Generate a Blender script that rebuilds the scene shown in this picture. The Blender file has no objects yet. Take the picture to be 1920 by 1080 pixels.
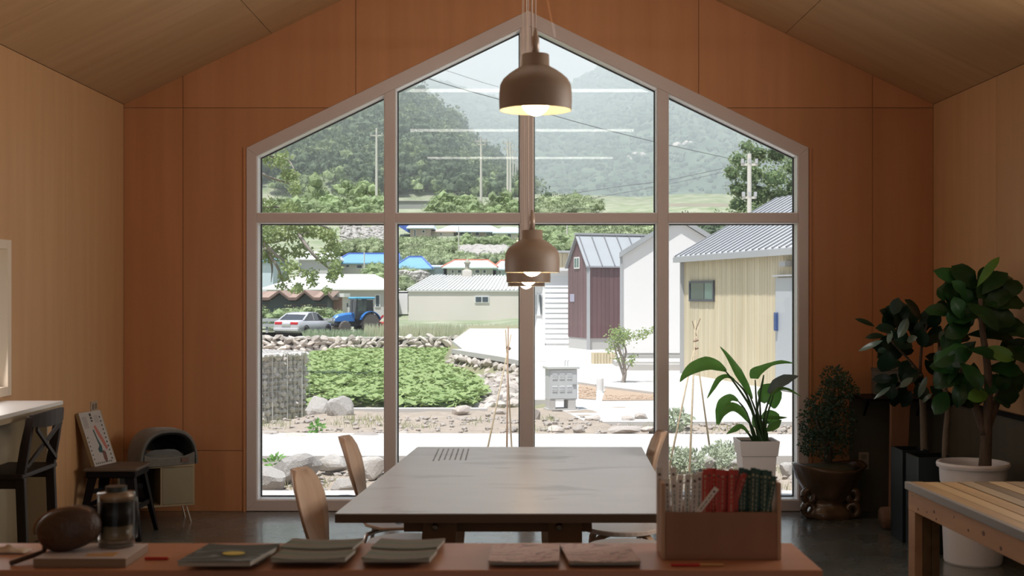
import bpy, bmesh, math, random
from mathutils import Vector, Matrix, noise
S = bpy.context.scene
COL = S.collection
PI = math.pi
R = math.radians
random.seed(7)
CAMZ = 1.54
FPX = 2400.0
HAZE = .0025

def P(px, py, Y):
    """world point seen at photo pixel (px, py) at distance Y"""
    return Vector(((px - 958) * Y / FPX, Y, CAMZ + (550 - py) * Y / FPX))

# ------------------------------------------------------------------ camera, sky, sun, exposure
cam = bpy.data.cameras.new('camera'); camo = bpy.data.objects.new('camera', cam); COL.objects.link(camo)
camo.location = (0, 0, CAMZ); camo.rotation_euler = (PI / 2, 0, 0)
cam.sensor_width = 36; cam.lens = 45.0
cam.shift_x = 2 / 1920; cam.shift_y = 10 / 1920
cam.clip_start = .05; cam.clip_end = 6000
cam.dof.use_dof = True; cam.dof.focus_distance = 12.0; cam.dof.aperture_fstop = 6.3
S.camera = camo
S.view_settings.view_transform = 'Standard'; S.view_settings.look = 'None'
S.view_settings.gamma = 1.0; S.view_settings.use_curve_mapping = False
S.view_settings.exposure = 0.0
S.cycles.max_bounces = 10; S.cycles.diffuse_bounces = 5; S.cycles.glossy_bounces = 4
S.cycles.transmission_bounces = 6; S.cycles.transparent_max_bounces = 16; S.cycles.volume_bounces = 3
S.cycles.caustics_reflective = False; S.cycles.caustics_refractive = False
S.cycles.sample_clamp_indirect = 4.0

W = bpy.data.worlds.new('world'); S.world = W; W.use_nodes = True
wn = W.node_tree; wn.nodes.clear()
wo = wn.nodes.new('ShaderNodeOutputWorld'); wb = wn.nodes.new('ShaderNodeBackground')
wt = wn.nodes.new('ShaderNodeTexCoord'); wsx = wn.nodes.new('ShaderNodeSeparateXYZ'); wr = wn.nodes.new('ShaderNodeValToRGB')
wn.links.new(wt.outputs['Generated'], wsx.inputs[0]); wn.links.new(wsx.outputs[2], wr.inputs[0])
wn.links.new(wr.outputs[0], wb.inputs[0]); wn.links.new(wb.outputs[0], wo.inputs[0])
e = wr.color_ramp.elements
e[0].position = 0.0; e[0].color = (.49, .505, .525, 1)
e[1].position = 1.0; e[1].color = (.50, .66, .90, 1)
m_ = e.new(.35); m_.color = (.58, .65, .74, 1)
wb.inputs[1].default_value = 1.05

sun = bpy.data.lights.new('sun', 'SUN'); suno = bpy.data.objects.new('sun', sun); COL.objects.link(suno)
sun.energy = 6.2; sun.angle = R(1.2); sun.color = (1, .975, .945)
suno.rotation_euler = Vector((-.30, -.43, 1.42)).to_track_quat('Z', 'Y').to_euler()

def area(name, loc, direction, sx, sy, power, col):
    l = bpy.data.lights.new(name, 'AREA'); o = bpy.data.objects.new(name, l); COL.objects.link(o)
    l.shape = 'RECTANGLE'; l.size = sx; l.size_y = sy; l.energy = power; l.color = col
    o.location = loc; o.rotation_euler = Vector(direction).to_track_quat('-Z', 'Y').to_euler()
    return o
# daylight at the left window; added fill lights at unseen rear and right openings
area('rear_fill', (.1, -2.8, 1.9), (0, 1, .15), 3.6, 1.8, 9, (1.0, .93, .84))
area('side_daylight', (-2.70, 5.95, 1.42), (1, 0, -.15), 1.9, .8, 12, (1, .97, .95))
area('right_fill', (2.93, 5.1, 1.9), (-1, 0, .10), 2.7, 1.2, 60, (1, .94, .86)).data.spread = R(160)

# ------------------------------------------------------------------ materials
MATS = {}
def mat(name, col, rough=.6, metal=0.0, col2=None, nscale=6.0, nstretch=(1, 1, 1), namt=.5, bump=0.0, bscale=40.0,
        emit=None, estr=0.0, coat=0.0, transl=0.0, rnd=0.0, spec=.5, alpha=None, detail=4.0, sharp=0.0, sheen=0.0):
    if name in MATS: return MATS[name]
    m = bpy.data.materials.new(name); m.use_nodes = True
    nt = m.node_tree; N = nt.nodes; L = nt.links; N.clear()
    out = N.new('ShaderNodeOutputMaterial'); b = N.new('ShaderNodeBsdfPrincipled')
    L.new(b.outputs[0], out.inputs[0])
    b.inputs['Roughness'].default_value = rough; b.inputs['Metallic'].default_value = metal
    b.inputs['Specular IOR Level'].default_value = spec
    b.inputs['Coat Weight'].default_value = coat
    if sheen: b.inputs['Sheen Weight'].default_value = sheen
    tc = N.new('ShaderNodeTexCoord'); mp = N.new('ShaderNodeMapping'); mp.inputs['Scale'].default_value = nstretch
    L.new(tc.outputs['Object'], mp.inputs[0])
    c = None
    if col2 is not None:
        n = N.new('ShaderNodeTexNoise'); n.inputs['Scale'].default_value = nscale; n.inputs['Detail'].default_value = detail
        L.new(mp.outputs[0], n.inputs[0])
        rr = N.new('ShaderNodeValToRGB'); k = .5 * (1 - sharp)
        rr.color_ramp.elements[0].position = max(0, .5 - .28 * (1 - sharp)); rr.color_ramp.elements[1].position = .5 + .28 * (1 - sharp)
        rr.color_ramp.elements[0].color = (*col, 1); rr.color_ramp.elements[1].color = (*col2, 1)
        L.new(n.outputs['Fac'], rr.inputs[0]); c = rr.outputs[0]
    if rnd:
        oi = N.new('ShaderNodeObjectInfo'); hs = N.new('ShaderNodeHueSaturation')
        mr = N.new('ShaderNodeMapRange'); mr.inputs['To Min'].default_value = 1 - rnd; mr.inputs['To Max'].default_value = 1 + rnd
        L.new(oi.outputs['Random'], mr.inputs[0]); L.new(mr.outputs[0], hs.inputs['Value'])
        if c: L.new(c, hs.inputs['Color'])
        else: hs.inputs['Color'].default_value = (*col, 1)
        c = hs.outputs[0]
    if c: L.new(c, b.inputs['Base Color'])
    else: b.inputs['Base Color'].default_value = (*col, 1)
    if bump:
        n2 = N.new('ShaderNodeTexNoise'); n2.inputs['Scale'].default_value = bscale; n2.inputs['Detail'].default_value = 5
        L.new(mp.outputs[0], n2.inputs[0])
        bp = N.new('ShaderNodeBump'); bp.inputs['Strength'].default_value = bump; bp.inputs['Distance'].default_value = .02
        L.new(n2.outputs['Fac'], bp.inputs['Height']); L.new(bp.outputs[0], b.inputs['Normal'])
    if emit:
        b.inputs['Emission Color'].default_value = (*emit, 1); b.inputs['Emission Strength'].default_value = estr
    if transl:
        t = N.new('ShaderNodeBsdfTranslucent'); mx = N.new('ShaderNodeMixShader'); mx.inputs[0].default_value = transl
        if c: L.new(c, t.inputs[0])
        else: t.inputs[0].default_value = (*col, 1)
        L.new(b.outputs[0], mx.inputs[1]); L.new(t.outputs[0], mx.inputs[2]); L.new(mx.outputs[0], out.inputs[0])
    MATS[name] = m
    return m

def glass_mat(name, tint=(1, 1, 1), refl=1.0, rough=0.0, veil=0.0):
    m = bpy.data.materials.new(name); m.use_nodes = True
    nt = m.node_tree; N = nt.nodes; L = nt.links; N.clear()
    out = N.new('ShaderNodeOutputMaterial'); t = N.new('ShaderNodeBsdfTransparent'); g = N.new('ShaderNodeBsdfGlossy')
    fr = N.new('ShaderNodeFresnel'); fr.inputs[0].default_value = 1.5; mu = N.new('ShaderNodeMath'); mu.operation = 'MULTIPLY'
    mu.inputs[1].default_value = refl; mx = N.new('ShaderNodeMixShader')
    t.inputs[0].default_value = (*tint, 1); g.inputs['Roughness'].default_value = rough
    L.new(fr.outputs[0], mu.inputs[0]); L.new(mu.outputs[0], mx.inputs[0])
    L.new(t.outputs[0], mx.inputs[1]); L.new(g.outputs[0], mx.inputs[2]); last = mx.outputs[0]
    if veil:  # translucent mix lays a pale bloom veil over the outside view
        tl = N.new('ShaderNodeBsdfTranslucent'); tl.inputs[0].default_value = (.95, .97, 1, 1); m2 = N.new('ShaderNodeMixShader'); m2.inputs[0].default_value = veil
        L.new(last, m2.inputs[1]); L.new(tl.outputs[0], m2.inputs[2]); last = m2.outputs[0]
    L.new(last, out.inputs[0])
    MATS[name] = m
    return m

# ------------------------------------------------------------------ mesh builder
class MB:
    def __init__(s): s.v = []; s.f = []; s.M = None
    def add(s, vs, fs):
        o = len(s.v); s.v.extend(Vector(a) for a in vs); s.f.extend(tuple(i + o for i in f) for f in fs); return s
    def box(s, c, d, rot=None, taper=1.0):
        x, y, z = d[0] / 2, d[1] / 2, d[2] / 2; vs = []
        for sz in (-1, 1):
            t = taper if sz > 0 else 1.0
            for sx, sy in ((-1, -1), (1, -1), (1, 1), (-1, 1)): vs.append(Vector((sx * x * t, sy * y * t, sz * z)))
        if rot is not None:
            m = rot if isinstance(rot, Matrix) else Matrix.Rotation(rot, 3, 'Z'); vs = [m @ v for v in vs]
        c = Vector(c)
        return s.add([v + c for v in vs], [(3, 2, 1, 0), (4, 5, 6, 7), (0, 1, 5, 4), (1, 2, 6, 5), (2, 3, 7, 6), (3, 0, 4, 7)])
    def bb(s, x0, x1, y0, y1, z0, z1): return s.box(((x0 + x1) / 2, (y0 + y1) / 2, (z0 + z1) / 2), (abs(x1 - x0), abs(y1 - y0), abs(z1 - z0)))
    def bar(s, a, b, w, h=None, up=(0, 0, 1)):
        a, b = Vector(a), Vector(b); h = h or w; d = (b - a); L = d.length; d.normalize(); u = Vector(up)
        x = d.cross(u)
        if x.length < 1e-4: x = d.cross(Vector((1, 0, 0)))
        x.normalize(); z = x.cross(d)
        m = Matrix((x, d, z)).transposed()
        return s.box((a + b) / 2, (w, L, h), m)
    def prism(s, poly, off):
        """poly: list of 3D points, extruded by off"""
        n = len(poly); off = Vector(off); vs = [Vector(p) for p in poly] + [Vector(p) + off for p in poly]
        fs = [tuple(range(n))[::-1], tuple(range(n, 2 * n))] + [(i, (i + 1) % n, n + (i + 1) % n, n + i) for i in range(n)]
        return s.add(vs, fs)
    def tube(s, pts, rad, n=8, cap=True):
        pts = [Vector(p) for p in pts]
        if not isinstance(rad, (list, tuple)): rad = [rad] * len(pts)
        vs = []; fs = []; prev = None
        for i, p in enumerate(pts):
            d = (pts[min(i + 1, len(pts) - 1)] - pts[max(i - 1, 0)]).normalized()
            if prev is None:
                x = d.cross(Vector((0, 0, 1)))
                if x.length < 1e-3: x = d.cross(Vector((0, 1, 0)))
            else: x = prev - d * prev.dot(d)
            x.normalize(); prev = x; y = d.cross(x)
            for k in range(n):
                a = 2 * PI * k / n; vs.append(p + (x * math.cos(a) + y * math.sin(a)) * rad[i])
        for i in range(len(pts) - 1):
            for k in range(n):
                a, b = i * n + k, i * n + (k + 1) % n; fs.append((a, b, b + n, a + n))
        if cap: fs.append(tuple(range(n))[::-1]); fs.append(tuple(range((len(pts) - 1) * n, len(pts) * n)))
        return s.add(vs, fs)
    def lathe(s, prof, c=(0, 0, 0), n=24, sx=1.0, sy=1.0, sq=0.0):
        c = Vector(c); vs = []; fs = []
        for r, z in prof:
            for k in range(n):
                a = 2 * PI * k / n; vs.append(c + Vector((r * math.cos(a) * sx, r * math.sin(a) * sy, z)))
        for i in range(len(prof) - 1):
            for k in range(n):
                a, b = i * n + k, i * n + (k + 1) % n; fs.append((a, b, b + n, a + n))
        if prof[0][0] > 1e-5: fs.append(tuple(range(n))[::-1])
        if prof[-1][0] > 1e-5: fs.append(tuple(range((len(prof) - 1) * n, len(prof) * n)))
        return s.add(vs, fs)
    def rings(s, rings, cap=True, closed=True):
        n = len(rings[0]); vs = [p for r in rings for p in r]; fs = []
        for i in range(len(rings) - 1):
            for k in range(n if closed else n - 1):
                a, b = i * n + k, i * n + (k + 1) % n; fs.append((a, b, b + n, a + n))
        if cap: fs.append(tuple(range(n))[::-1]); fs.append(tuple(range((len(rings) - 1) * n, len(rings) * n)))
        return s.add(vs, fs)
    def ball(s, c, r, sub=2, jit=0.0, sc=(1, 1, 1), seed=0, freq=1.5):
        bm = bmesh.new(); bmesh.ops.create_icosphere(bm, subdivisions=sub, radius=1)
        c = Vector(c); off = Vector((seed * 3.17, seed * 1.71, seed * 7.3)); vs = []
        for v in bm.verts:
            k = 1 + jit * noise.noise(v.co * freq + off) * 2 if jit else 1
            q = v.co * k * r; vs.append(c + Vector((q.x * sc[0], q.y * sc[1], q.z * sc[2])))
        fs = [tuple(v.index for v in f.verts) for f in bm.faces]; bm.free()
        return s.add(vs, fs)
    def leaf(s, base, tip, w, nrm=None, curl=.15, seg=5, fold=.12, shape=1.0):
        base, tip = Vector(base), Vector(tip); d = tip - base; L = d.length
        if L < 1e-6: return s
        d.normalize(); nrm = Vector(nrm) if nrm is not None else Vector((0, -.5, .8))
        x = d.cross(nrm)
        if x.length < 1e-3: x = d.cross(Vector((1, 0, 0)))
        x.normalize(); n = x.cross(d); vs = []; fs = []
        for i in range(seg + 1):
            t = i / seg; ww = w / 2 * (math.sin(PI * t ** (.8 * shape))) ** .75 if 0 < i < seg else w * .02
            p = base + d * L * t + n * (curl * L * math.sin(PI * t))
            vs += [p - x * ww + n * fold * ww * 2, p, p + x * ww + n * fold * ww * 2]
        for i in range(seg):
            a = i * 3; fs += [(a, a + 1, a + 4, a + 3), (a + 1, a + 2, a + 5, a + 4)]
        return s.add(vs, fs)
    def ribbon(s, pts, widths, nrm=(0, -1, .3), fold=.1):
        pts = [Vector(p) for p in pts]; n0 = Vector(nrm); vs = []; fs = []
        for i, p in enumerate(pts):
            d = (pts[min(i + 1, len(pts) - 1)] - pts[max(i - 1, 0)]).normalized(); x = d.cross(n0).normalized(); n = x.cross(d)
            w = widths[i] / 2; vs += [p - x * w + n * fold * w, p, p + x * w + n * fold * w]
        for i in range(len(pts) - 1):
            a = i * 3; fs += [(a, a + 1, a + 4, a + 3), (a + 1, a + 2, a + 5, a + 4)]
        return s.add(vs, fs)
    def build(s, name, m, parent=None, smooth=False, bevel=0.0, origin=None, kind=None, label=None, world=False, seg=2):
        off = Vector((0, 0, 0))
        if world and parent is not None:
            q = parent
            while q is not None: off += q.location; q = q.parent
        if origin is not None: off = Vector(origin)
        me = bpy.data.meshes.new(name); me.from_pydata([v - off for v in s.v], [], s.f)
        if smooth: me.polygons.foreach_set('use_smooth', [True] * len(me.polygons))
        if isinstance(m, bpy.types.Material): me.materials.append(m)
        me.update()
        o = bpy.data.objects.new(name, me); COL.objects.link(o)
        if parent is not None: o.parent = parent
        if origin is not None: o.location = off
        if bevel:
            b = o.modifiers.new('bevel', 'BEVEL'); b.width = bevel; b.segments = seg; b.limit_method = 'ANGLE'; b.angle_limit = R(40)
        if kind: o['kind'] = kind
        if label: o['label'] = label
        return o

def smooth_path(pts, k=4):
    pts = [Vector(p) for p in pts]; out = []
    for i in range(len(pts) - 1):
        p0, p1, p2, p3 = pts[max(i - 1, 0)], pts[i], pts[i + 1], pts[min(i + 2, len(pts) - 1)]
        for j in range(k):
            t = j / k; out.append(.5 * ((2 * p1) + (p2 - p0) * t + (2 * p0 - 5 * p1 + 4 * p2 - p3) * t * t + (3 * p1 - p0 - 3 * p2 + p3) * t ** 3))
    out.append(pts[-1]); return out

def tag(o, label=None, cat=None, group=None, kind=None):
    if label: o['label'] = label
    if cat: o['category'] = cat
    if group: o['group'] = group
    if kind: o['kind'] = kind
    return o
def thing(name, label, cat, loc=(0, 0, 0), rz=0.0, group=None):
    o = bpy.data.objects.new(name, None); COL.objects.link(o); o.empty_display_size = .1
    o.location = loc; o.rotation_euler = (0, 0, rz); return tag(o, label, cat, group)
def struct(name, loc=(0, 0, 0)):
    o = bpy.data.objects.new(name, None); COL.objects.link(o); o.location = loc; o['kind'] = 'structure'; return o
def copy_tree(o, parent=None, loc=None, rz=None, label=None, scale=None):
    kids = list(o.children)
    c = o.copy(); COL.objects.link(c)
    if parent is not None: c.parent = parent
    if loc is not None: c.location = loc
    if rz is not None: c.rotation_euler = (0, 0, rz)
    if scale is not None: c.scale = (scale,) * 3
    if label: c['label'] = label
    for k in kids: copy_tree(k, c)
    return c

def clip_half(poly, nx, nz, d, keep_ge=True):
    """clip 2D poly with nx*x+nz*z >= d (or <=)"""
    out = []; sg = 1 if keep_ge else -1
    for i in range(len(poly)):
        a, b = poly[i], poly[(i + 1) % len(poly)]
        fa, fb = sg * (nx * a[0] + nz * a[1] - d), sg * (nx * b[0] + nz * b[1] - d)
        if fa >= 0: out.append(a)
        if (fa > 0 and fb < 0) or (fa < 0 and fb > 0):
            t = fa / (fa - fb); out.append((a[0] + (b[0] - a[0]) * t, a[1] + (b[1] - a[1]) * t))
    return out
def area2(poly): return .5 * abs(sum(poly[i][0] * poly[(i + 1) % len(poly)][1] - poly[(i + 1) % len(poly)][0] * poly[i][1] for i in range(len(poly)))) if len(poly) > 2 else 0
def subtract_convex(poly, hole):
    """hole CCW convex. returns list of convex pieces of poly minus hole"""
    out = []; rem = poly
    for i in range(len(hole)):
        a, b = hole[i], hole[(i + 1) % len(hole)]
        nx, nz = -(b[1] - a[1]), (b[0] - a[0]); d = nx * a[0] + nz * a[1]   # inside: >= d
        o = clip_half(rem, nx, nz, d, False)
        if area2(o) > 1e-6: out.append(o)
        rem = clip_half(rem, nx, nz, d, True)
        if area2(rem) < 1e-7: break
    return out
# ------------------------------------------------------------------ room shell
XL, XR, YE, YR = -2.735, 2.983, 9.04, -3.0
XA = .124; ZEAVE = 2.875; SL = .478; ZAP = ZEAVE + SL * (XA - XL)
def roofz(x): return ZAP - SL * abs(x - XA)
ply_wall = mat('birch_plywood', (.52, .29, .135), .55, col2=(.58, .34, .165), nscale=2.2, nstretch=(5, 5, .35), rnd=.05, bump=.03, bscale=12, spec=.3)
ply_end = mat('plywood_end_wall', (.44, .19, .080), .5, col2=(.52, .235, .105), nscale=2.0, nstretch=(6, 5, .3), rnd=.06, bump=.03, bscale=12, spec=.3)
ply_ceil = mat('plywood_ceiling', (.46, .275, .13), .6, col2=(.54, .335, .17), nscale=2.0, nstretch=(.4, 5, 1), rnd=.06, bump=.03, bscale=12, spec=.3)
substrate = mat('dark_substrate', (.05, .035, .025), .9)
frame_m = mat('painted_window_frame', (.55, .45, .41), .38, col2=(.59, .49, .45), nscale=1.5, spec=.5)
bead_m = mat('window_bead_white', (.86, .85, .84), .3)
gasket_m = mat('black_gasket', (.02, .025, .025), .5)
pane_m = glass_mat('window_glass', (.985, .99, .99), .35, veil=.018)

# window outline on the end wall (x, z)
def E(px, py): return ((px - 958) / 265.5, CAMZ + (550 - py) / 265.5)
WO = [E(462, 958), E(1516, 958), E(1516, 277), E(990, 20), E(462, 277)]
# floor : polished concrete
def floor_mat():
    m = mat('polished_concrete', (.055, .06, .052), .22, col2=(.15, .155, .135), nscale=1.3, detail=8, bump=.05, bscale=7, coat=.35)
    N = m.node_tree.nodes; L = m.node_tree.links; b = [n for n in N if n.type == 'BSDF_PRINCIPLED'][0]
    n = N.new('ShaderNodeTexNoise'); n.inputs['Scale'].default_value = 3.2; n.inputs['Detail'].default_value = 6
    mr = N.new('ShaderNodeMapRange'); mr.inputs['To Min'].default_value = .12; mr.inputs['To Max'].default_value = .42
    mp = [q for q in N if q.type == 'MAPPING'][0]; L.new(mp.outputs[0], n.inputs[0]); L.new(n.outputs['Fac'], mr.inputs[0]); L.new(mr.outputs[0], b.inputs['Roughness'])
    b.inputs['Coat Roughness'].default_value = .12
    return m
MB().bb(XL - .2, XR + .2, YR - .2, YE + .2, -.15, 0).build('floor', floor_mat(), kind='structure')

TH = .012
def wall_root(name, slab):
    r = slab.build(name, substrate, kind='structure'); return r
def panel_xz(parent, rect, y, clipper, m, holes=()):
    x0, x1, z0, z1 = rect; g = .0018
    poly = [(x0 + g, z0 + g), (x1 - g, z0 + g), (x1 - g, z1 - g), (x0 + g, z1 - g)]
    poly = clipper(poly)
    if area2(poly) < 1e-4: return
    pieces = [poly]
    for h in holes: pieces = [q for p_ in pieces for q in subtract_convex(p_, h)]
    mb = MB()
    for q in pieces: mb.prism([(a, y, b) for a, b in q], (0, TH, 0))
    if mb.f: return mb.build('plywood_panel', m, parent)
def clip_roof(poly):
    p_ = clip_half(poly, -SL, 1, ZAP - SL * XA - .002, False) if False else poly
    # z <= ZAP - SL*|x-XA|
    p_ = clip_half(p_, SL, 1, ZAP + SL * XA, False)
    return clip_half(p_, -SL, 1, ZAP - SL * XA, False)
# end wall: backing slab with the window hole, then plywood panels
backing = MB()
big = clip_roof([(XL - .2, -.15), (XR + .2, -.15), (XR + .2, 5), (XL - .2, 5)])
for q in subtract_convex(big, WO): backing.prism([(a, YE + TH + .001, b) for a, b in q], (0, .20, 0))
wb_ = backing.build('wall_back', substrate, kind='structure')
cols = [XL] + [(v - 958) / 265.5 for v in (343, 667, 990, 1310, 1636)] + [XR]
zs = [0, CAMZ + (550 - 845) / 265.5, CAMZ + (550 - 202) / 265.5, 4.4]
for i in range(len(cols) - 1):
    for j in range(3):
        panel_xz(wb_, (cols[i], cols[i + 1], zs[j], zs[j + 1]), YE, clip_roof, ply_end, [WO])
# side walls. slab + panels in the YZ plane; window 2 hole on the left
WL = (4.95, 6.98, .985, 1.83)
def side_wall(name, x, sgn, hole):
    mb = MB(); xo = x + sgn * (TH + .001)
    if hole:
        y0, y1, z0, z1 = hole
        for a, b, c, d in ((YR, y0, -.15, ZEAVE), (y1, YE + .2, -.15, ZEAVE), (y0, y1, -.15, z0), (y0, y1, z1, ZEAVE)):
            mb.bb(xo, xo + sgn * .2, a, b, c, d)
    else: mb.bb(xo, xo + sgn * .2, YR, YE + .2, -.15, ZEAVE)
    w = mb.build(name, substrate, kind='structure')
    ys = [YE]; y = 7.86
    while y > YR: ys.append(y); y -= 1.22
    ys.append(YR); g = .0018
    for i in range(len(ys) - 1):
        a, b = ys[i + 1] + g, ys[i] - g
        rect = [(a, 0), (b, 0), (b, ZEAVE - .002), (a, ZEAVE - .002)]
        pcs = [rect]
        if hole: pcs = subtract_convex(rect, [(y0, z0), (y1, z0), (y1, z1), (y0, z1)]) or []
        m2 = MB()
        for q in pcs: m2.prism([(x, p_[0], p_[1]) for p_ in q], (sgn * TH, 0, 0))
        if m2.f: m2.build('plywood_panel', ply_wall, w)
    return w
side_wall('wall_left', XL, -1, WL)
side_wall('wall_right', XR, 1, (3.7, 6.5, 1.25, 2.55))
mb = MB(); HD = [(-1.8, .02), (2.0, .02), (2.0, 2.3), (-1.8, 2.3)]
for q in subtract_convex(big, HD): mb.prism([(a, YR - .2, b) for a, b in q], (0, .2, 0))
wf = mb.build('wall_front', ply_wall, kind='structure')
# ceiling: two slopes with panels
for sgn, name in ((-1, 'ceiling_left'), (1, 'ceiling_right')):
    xe = XL if sgn < 0 else XR
    n = Vector((sgn * SL, 0, 1)).normalized()
    A = Vector((XA, 0, ZAP)); B = Vector((xe, 0, roofz(xe))); dd = B - A; Ls = dd.length; dd.normalize()
    slab = MB(); o_ = n * .014
    ext = B + dd * .35
    slab.prism([A + o_ + Vector((0, YR - .2, 0)), ext + o_ + Vector((0, YR - .2, 0)), ext + o_ + Vector((0, YE + .5, 0)), A + o_ + Vector((0, YE + .5, 0))], n * .18)
    c = slab.build('ceiling' if sgn < 0 else 'ceiling.001', substrate, kind='structure')
    ts = [0, 1.17, Ls] if False else [0, Ls - 1.22, Ls]
    ts = [0, (1.69 + XA) / (XA - XL) * Ls, Ls]
    ys = [YE, 7.88, 6.64, 5.42, 4.2, 2.98, 1.76, .54, -.68, -1.9, YR]; g = .002
    for i in range(len(ys) - 1):
        for j in range(2):
            a, b = ts[j] + g, ts[j + 1] - g; y0, y1 = ys[i + 1] + g, ys[i] - g
            q = [A + dd * a + Vector((0, y0, 0)), A + dd * b + Vector((0, y0, 0)), A + dd * b + Vector((0, y1, 0)), A + dd * a + Vector((0, y1, 0))]
            MB().prism(q, n * .012).build('plywood_panel', ply_ceil, c)

# ------------------------------------------------------------------ the big gable window
win = struct('window_1', (0, YE, 0))
Y0, Y1 = YE - .006, YE + .15        # frame front and back
YG = YE + .135                        # glass plane
def zinner(px): return px
def fr_piece(poly, name='frame', y0=Y0, y1=Y1, m=frame_m, bevel=.003):
    return MB().prism([(a, y0, b) for a, b in poly], (0, y1 - y0, 0)).build(name, m, win, world=True, bevel=bevel)
# outer frame ring pieces, outer outline WO, inner outline WI (frame face)
WI = [E(481, 938), E(1497, 938), E(1497, 292), E(988, 47), E(481, 292)]
for i, nm in enumerate(('frame_sill', 'frame_jamb', 'frame_rafter', 'frame_rafter', 'frame_jamb')):
    j = (i + 1) % 5
    fr_piece([WO[i], WO[j], WI[j], WI[i]], nm)
# slim dark reveal trim around the frame
WT = [E(458, 960), E(1520, 960), E(1520, 274), E(990, 15), E(458, 274)]
# mullions and transom
def slopez(px):   # inner frame underside at pixel column
    return E(px, 292 - (px - 481) * (245 / 507) if px <= 988 else 47 + (px - 988) * (245 / 509))[1]
mull = [(721, 741), (976, 1000), (1233, 1253)]
for a, b in mull:
    x0, x1 = E(a, 0)[0], E(b, 0)[0]
    top = [(x0, slopez(a)), (x1, slopez(b))]
    poly = [(x0, E(0, 938)[1]), (x1, E(0, 938)[1]), (x1, slopez(b) + .0), (x0, slopez(a))]
    if a == 976: poly = [(x0, E(0, 938)[1]), (x1, E(0, 938)[1]), (x1, slopez(b)), (E(988, 0)[0], E(0, 47)[1]), (x0, slopez(a))]
    fr_piece(poly, 'mullion', Y0 + .004, Y1 - .01)
xs_b = [(481, 721), (741, 976), (1000, 1233), (1253, 1497)]
for a, b in xs_b:
    x0, x1 = E(a, 0)[0], E(b, 0)[0]; z0, z1 = E(0, 417)[1], E(0, 400)[1]
    fr_piece([(x0, z0), (x1, z0), (x1, z1), (x0, z1)], 'transom', Y0 + .006, Y1 - .012)
# panes with beads and gaskets
def inset_poly(poly, d):
    n = len(poly); ls = []
    for i in range(n):
        a, b = poly[i], poly[(i + 1) % n]; dx, dz = b[0] - a[0], b[1] - a[1]; l = math.hypot(dx, dz)
        nx, nz = -dz / l, dx / l; ls.append((nx, nz, nx * a[0] + nz * a[1] + d))
    out = []
    for i in range(n):
        a, b = ls[i - 1], ls[i]; det = a[0] * b[1] - a[1] * b[0]
        out.append(((a[2] * b[1] - a[1] * b[2]) / det, (a[0] * b[2] - a[2] * b[0]) / det))
    return out
def ring(poly, d, y0, y1, nm, m, par):
    q = inset_poly(poly, d); mb = MB()
    for i in range(len(poly)):
        j = (i + 1) % len(poly); mb.prism([(poly[i][0], y0, poly[i][1]), (poly[j][0], y0, poly[j][1]), (q[j][0], y0, q[j][1]), (q[i][0], y0, q[i][1])], (0, y1 - y0, 0))
    mb.build(nm, m, par, world=True); return q
for a, b in xs_b:
    x0, x1 = E(a, 0)[0], E(b, 0)[0]
    lo = [(x0, E(0, 938)[1]), (x1, E(0, 938)[1]), (x1, E(0, 417)[1]), (x0, E(0, 417)[1])]
    up = [(x0, E(0, 400)[1]), (x1, E(0, 400)[1]), (x1, slopez(b)), (x0, slopez(a))]
    for poly in (lo, up):
        q = ring(poly, .006, YE + .012, YE + .145, 'glazing_bead', bead_m, win)
        q2 = ring(q, .007, YE + .122, YE + .145, 'gasket', gasket_m, win)
        MB().prism([(c[0], YG - .003, c[1]) for c in q2], (0, .006, 0)).build('pane', pane_m, win, world=True)
# dark plywood edge strip beside the jambs
for px in (457, 1517):
    x = E(px, 0)[0]; MB().bb(x, x + .016, YE - .010, YE + .001, 0, E(0, 277)[1]).build('trim_1' if px < 900 else 'trim_2', ply_end, kind='structure')

# window 2 in the left wall
w2 = struct('window_2', (XL, WL[1], WL[2]))
y0, y1, z0, z1 = WL
f2 = MB()
for a, b, c, d in ((y0, y0 + .05, z0, z1), (y1 - .05, y1, z0, z1), (y0 + .05, y1 - .05, z0, z0 + .05), (y0 + .05, y1 - .05, z1 - .05, z1), (5.95, 6.0, z0 + .05, z1 - .05)):
    f2.bb(XL - .16, XL + .012, a, b, c, d)
f2.build('frame', mat('light_casing', (.72, .60, .46), .45), w2, world=True, bevel=.002)
MB().bb(XL - .09, XL - .084, y0 + .05, y1 - .05, z0 + .05, z1 - .05).build('pane', pane_m, w2, world=True)
# small framed shelf-side trim seen at the photo's left edge (casing head)
# unseen glazed rear door, added as the opening for the rear fill
rd = struct('door_1_added', (0, YR, 0)); f3 = MB()
for x in (-1.8, -.55, .7, 1.95): f3.bb(x, x + .05, YR - .12, YR - .04, .02, 2.3)
for z in (.02, 2.25): f3.bb(-1.8, 2.0, YR - .12, YR - .04, z, z + .05)
f3.build('door_frame', frame_m, rd, world=True)
w3 = struct('window_3_added', (XR, 3.7, 1.25)); f4 = MB()  # unseen window added around the right fill light
for a, b, c, d in ((3.7, 3.75, 1.25, 2.55), (6.45, 6.5, 1.25, 2.55), (5.07, 5.13, 1.3, 2.5), (3.75, 6.45, 1.25, 1.3), (3.75, 6.45, 2.5, 2.55)): f4.bb(XR - .01, XR + .12, a, b, c, d)
f4.build('frame', frame_m, w3, world=True)
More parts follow.
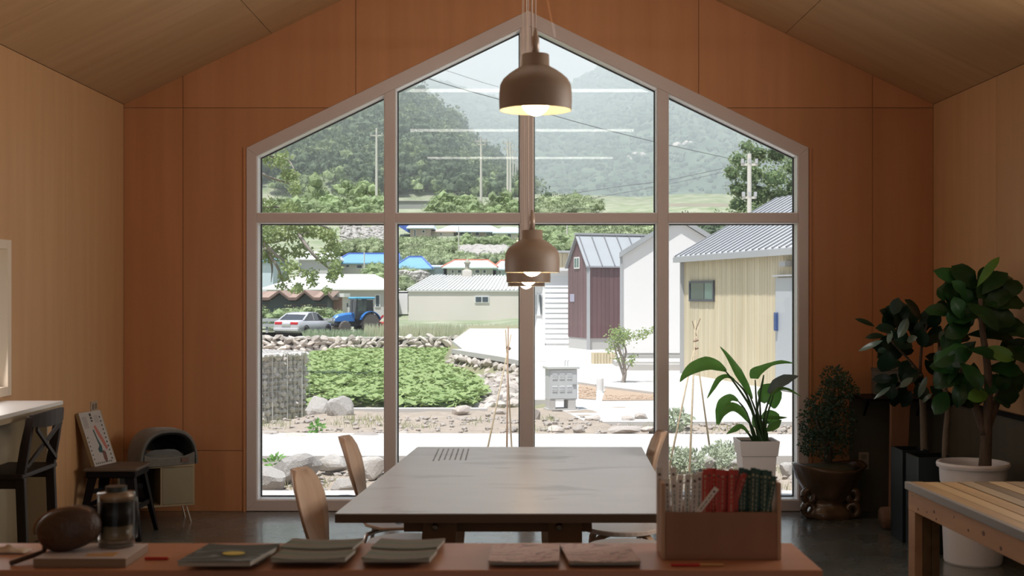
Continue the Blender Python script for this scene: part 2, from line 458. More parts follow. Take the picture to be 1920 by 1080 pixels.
# ------------------------------------------------------------------ pendant lamps
shade_m = mat('beige_lamp_shade', (.27, .195, .145), .5)
shade_in = mat('cream_shade_lining', (.80, .72, .50), .5)
cord_m = mat('pale_cord', (.62, .50, .42), .6)
brass_m = mat('brushed_stem', (.40, .30, .24), .35, metal=.3)
bulb_m = mat('glowing_bulb', (1, .95, .85), .5, emit=(1, .82, .58), estr=5.0)
def make_lamp():
    t = thing('pendant_lamp', 'x', 'lamp', group='pendant lamps in a row over the table')
    # origin: centre of rim plane
    prof = [(.120, 0), (.1215, .03), (.121, .060), (.118, .085), (.108, .104), (.090, .120), (.070, .134), (.054, .143), (.046, .148), (.0455, .185), (.043, .187), (.010, .187)]
    MB().lathe(prof, n=48)
    inner = [(.1175, .001), (.1175, .06), (.114, .084), (.104, .102), (.086, .117), (.066, .131), (.044, .142), (.001, .143)]
    mb = MB()
    def surf(pr, flip=False):
        n = 48; vs = []; fs = []
        for r, z in pr:
            for k in range(n): a = 2 * PI * k / n; vs.append((r * math.cos(a), r * math.sin(a), z))
        for i in range(len(pr) - 1):
            for k in range(n):
                a, b = i * n + k, i * n + (k + 1) % n; fs.append((a, b, b + n, a + n)[::-1 if flip else 1])
        return vs, fs
    v, f = surf(prof); mb.add(v, f); mb.build('shade', shade_m, t, smooth=True)
    mb = MB(); v, f = surf([(.120, 0.0)] + inner, True); mb.add(v, f); mb.build('shade_lining', shade_in, t, smooth=True)
    b = MB().ball((0, 0, .030), .048, 3); bo = b.build('bulb', bulb_m, t, smooth=True)
    MB().lathe([(.018, .07), (.018, .143)], n=16).build('socket', brass_m, t, smooth=True)
    MB().lathe([(.0125, .187), (.0125, .245), (.009, .25), (.005, .275)], n=16).build('stem', brass_m, t, smooth=True)
    return t
lamp0 = make_lamp(); first = True
spots = [(.082, 4.27, 2.150, 'largest-looking pendant lamp, hung high in front of the top of the gable window'),
         (.094, 5.65, 1.632, 'beige dome pendant lamp whose dome hangs whole just below the window transom'),
         (.096, 7.02, 1.600, 'pendant lamp of which a broad rim shows directly under the low dome lamp'),
         (.100, 8.35, 1.586, 'farthest pendant lamp, lowest and narrowest rim of the stacked lamps')]
pl = None
for i, (x, y, z, lab) in enumerate(spots):
    t = lamp0 if i == 0 else copy_tree(lamp0, label=lab)
    t.location = (x, y, z); t['label'] = lab
for i, (x, y, z, lab) in enumerate(spots):
    t = [o for o in COL.objects if o.parent is None and o.name.startswith('pendant_lamp') and abs(o.location.y - y) < .01][0]
    top = roofz(x) - .003 - z
    MB().tube([(0, 0, .27), (0.001, 0, top)], .0022, 6).build('cord', cord_m, t)
    MB().tube([(-.012 - .004 * i, .0, .187), (-.020 - .004 * i, 0, top * .5), (-.014, 0, top)], .0022, 6).build('cord', cord_m, t)
    MB().lathe([(.05, top - .03), (.05, top)], n=24).build('ceiling_rose', shade_m, t)
    l = bpy.data.lights.new('lamp_glow', 'POINT'); lo = bpy.data.objects.new('lamp_glow', l); COL.objects.link(lo); lo.parent = t
    l.energy = .8; l.color = (1, .78, .52); l.shadow_soft_size = .02; lo.location = (0, 0, -.03)
# linear tube lamps hung across the room (seen only as reflections in the glass)
tube_m = mat('lit_tube', (1, 1, 1), .5, emit=(1, .95, .85), estr=16)
tb = None
for i, (y, lab) in enumerate(((7.3, 'lit tube lamp hung across the room nearest the window'), (4.6, 'lit tube lamp hung across the room above the table front'), (1.8, 'lit tube lamp hung across the room behind the counter'))):
    t = thing('tube_lamp', lab, 'lamp', (.12, y, 3.29), group='tube lamps across the roof')
    MB().tube([(-1.2, 0, 0), (1.2, 0, 0)], .014, 8).build('tube', tube_m, t)
    MB().bb(-1.2, 1.2, -.012, .012, .014, .035).build('housing', bead_m, t)
    for x in (-.9, .9): MB().tube([(x, 0, .035), (x, 0, roofz(.12 + x) - 3.29 - .003)], .002, 5).build('cord', cord_m, t)

# ------------------------------------------------------------------ table
top_m = mat('pale_worn_tabletop', (.50, .49, .51), .30, col2=(.58, .57, .60), nscale=2.2, nstretch=(1, 2.5, 1), spec=.5, bump=.02, bscale=8)
def stain(m, lo, hi, col, sc, amt):
    N = m.node_tree.nodes; L = m.node_tree.links; b = [n for n in N if n.type == 'BSDF_PRINCIPLED'][0]
    src = b.inputs['Base Color'].links[0].from_socket
    n = N.new('ShaderNodeTexNoise'); n.inputs['Scale'].default_value = sc; n.inputs['Detail'].default_value = 7; n.inputs['Distortion'].default_value = .6
    tc = N.new('ShaderNodeTexCoord'); mp = N.new('ShaderNodeMapping'); mp.inputs['Scale'].default_value = (1, 2.2, 1); L.new(tc.outputs['Object'], mp.inputs[0]); L.new(mp.outputs[0], n.inputs[0])
    r = N.new('ShaderNodeMapRange'); r.inputs['From Min'].default_value = lo; r.inputs['From Max'].default_value = hi; r.inputs['To Max'].default_value = amt
    L.new(n.outputs['Fac'], r.inputs[0]); mx = N.new('ShaderNodeMix'); mx.data_type = 'RGBA'
    L.new(r.outputs[0], mx.inputs['Factor']); L.new(src, mx.inputs[6]); mx.inputs[7].default_value = (*col, 1); L.new(mx.outputs[2], b.inputs['Base Color'])
stain(top_m, .56, .72, (.22, .21, .21), 2.2, .75)
dwood = mat('brown_table_wood', (.22, .125, .07), .5, col2=(.29, .17, .10), nscale=3, nstretch=(.5, 6, 6))
dwood_leg = mat('brown_table_leg_wood', (.24, .14, .08), .5, col2=(.31, .19, .11), nscale=3, nstretch=(6, 6, .5))
edge_m = mat('dark_table_edge', (.11, .07, .045), .5)
steel = mat('dark_steel_bolt', (.30, .28, .26), .3, metal=1)
tb = thing('work_table', 'long pale-topped wooden table in front of the gable window', 'table', (.04, 5.6, 0))
zt = .74
A, B_, C_, D = P(628, 963, 4.65), P(783, 838, 6.667), P(1203, 838, 6.667), P(1272, 963, 4.65)
for v in (A, B_, C_, D): v.z = zt
MB().prism([Vector((v.x, v.y, zt - .004)) for v in (A, D, C_, B_)], (0, 0, .004)).build('tabletop', top_m, tb, world=True)
MB().prism([Vector((v.x, v.y, zt - .034)) for v in (A, D, C_, B_)], (0, 0, .0298)).build('edge_board', edge_m, tb, world=True)
ya, yb = 4.83, 6.35
def X_at(px, Y): return (px - 958) * Y / FPX
MB().bb(X_at(757, ya), X_at(1110, ya), ya, ya + .035, .640, zt - .035).build('apron', dwood, tb, world=True, bevel=.002)
MB().bb(X_at(757, ya), X_at(1110, ya), yb, yb + .035, .640, zt - .035).build('apron', dwood, tb, world=True, bevel=.002)
for px in (770, 1090):
    MB().bb(X_at(px, ya) - .02, X_at(px, ya) + .02, ya + .036, yb, .655, zt - .035).build('rail', dwood, tb, world=True)
for (px0, px1) in ((790, 863), (1033, 1083)):
    for yy in (ya - .03, yb + .005):
        x0, x1 = X_at(px0, ya), X_at(px1, ya)
        xm = (x0 + x1) / 2; tilt = .05 if px0 < 900 else -.02
        mb = MB().prism([(xm - .065, yy, .700), (xm + .065, yy, .700), (xm + .055 - tilt, yy, 0), (xm - .055 - tilt, yy, 0)], (0, .03 if yy < 5 else .04, 0))
        l = mb.build('leg', dwood_leg, tb, world=True, bevel=.002)
        for dz in ((.665,) if px0 > 900 else (.665, .60)):
            m2 = MB().lathe([(.014, 0), (.014, .004), (.008, .010), (0, .011)], n=16)
            m2.v = [Vector((v.x + xm - .02, yy - v.z, v.y + dz)) for v in m2.v]
            m2.build('bolt', steel, l, world=False, smooth=True).location = -tb.location
    MB().bar((X_at((px0 + px1) / 2, ya), ya, .12), (X_at((px0 + px1) / 2, ya), yb, .12), .04, .06).build('stretcher', dwood, tb, world=True)
ink = mat('dark_print_ink', (.20, .20, .21), .6)
mb = MB(); rr = random.Random(3)
for k in range(7):
    y = 6.58; fx = .30 - .34 + k * .0  # rows run along the table's depth
    x = (823 + k * 9.3 - 958) * 6.6 / FPX - .0
    while y > 6.14:
        l = rr.uniform(.010, .045); mb.bb(x - .0035, x + .0035, y - l, y, zt + .0001, zt + .0006); y -= l + rr.uniform(.006, .018)
mb.build('printed_lines', ink, tb, world=True, label='block of small dark print running along the tabletop')

# ------------------------------------------------------------------ shell chairs and stools
shell_m = mat('oak_veneer_shell', (.42, .27, .18), .42, col2=(.52, .35, .24), nscale=3, nstretch=(8, 8, .6), spec=.4)
shell_m2 = mat('oak_seat_top', (.52, .41, .34), .35, col2=(.58, .47, .40), nscale=3, nstretch=(.6, 8, 8))
chrome = mat('satin_metal_tube', (.62, .58, .56), .3, metal=.9)
def shell_chair(loc, rz, label):
    """one-piece bent shell: seat forward = +X, back at -X side. back narrow at the neck and wide at the top"""
    t = thing('shell_chair', label, 'chair', loc, rz, 'plywood shell chairs at the table')
    rows = []   # (x, z, halfwidth, dish)
    pr = [(.20, .425, .10), (.18, .440, .155), (.10, .445, .19), (0, .440, .20), (-.10, .438, .195), (-.17, .450, .165), (-.205, .485, .125), (-.222, .54, .12),
          (-.232, .60, .155), (-.242, .66, .18), (-.258, .73, .185), (-.278, .79, .165), (-.295, .83, .12), (-.302, .848, .065)]
    def mk(dx, dz):
        vs = []; n = 8
        for i, (x, z, hw) in enumerate(pr):
            back = i > 6
            for k in range(n + 1):
                u = -1 + 2 * k / n; y = u * hw; d = (1 - u * u)
                if back: vs.append(Vector((x - .035 * d * min(1, (i - 6) / 3) + .02 + dx, y, z + dz * .2)))
                else: vs.append(Vector((x + dx * .2, y, z - .012 * d + dz)))
        return vs
    top = mk(0, 0); bot = mk(-.011, -.011); n = 9; fs = []
    nr = len(pr); N0 = nr * n
    for i in range(nr - 1):
        for k in range(n - 1):
            a = i * n + k; fs.append((a, a + n, a + n + 1, a + 1)); fs.append((N0 + a, N0 + a + 1, N0 + a + n + 1, N0 + a + n))
    for i in range(nr - 1):
        for k in (0, n - 1):
            a = i * n + k; f = (a, a + n, N0 + a + n, N0 + a); fs.append(f if k else f[::-1])
    for k in range(n - 1):
        fs.append((k, k + 1, N0 + k + 1, N0 + k)); a = (nr - 1) * n + k; fs.append((a + 1, a, N0 + a, N0 + a + 1))
    # split into seat and backrest faces: one shell part
    mb = MB().add(top + bot, fs); o = mb.build('seat_shell', shell_m, t, smooth=True)
    MB().lathe([(.05, .405), (.05, .428)], n=20).build('seat_hub', mat('black_rubber', (.02, .02, .02), .6), t)
    for sx in (-1, 1):
        for sy in (-1, 1):
            pts = smooth_path([(0.02 * sx, .03 * sy, .412), (.09 * sx, .09 * sy, .412), (.15 * sx, .15 * sy, .405), (.175 * sx, .172 * sy, .375), (.21 * sx, .20 * sy, .15), (.23 * sx, .22 * sy, 0.008)], 4)
            MB().tube(pts, .0095, 10).build('leg', chrome, t, smooth=True)
            MB().lathe([(.013, 0), (.013, .012)], c=(.23 * sx, .22 * sy, 0), n=12).build('leg_foot', mat('black_rubber', (.02,) * 3, .6), t)
    return t
shell_chair((-.545, 5.03, 0), R(-6), 'nearest plywood shell chair left of the table, back overlapping the window sill')
shell_chair((-.51, 6.20, 0), R(-1), 'farther plywood shell chair left of the table, close to the window')
shell_chair((.46, 6.45, 0), R(178), 'plywood shell chair right of the table, only its thin back edge above the top')
bent = mat('bentwood_leg', (.36, .22, .13), .4, col2=(.44, .28, .17), nscale=4, nstretch=(6, 6, 1))
def stool(loc, rz, label):
    t = thing('bentwood_stool', label, 'stool', loc, rz, 'round bentwood stools under the table')
    MB().lathe([(.165, .432), (.175, .436), (.175, .452), (.170, .456), (0.0, .456)], n=40).build('seat', shell_m2, t, smooth=False)
    for k in range(4):
        a = PI / 4 + k * PI / 2; c, s = math.cos(a), math.sin(a)
        pr = [(.06, .425), (.12, .425), (.155, .417), (.177, .395), (.186, .36), (.192, .2), (.198, 0)]
        pts = smooth_path([(c * r, s * r, z) for r, z in pr], 3); mb = MB(); rings = []
        for i, p in enumerate(pts):
            d = (pts[min(i + 1, len(pts) - 1)] - pts[max(i - 1, 0)]).normalized(); x = Vector((-s, c, 0)); n_ = d.cross(x).normalized()
            rings.append([p + x * .018 + n_ * .007, p - x * .018 + n_ * .007, p - x * .018 - n_ * .007, p + x * .018 - n_ * .007])
        mb.rings(rings).build('leg', bent, t)
    return t
stool((-.455, 5.62, 0), 0, 'round bentwood stool under the left end of the table')
stool((.52, 5.98, 0), 0, 'round bentwood stool under the right end of the table, far one')
stool((.50, 5.50, 0), .4, 'round bentwood stool under the right end of the table, nearest the counter')

# ------------------------------------------------------------------ foreground counter
ctr_m = mat('orange_brown_counter', (.38, .165, .085), .42, col2=(.45, .205, .11), nscale=2.5, nstretch=(.6, 6, 6), spec=.45, bump=.02)
ct = thing('counter', 'low reddish brown wooden counter across the foreground', 'counter', (-.7, 3.1, 0))
zc = .90
def PC(px, py, z=zc):
    """point on a horizontal plane z seen at pixel"""
    s = (py - 550) / (CAMZ - z); Y = FPX / s; return Vector(((px - 958) / s, Y, z))
c1, c2, c3 = PC(1485, 1018), PC(1556, 1080), PC(-160, 1016)
yf = PC(0, 1069).y; xr_f = PC(1543, 1069).x
poly = [(-1.6, yf), (xr_f, yf), (c1.x, c1.y), (-1.6, c1.y)]
MB().prism([(a, b, zc - .03) for a, b in poly], (0, 0, .03)).build('counter_top', ctr_m, ct, world=True, bevel=.003)
dk = mat('dark_counter_front', (.045, .028, .018), .7)
MB().bb(-1.55, xr_f - .03, yf + .012, yf + .03, .06, zc - .031).build('front_panel', dk, ct, world=True)
for x in (-1.5, -.5, xr_f - .05): MB().bb(x - .015, x + .015, yf + .031, c1.y - .02, 0, zc - .031).build('side_panel', dk, ct, world=True)
MB().bb(-1.55, xr_f - .03, yf + .04, c1.y - .02, .42, .44).build('shelf', dk, ct, world=True)

# books on the counter
page_m = mat('book_pages', (.42, .38, .32), .8, col2=(.30, .27, .23), nscale=3, nstretch=(1, 1, 120))
def cover_mat(name, stops, scale=(1, 1, 1), dist=2.0, nsc=5):
    m = bpy.data.materials.new(name); m.use_nodes = True; N = m.node_tree.nodes; L = m.node_tree.links
    b = N['Principled BSDF']; b.inputs['Roughness'].default_value = .6; b.inputs['Specular IOR Level'].default_value = .25
    tc = N.new('ShaderNodeTexCoord'); mp = N.new('ShaderNodeMapping'); mp.inputs['Scale'].default_value = scale; n = N.new('ShaderNodeTexNoise'); n.inputs['Scale'].default_value = nsc
    n.inputs['Distortion'].default_value = dist
    r = N.new('ShaderNodeValToRGB'); el = r.color_ramp.elements
    while len(el) < len(stops): el.new(.5)
    for i, (p, c) in enumerate(stops): el[i].position = p; el[i].color = (*c, 1)
    L.new(tc.outputs['Object'], mp.inputs[0]); L.new(mp.outputs[0], n.inputs[0]); L.new(n.outputs['Fac'], r.inputs[0]); L.new(r.outputs[0], b.inputs['Base Color'])
    MATS[name] = m; return m
cov_dark = cover_mat('dark_landscape_cover', [(.3, (.03, .035, .03)), (.5, (.05, .06, .05)), (.62, (.17, .20, .22)), (.75, (.06, .05, .03))], (1, 3, 1))
cov_green = cover_mat('green_striped_cover', [(.3, (.05, .085, .055)), (.45, (.10, .14, .09)), (.55, (.18, .13, .09)), (.7, (.12, .16, .16))], (.3, 14, 1), .5, 2)
cov_pink = cover_mat('pink_patterned_cover', [(.35, (.50, .36, .33)), (.5, (.58, .46, .42)), (.58, (.40, .20, .24)), (.68, (.20, .24, .19))], (1, 1.6, 1), 3.0, 14)
yel = mat('yellow_sun_print', (.55, .42, .05), .5)
def book(name, x0, x1, ypx_front, ypx_back, zb, th, cov, label, group, skew=0.0, sag=.004, cat='book'):
    """booklet: front edge seen at pixel columns x0..x1, rows given on its top plane"""
    z = zb + th; a, b = PC(x0, ypx_front, z), PC(x1, ypx_front, z); yb_ = PC(0, ypx_back, z).y
    w = b.x - a.x; d = yb_ - a.y; c = Vector(((a.x + b.x) / 2 + skew / 2, (a.y + yb_) / 2, zb))
    t = thing(name, label, cat, c, 0, group)
    def slabf(z0, z1, inset):
        vs = []; n = 8
        for zz in (z0, z1):
            for yy in (-d / 2 + inset, d / 2 - inset):
                for k in range(n + 1):
                    u = -1 + 2 * k / n; xx = u * (w / 2 - inset) + skew * (yy / d)
                    vs.append(Vector((xx, yy, max(0.0002, zz + sag * (u * u - .6) * (zz / th)))))
        m = n + 1; fs = []
        for k in range(n):
            fs += [(k, m + k, m + k + 1, k + 1), (2 * m + k, 2 * m + k + 1, 3 * m + k + 1, 3 * m + k), (k, k + 1, 2 * m + k + 1, 2 * m + k), (m + k + 1, m + k, 3 * m + k, 3 * m + k + 1)]
        fs += [(0, 2 * m, 3 * m, m), (n, m + n, 3 * m + n, 2 * m + n)]
        return vs, fs
    v, f = slabf(0, th - .0012, .0015); MB().add(v, f).build('pages', page_m, t)
    v, f = slabf(th - .0011, th, 0); MB().add(v, f).build('cover', cov, t)
    return t
# landscape booklets with dark covers
book('booklet', 345, 486, 1046, 1020, zc + .0005, .016, cov_dark, 'dark-covered booklet lying at the back, partly under the yellow-marked one', None, .02)
tt = book('booklet', 332, 470, 1052, 1024, zc + .017, .012, cov_dark, 'dark landscape booklet with a yellow oval, leftmost pile', None, .03, .001)
MB().lathe([(.001, 0), (.026, 0), (.026, .0008), (.001, .0008)], c=(.012, -.002, .0125), n=24, sy=.8).build('yellow_emblem', yel, tt, label='yellow oval mark')
for (x0, xl, nm) in ((507, 648, 'left'), (678, 806, 'right')):
    xb0 = x0 + 17; xb1 = xl + 14
    for k in range(3):
        book('booklet', xb0, xb1, 1027, 1010, zc + .0005 + k * .0085, .008, cov_green, ['lowest', 'middle', 'topmost'][k] + ' green booklet of the back stack in the %s pair' % nm, 'green booklets on the counter', .014, .004)
    for k in range(3):
        book('booklet', x0, xl, 1049 - k, 1031, zc + .0005 + k * .0085, .008, cov_green, ['lowest', 'middle', 'topmost'][k] + ' green booklet of the front stack in the %s pair' % nm, 'green booklets on the counter', .012, .005)
for (x0, xl, nm) in ((915, 1049, 'left'), (1066, 1202, 'right')):
    for k in range(3):
        book('booklet', x0 + (k == 0) * 1, xl, 1056 - k * 2, 1019, zc + .0005 + k * .0058, .0054, cov_pink, ['lowest', 'middle', 'topmost'][k] + ' pink patterned booklet in the %s of the two pink piles' % nm, 'pink booklets on the counter', .008 if nm == 'left' else -.014, .003)
red_m = mat('red_lacquer', (.45, .02, .015), .4); amber = mat('amber_wood', (.50, .26, .09), .5)
def pencil(px0, px1, py, label, col2=None):
    a, b = PC(px0, py, zc + .004), PC(px1, py, zc + .004)
    t = thing('pencil', label, 'pencil', (a.x, a.y, zc), 0)
    m = a.lerp(b, .55 if col2 else .9)
    MB().tube([a, m], .0038, 6).build('barrel', red_m, t, world=True)
    MB().tube([m + (b - m) * .01, b], [.0038, .0034 if col2 else .0008], 6).build('pencil_end', col2 or amber, t, world=True)
pencil(272, 320, 1047, 'short red pencil lying between the slab and the dark booklets')
pencil(1258, 1356, 1059, 'red and amber pencil lying in front of the wooden box', amber)

# wooden slab/board under the cup
slab_m = mat('plywood_slab_edge', (.15, .09, .055), .6, col2=(.25, .16, .10), nscale=3, nstretch=(1, 1, 90))
bt = thing('wooden_board', 'flat square wooden board under the leather pouch and the glass cup', 'board', (0, 0, 0))
a, b, c, d = PC(62, 1047, zc + .022), PC(236, 1047, zc + .022), PC(278, 1019, zc + .022), PC(118, 1019, zc + .022)
bt.location = ((a.x + c.x) / 2, (a.y + c.y) / 2, zc)
MB().prism([Vector((v.x, v.y, zc + .0005)) for v in (a, b, c, d)], (0, 0, .0205)).build('board_body', slab_m, bt, world=True, bevel=.001)
paper_m = mat('printed_paper', (.50, .42, .40), .7, col2=(.44, .36, .33), nscale=9)
MB().prism([Vector((v.x, v.y, zc + .0211)) for v in (a, b, c, d)], (0, 0, .0008)).build('cover_sheet', paper_m, bt, world=True)
MB().prism([PC(160, 1043, zc + .022), PC(212, 1043, zc + .022), PC(225, 1036, zc + .022), PC(165, 1038, zc + .022)], (0, 0, .0005)).build('orange_strip', amber, bt, world=True)

# leather pouch: squashed ball with zip seam
leather = mat('brown_leather', (.045, .021, .011), .5, col2=(.07, .033, .017), nscale=9, bump=.25, bscale=60)
seam_m = mat('tan_leather_zip', (.22, .10, .045), .45)
pz = zc + .022
pc = PC(130, 1032, pz); sp = (1032 - 550) / (CAMZ - pz)
pt = thing('leather_pouch', 'round brown leather pouch with a zip, leaning beside the glass cup', 'pouch', (pc.x, pc.y, pz))
def pouchp(u, v):
    # superellipsoid lying tilted
    cu, su, cv, sv = math.cos(u), math.sin(u), math.cos(v), math.sin(v)
    p = Vector((.078 * cu * (abs(cv) ** .85) * (1 if cv > 0 else -1), .050 * su * (abs(cv) ** .85) * (1 if cv > 0 else -1), .052 * (abs(sv) ** .9) * (1 if sv > 0 else -1)))
    return Matrix.Rotation(R(-14), 3, 'Y') @ p + Vector((0, 0, .0535))
rings_ = [[pouchp(2 * PI * k / 32, -PI / 2 + PI * j / 20 * .999 + .0005) for k in range(32)] for j in range(21)]
MB().rings(rings_).build('pouch_body', leather, pt, smooth=True)
pts = [pouchp(PI * 1.0 + t * .16 * 0, 0) for t in (0,)]
zl = []
for i in range(19):
    t = i / 18; v = PI * (.03 + .80 * t); p = Matrix.Rotation(R(-14), 3, 'Y') @ Vector((-.079 * math.cos(v), -.028 * math.sin(v) - .012, .053 * math.sin(v) ** .9)); zl.append(p + Vector((0, 0, .0545)))
MB().tube(zl, .0028, 6).build('zip', seam_m, pt, smooth=True)
q0, q1 = PC(80, 1035, zc + .018), PC(20, 1056, zc + .006)
MB().tube(smooth_path([pt.location + Vector((-.055, -.01, .012)), q0, q0.lerp(q1, .5), q1], 4), .0062, 6).build('strap', leather, pt, world=True, smooth=True)

# glass cup brewer
cg = glass_mat('clear_glass', (.93, .93, .92), .9, .05)
cpx = PC(218, 1024, pz); cu = thing('glass_cup', 'clear double-walled glass cup with a dark sleeve and dark lid', 'cup', (cpx.x, cpx.y, pz))
r_ = 34 / ((1024 - 550) / (CAMZ - pz))
MB().lathe([(r_ * .96, .001), (r_ * .97, .03), (r_ * .97, .118), (r_, .122), (r_, .132)], n=40).build('outer_glass', cg, cu, smooth=True)
MB().lathe([(.001, .003), (r_ * .93, .003), (r_ * .93, .009), (.001, .009)], n=40).build('glass_base', mat('frosted_base', (.45, .43, .40), .2), cu)
MB().lathe([(r_ * .72, .016), (r_ * .82, .022), (r_ * .84, .052), (0.001, .052)], n=32).build('beige_contents', mat('beige_coffee', (.26, .20, .12), .35), cu, smooth=True)
MB().lathe([(r_ * .86, .054), (r_ * .86, .108), (.001, .108)], n=32).build('dark_sleeve', mat('black_coffee_sleeve', (.012, .010, .008), .5), cu, smooth=True)
MB().lathe([(r_ * .88, .112), (r_ * .92, .123), (r_ * .5, .134), (0.001, .134)], n=32).build('rim_band', mat('tan_band', (.40, .28, .18), .4), cu, smooth=True)
MB().lathe([(r_ * .56, .1345), (r_ * .58, .147), (0.001, .147)], n=32).build('lid', mat('dark_lid', (.025, .03, .028), .4), cu)
MB().tube(smooth_path([(r_ * .97, 0, .118), (r_ * 1.12, 0, .112), (r_ * 1.12, 0, .03), (r_ * .97, 0, .024)], 3), .003, 6).build('glass_rib', cg, cu, smooth=True)
# crumpled tissue at the left edge
tp = PC(12, 1036, zc); tm = MB(); n = 12; vs = []
for j in range(n + 1):
    for i in range(n + 1):
        x, y = (i / n - .5) * .11, (j / n - .5) * .05; r2 = max(0, 1 - (2 * x / .11) ** 2) * max(0, 1 - (2 * y / .05) ** 2)
        vs.append((x, y, .001 + .018 * r2 * (.6 + .8 * noise.noise(Vector((x * 50, y * 50, 3)))) + .003))
fs = [(j * (n + 1) + i, j * (n + 1) + i + 1, (j + 1) * (n + 1) + i + 1, (j + 1) * (n + 1) + i) for j in range(n) for i in range(n)]
to = tm.add(vs, fs).build('crumpled_tissue', mat('cream_tissue', (.48, .38, .29), .9), None, smooth=True); to.location = tp
so = to.modifiers.new('s', 'SOLIDIFY'); so.thickness = .001
tag(to, 'crumpled cream tissue at the left end of the counter', 'tissue')

# wooden box with paper-wrapped sticks
box_m = mat('brown_plywood_box', (.225, .10, .052), .55, col2=(.28, .13, .07), nscale=3, nstretch=(5, 5, .8), bump=.02)
box_l = mat('light_plywood_edge', (.42, .26, .15), .5, col2=(.36, .21, .12), nscale=3, nstretch=(1, 60, 1))
s0 = (1050 - 550) / (CAMZ - zc); bx0, bx1 = (1240 - 958) / s0, (1465 - 958) / s0; by0 = FPX / s0
bd = .105; bz = zc + .0005
bo = thing('wooden_box', 'brown plywood box with raised sides holding paper-wrapped sticks', 'box', ((bx0 + bx1) / 2, by0 + bd / 2, zc))
zf = CAMZ - (961 - 550) / s0; zs_ = CAMZ - (906 - 550) / s0
MB().bb(bx0 + .010, bx1 - .010, by0, by0 + .009, bz, zf).build('front_panel', box_m, bo, world=True, bevel=.001)
MB().bb(bx0 + .010, bx1 - .010, by0 + bd - .009, by0 + bd, bz, zf + .0).build('back_panel', box_m, bo, world=True, bevel=.001)
MB().bb(bx0, bx0 + .0095, by0, by0 + bd, bz, zs_).build('side_panel', box_l, bo, world=True, bevel=.001)
MB().bb(bx1 - .0095, bx1, by0, by0 + bd, bz, zs_).build('side_panel', box_l, bo, world=True, bevel=.001)
MB().bb(bx0 + .0100, bx1 - .0100, by0 + .0095, by0 + bd - .0095, bz, bz + .008).build('base_panel', box_m, bo, world=True)
wht = mat('white_wrapper', (.66, .61, .56), .6, rnd=.12); redw = mat('red_wrapper', (.42, .035, .018), .55, rnd=.15); grn = mat('dark_green_wrapper', (.008, .045, .028), .5, rnd=.2)
inkg = mat('green_ink', (.02, .12, .08), .6); inkd = mat('brown_ink', (.07, .04, .03), .6); inkw = mat('cream_ink', (.42, .36, .22), .6)
fold_m = {id(wht): inkg, id(redw): inkd, id(grn): inkw}
rr = random.Random(11)
def stick(px, pytop, depth, w, tilt, m, im, label, group, zb=None):
    Y = by0 + depth; s = FPX / Y; z1 = CAMZ - (pytop - 550) / s; x1 = (px - 958) / s; z0 = bz + .012 if zb is None else zb
    L_ = z1 - z0; x0 = x1 - math.tan(tilt) * L_
    t = thing('wrapped_stick', label, 'stick', (x0, Y, z0), 0, group)
    d = Vector((x1 - x0, 0, L_)); Ln = d.length; d.normalize(); side = Vector((d.z, 0, -d.x)); O = Vector((0, 0, 0))
    def flat(a, b, hw, th, m_, nm, yo=0.0):
        p = [O + d * a - side * hw, O + d * a + side * hw, O + d * b + side * hw, O + d * b - side * hw]
        return MB().prism([q + Vector((0, yo - th / 2, 0)) for q in p], (0, th, 0)).build(nm, m_, t)
    flat(0, Ln, w / 2, .004, m, 'wrapper')
    y_ = Ln * .93
    flat(y_ - w * .42, y_, w * .2, .0006, inkd if m is wht else im, 'round_mark', -.0024)
    y_ -= w * .9; mb = MB()
    while y_ > Ln * .42:
        l = rr.uniform(.003, .010)
        p = [O + d * (y_ - l) - side * w * .07, O + d * (y_ - l) + side * w * .10, O + d * y_ + side * w * .10, O + d * y_ - side * w * .07]
        mb.prism([q + Vector((0, -.0027, 0)) for q in p], (0, .0006, 0)); y_ -= l + rr.uniform(.0015, .005)
    mb.build('printed_text', im, t)
n_w = [(1236, 876), (1262, 876), (1250, 897), (1263, 899), (1276, 890), (1290, 889), (1303, 889), (1312, 885)]
for i, (x, y) in enumerate(n_w):
    nxt = ['leftmost white wrapped stick leaning out over the box side', 'second tall white stick standing above the others at the left', 'plain white stick low at the left side of the box', 'white stick third in the front row from the left', 'white stick with brown print, fourth in the front row', 'white stick with green print, fifth in the front row', 'white stick without print next to the last white one', 'last white stick, touching the red ones'][i]
    stick(x, y, .020 + .011 * (i % 3) + (.03 if i < 2 else 0), .0150, R(-2 + 1 * (i > 3) * 4), wht, inkg if i % 2 else inkd, nxt, 'white wrapped sticks in the box')
names = 'first second third fourth fifth sixth seventh eighth ninth tenth'.split()
for i in range(9):
    x = 1322 + i * 8.3; y = 878 if i in (1, 2) else 880 + (i % 3)
    stick(x, y, .016 + .014 * (i % 3), .0120, R(rr.uniform(-1, 2)), redw, inkd if i % 2 else inkw, '%s upright red wrapped stick from the white ones' % names[i], 'red wrapped sticks in the box')
stick(1397, 888, .028, .011, R(19), redw, inkw, 'red wrapped stick leaning right over the green ones', 'red wrapped sticks in the box')
stick(1391, 891, .019, .008, R(16), redw, inkd, 'thin red stick leaning right beside the other leaning one', 'red wrapped sticks in the box')
stick(1344, 915, .0115, .0125, R(38), wht, inkd, 'white wrapped stick lying aslant in front of the red ones', 'white wrapped sticks in the box', zb=zf - .035)
for i in range(8):
    x = 1390 + i * 7.5; y = 877 + (i % 3) * 2 + (4 if i > 5 else 0)
    stick(x, y, .040 + .013 * (i % 3) + (0 if i < 2 else -.018), .0125, R(rr.uniform(0, 3)), grn, inkw, '%s upright dark green wrapped stick from the red ones' % names[i], 'green wrapped sticks in the box')
stick(1452, 893, .018, .0125, R(11), grn, inkw, 'dark green wrapped stick leaning right by the box side', 'green wrapped sticks in the box')
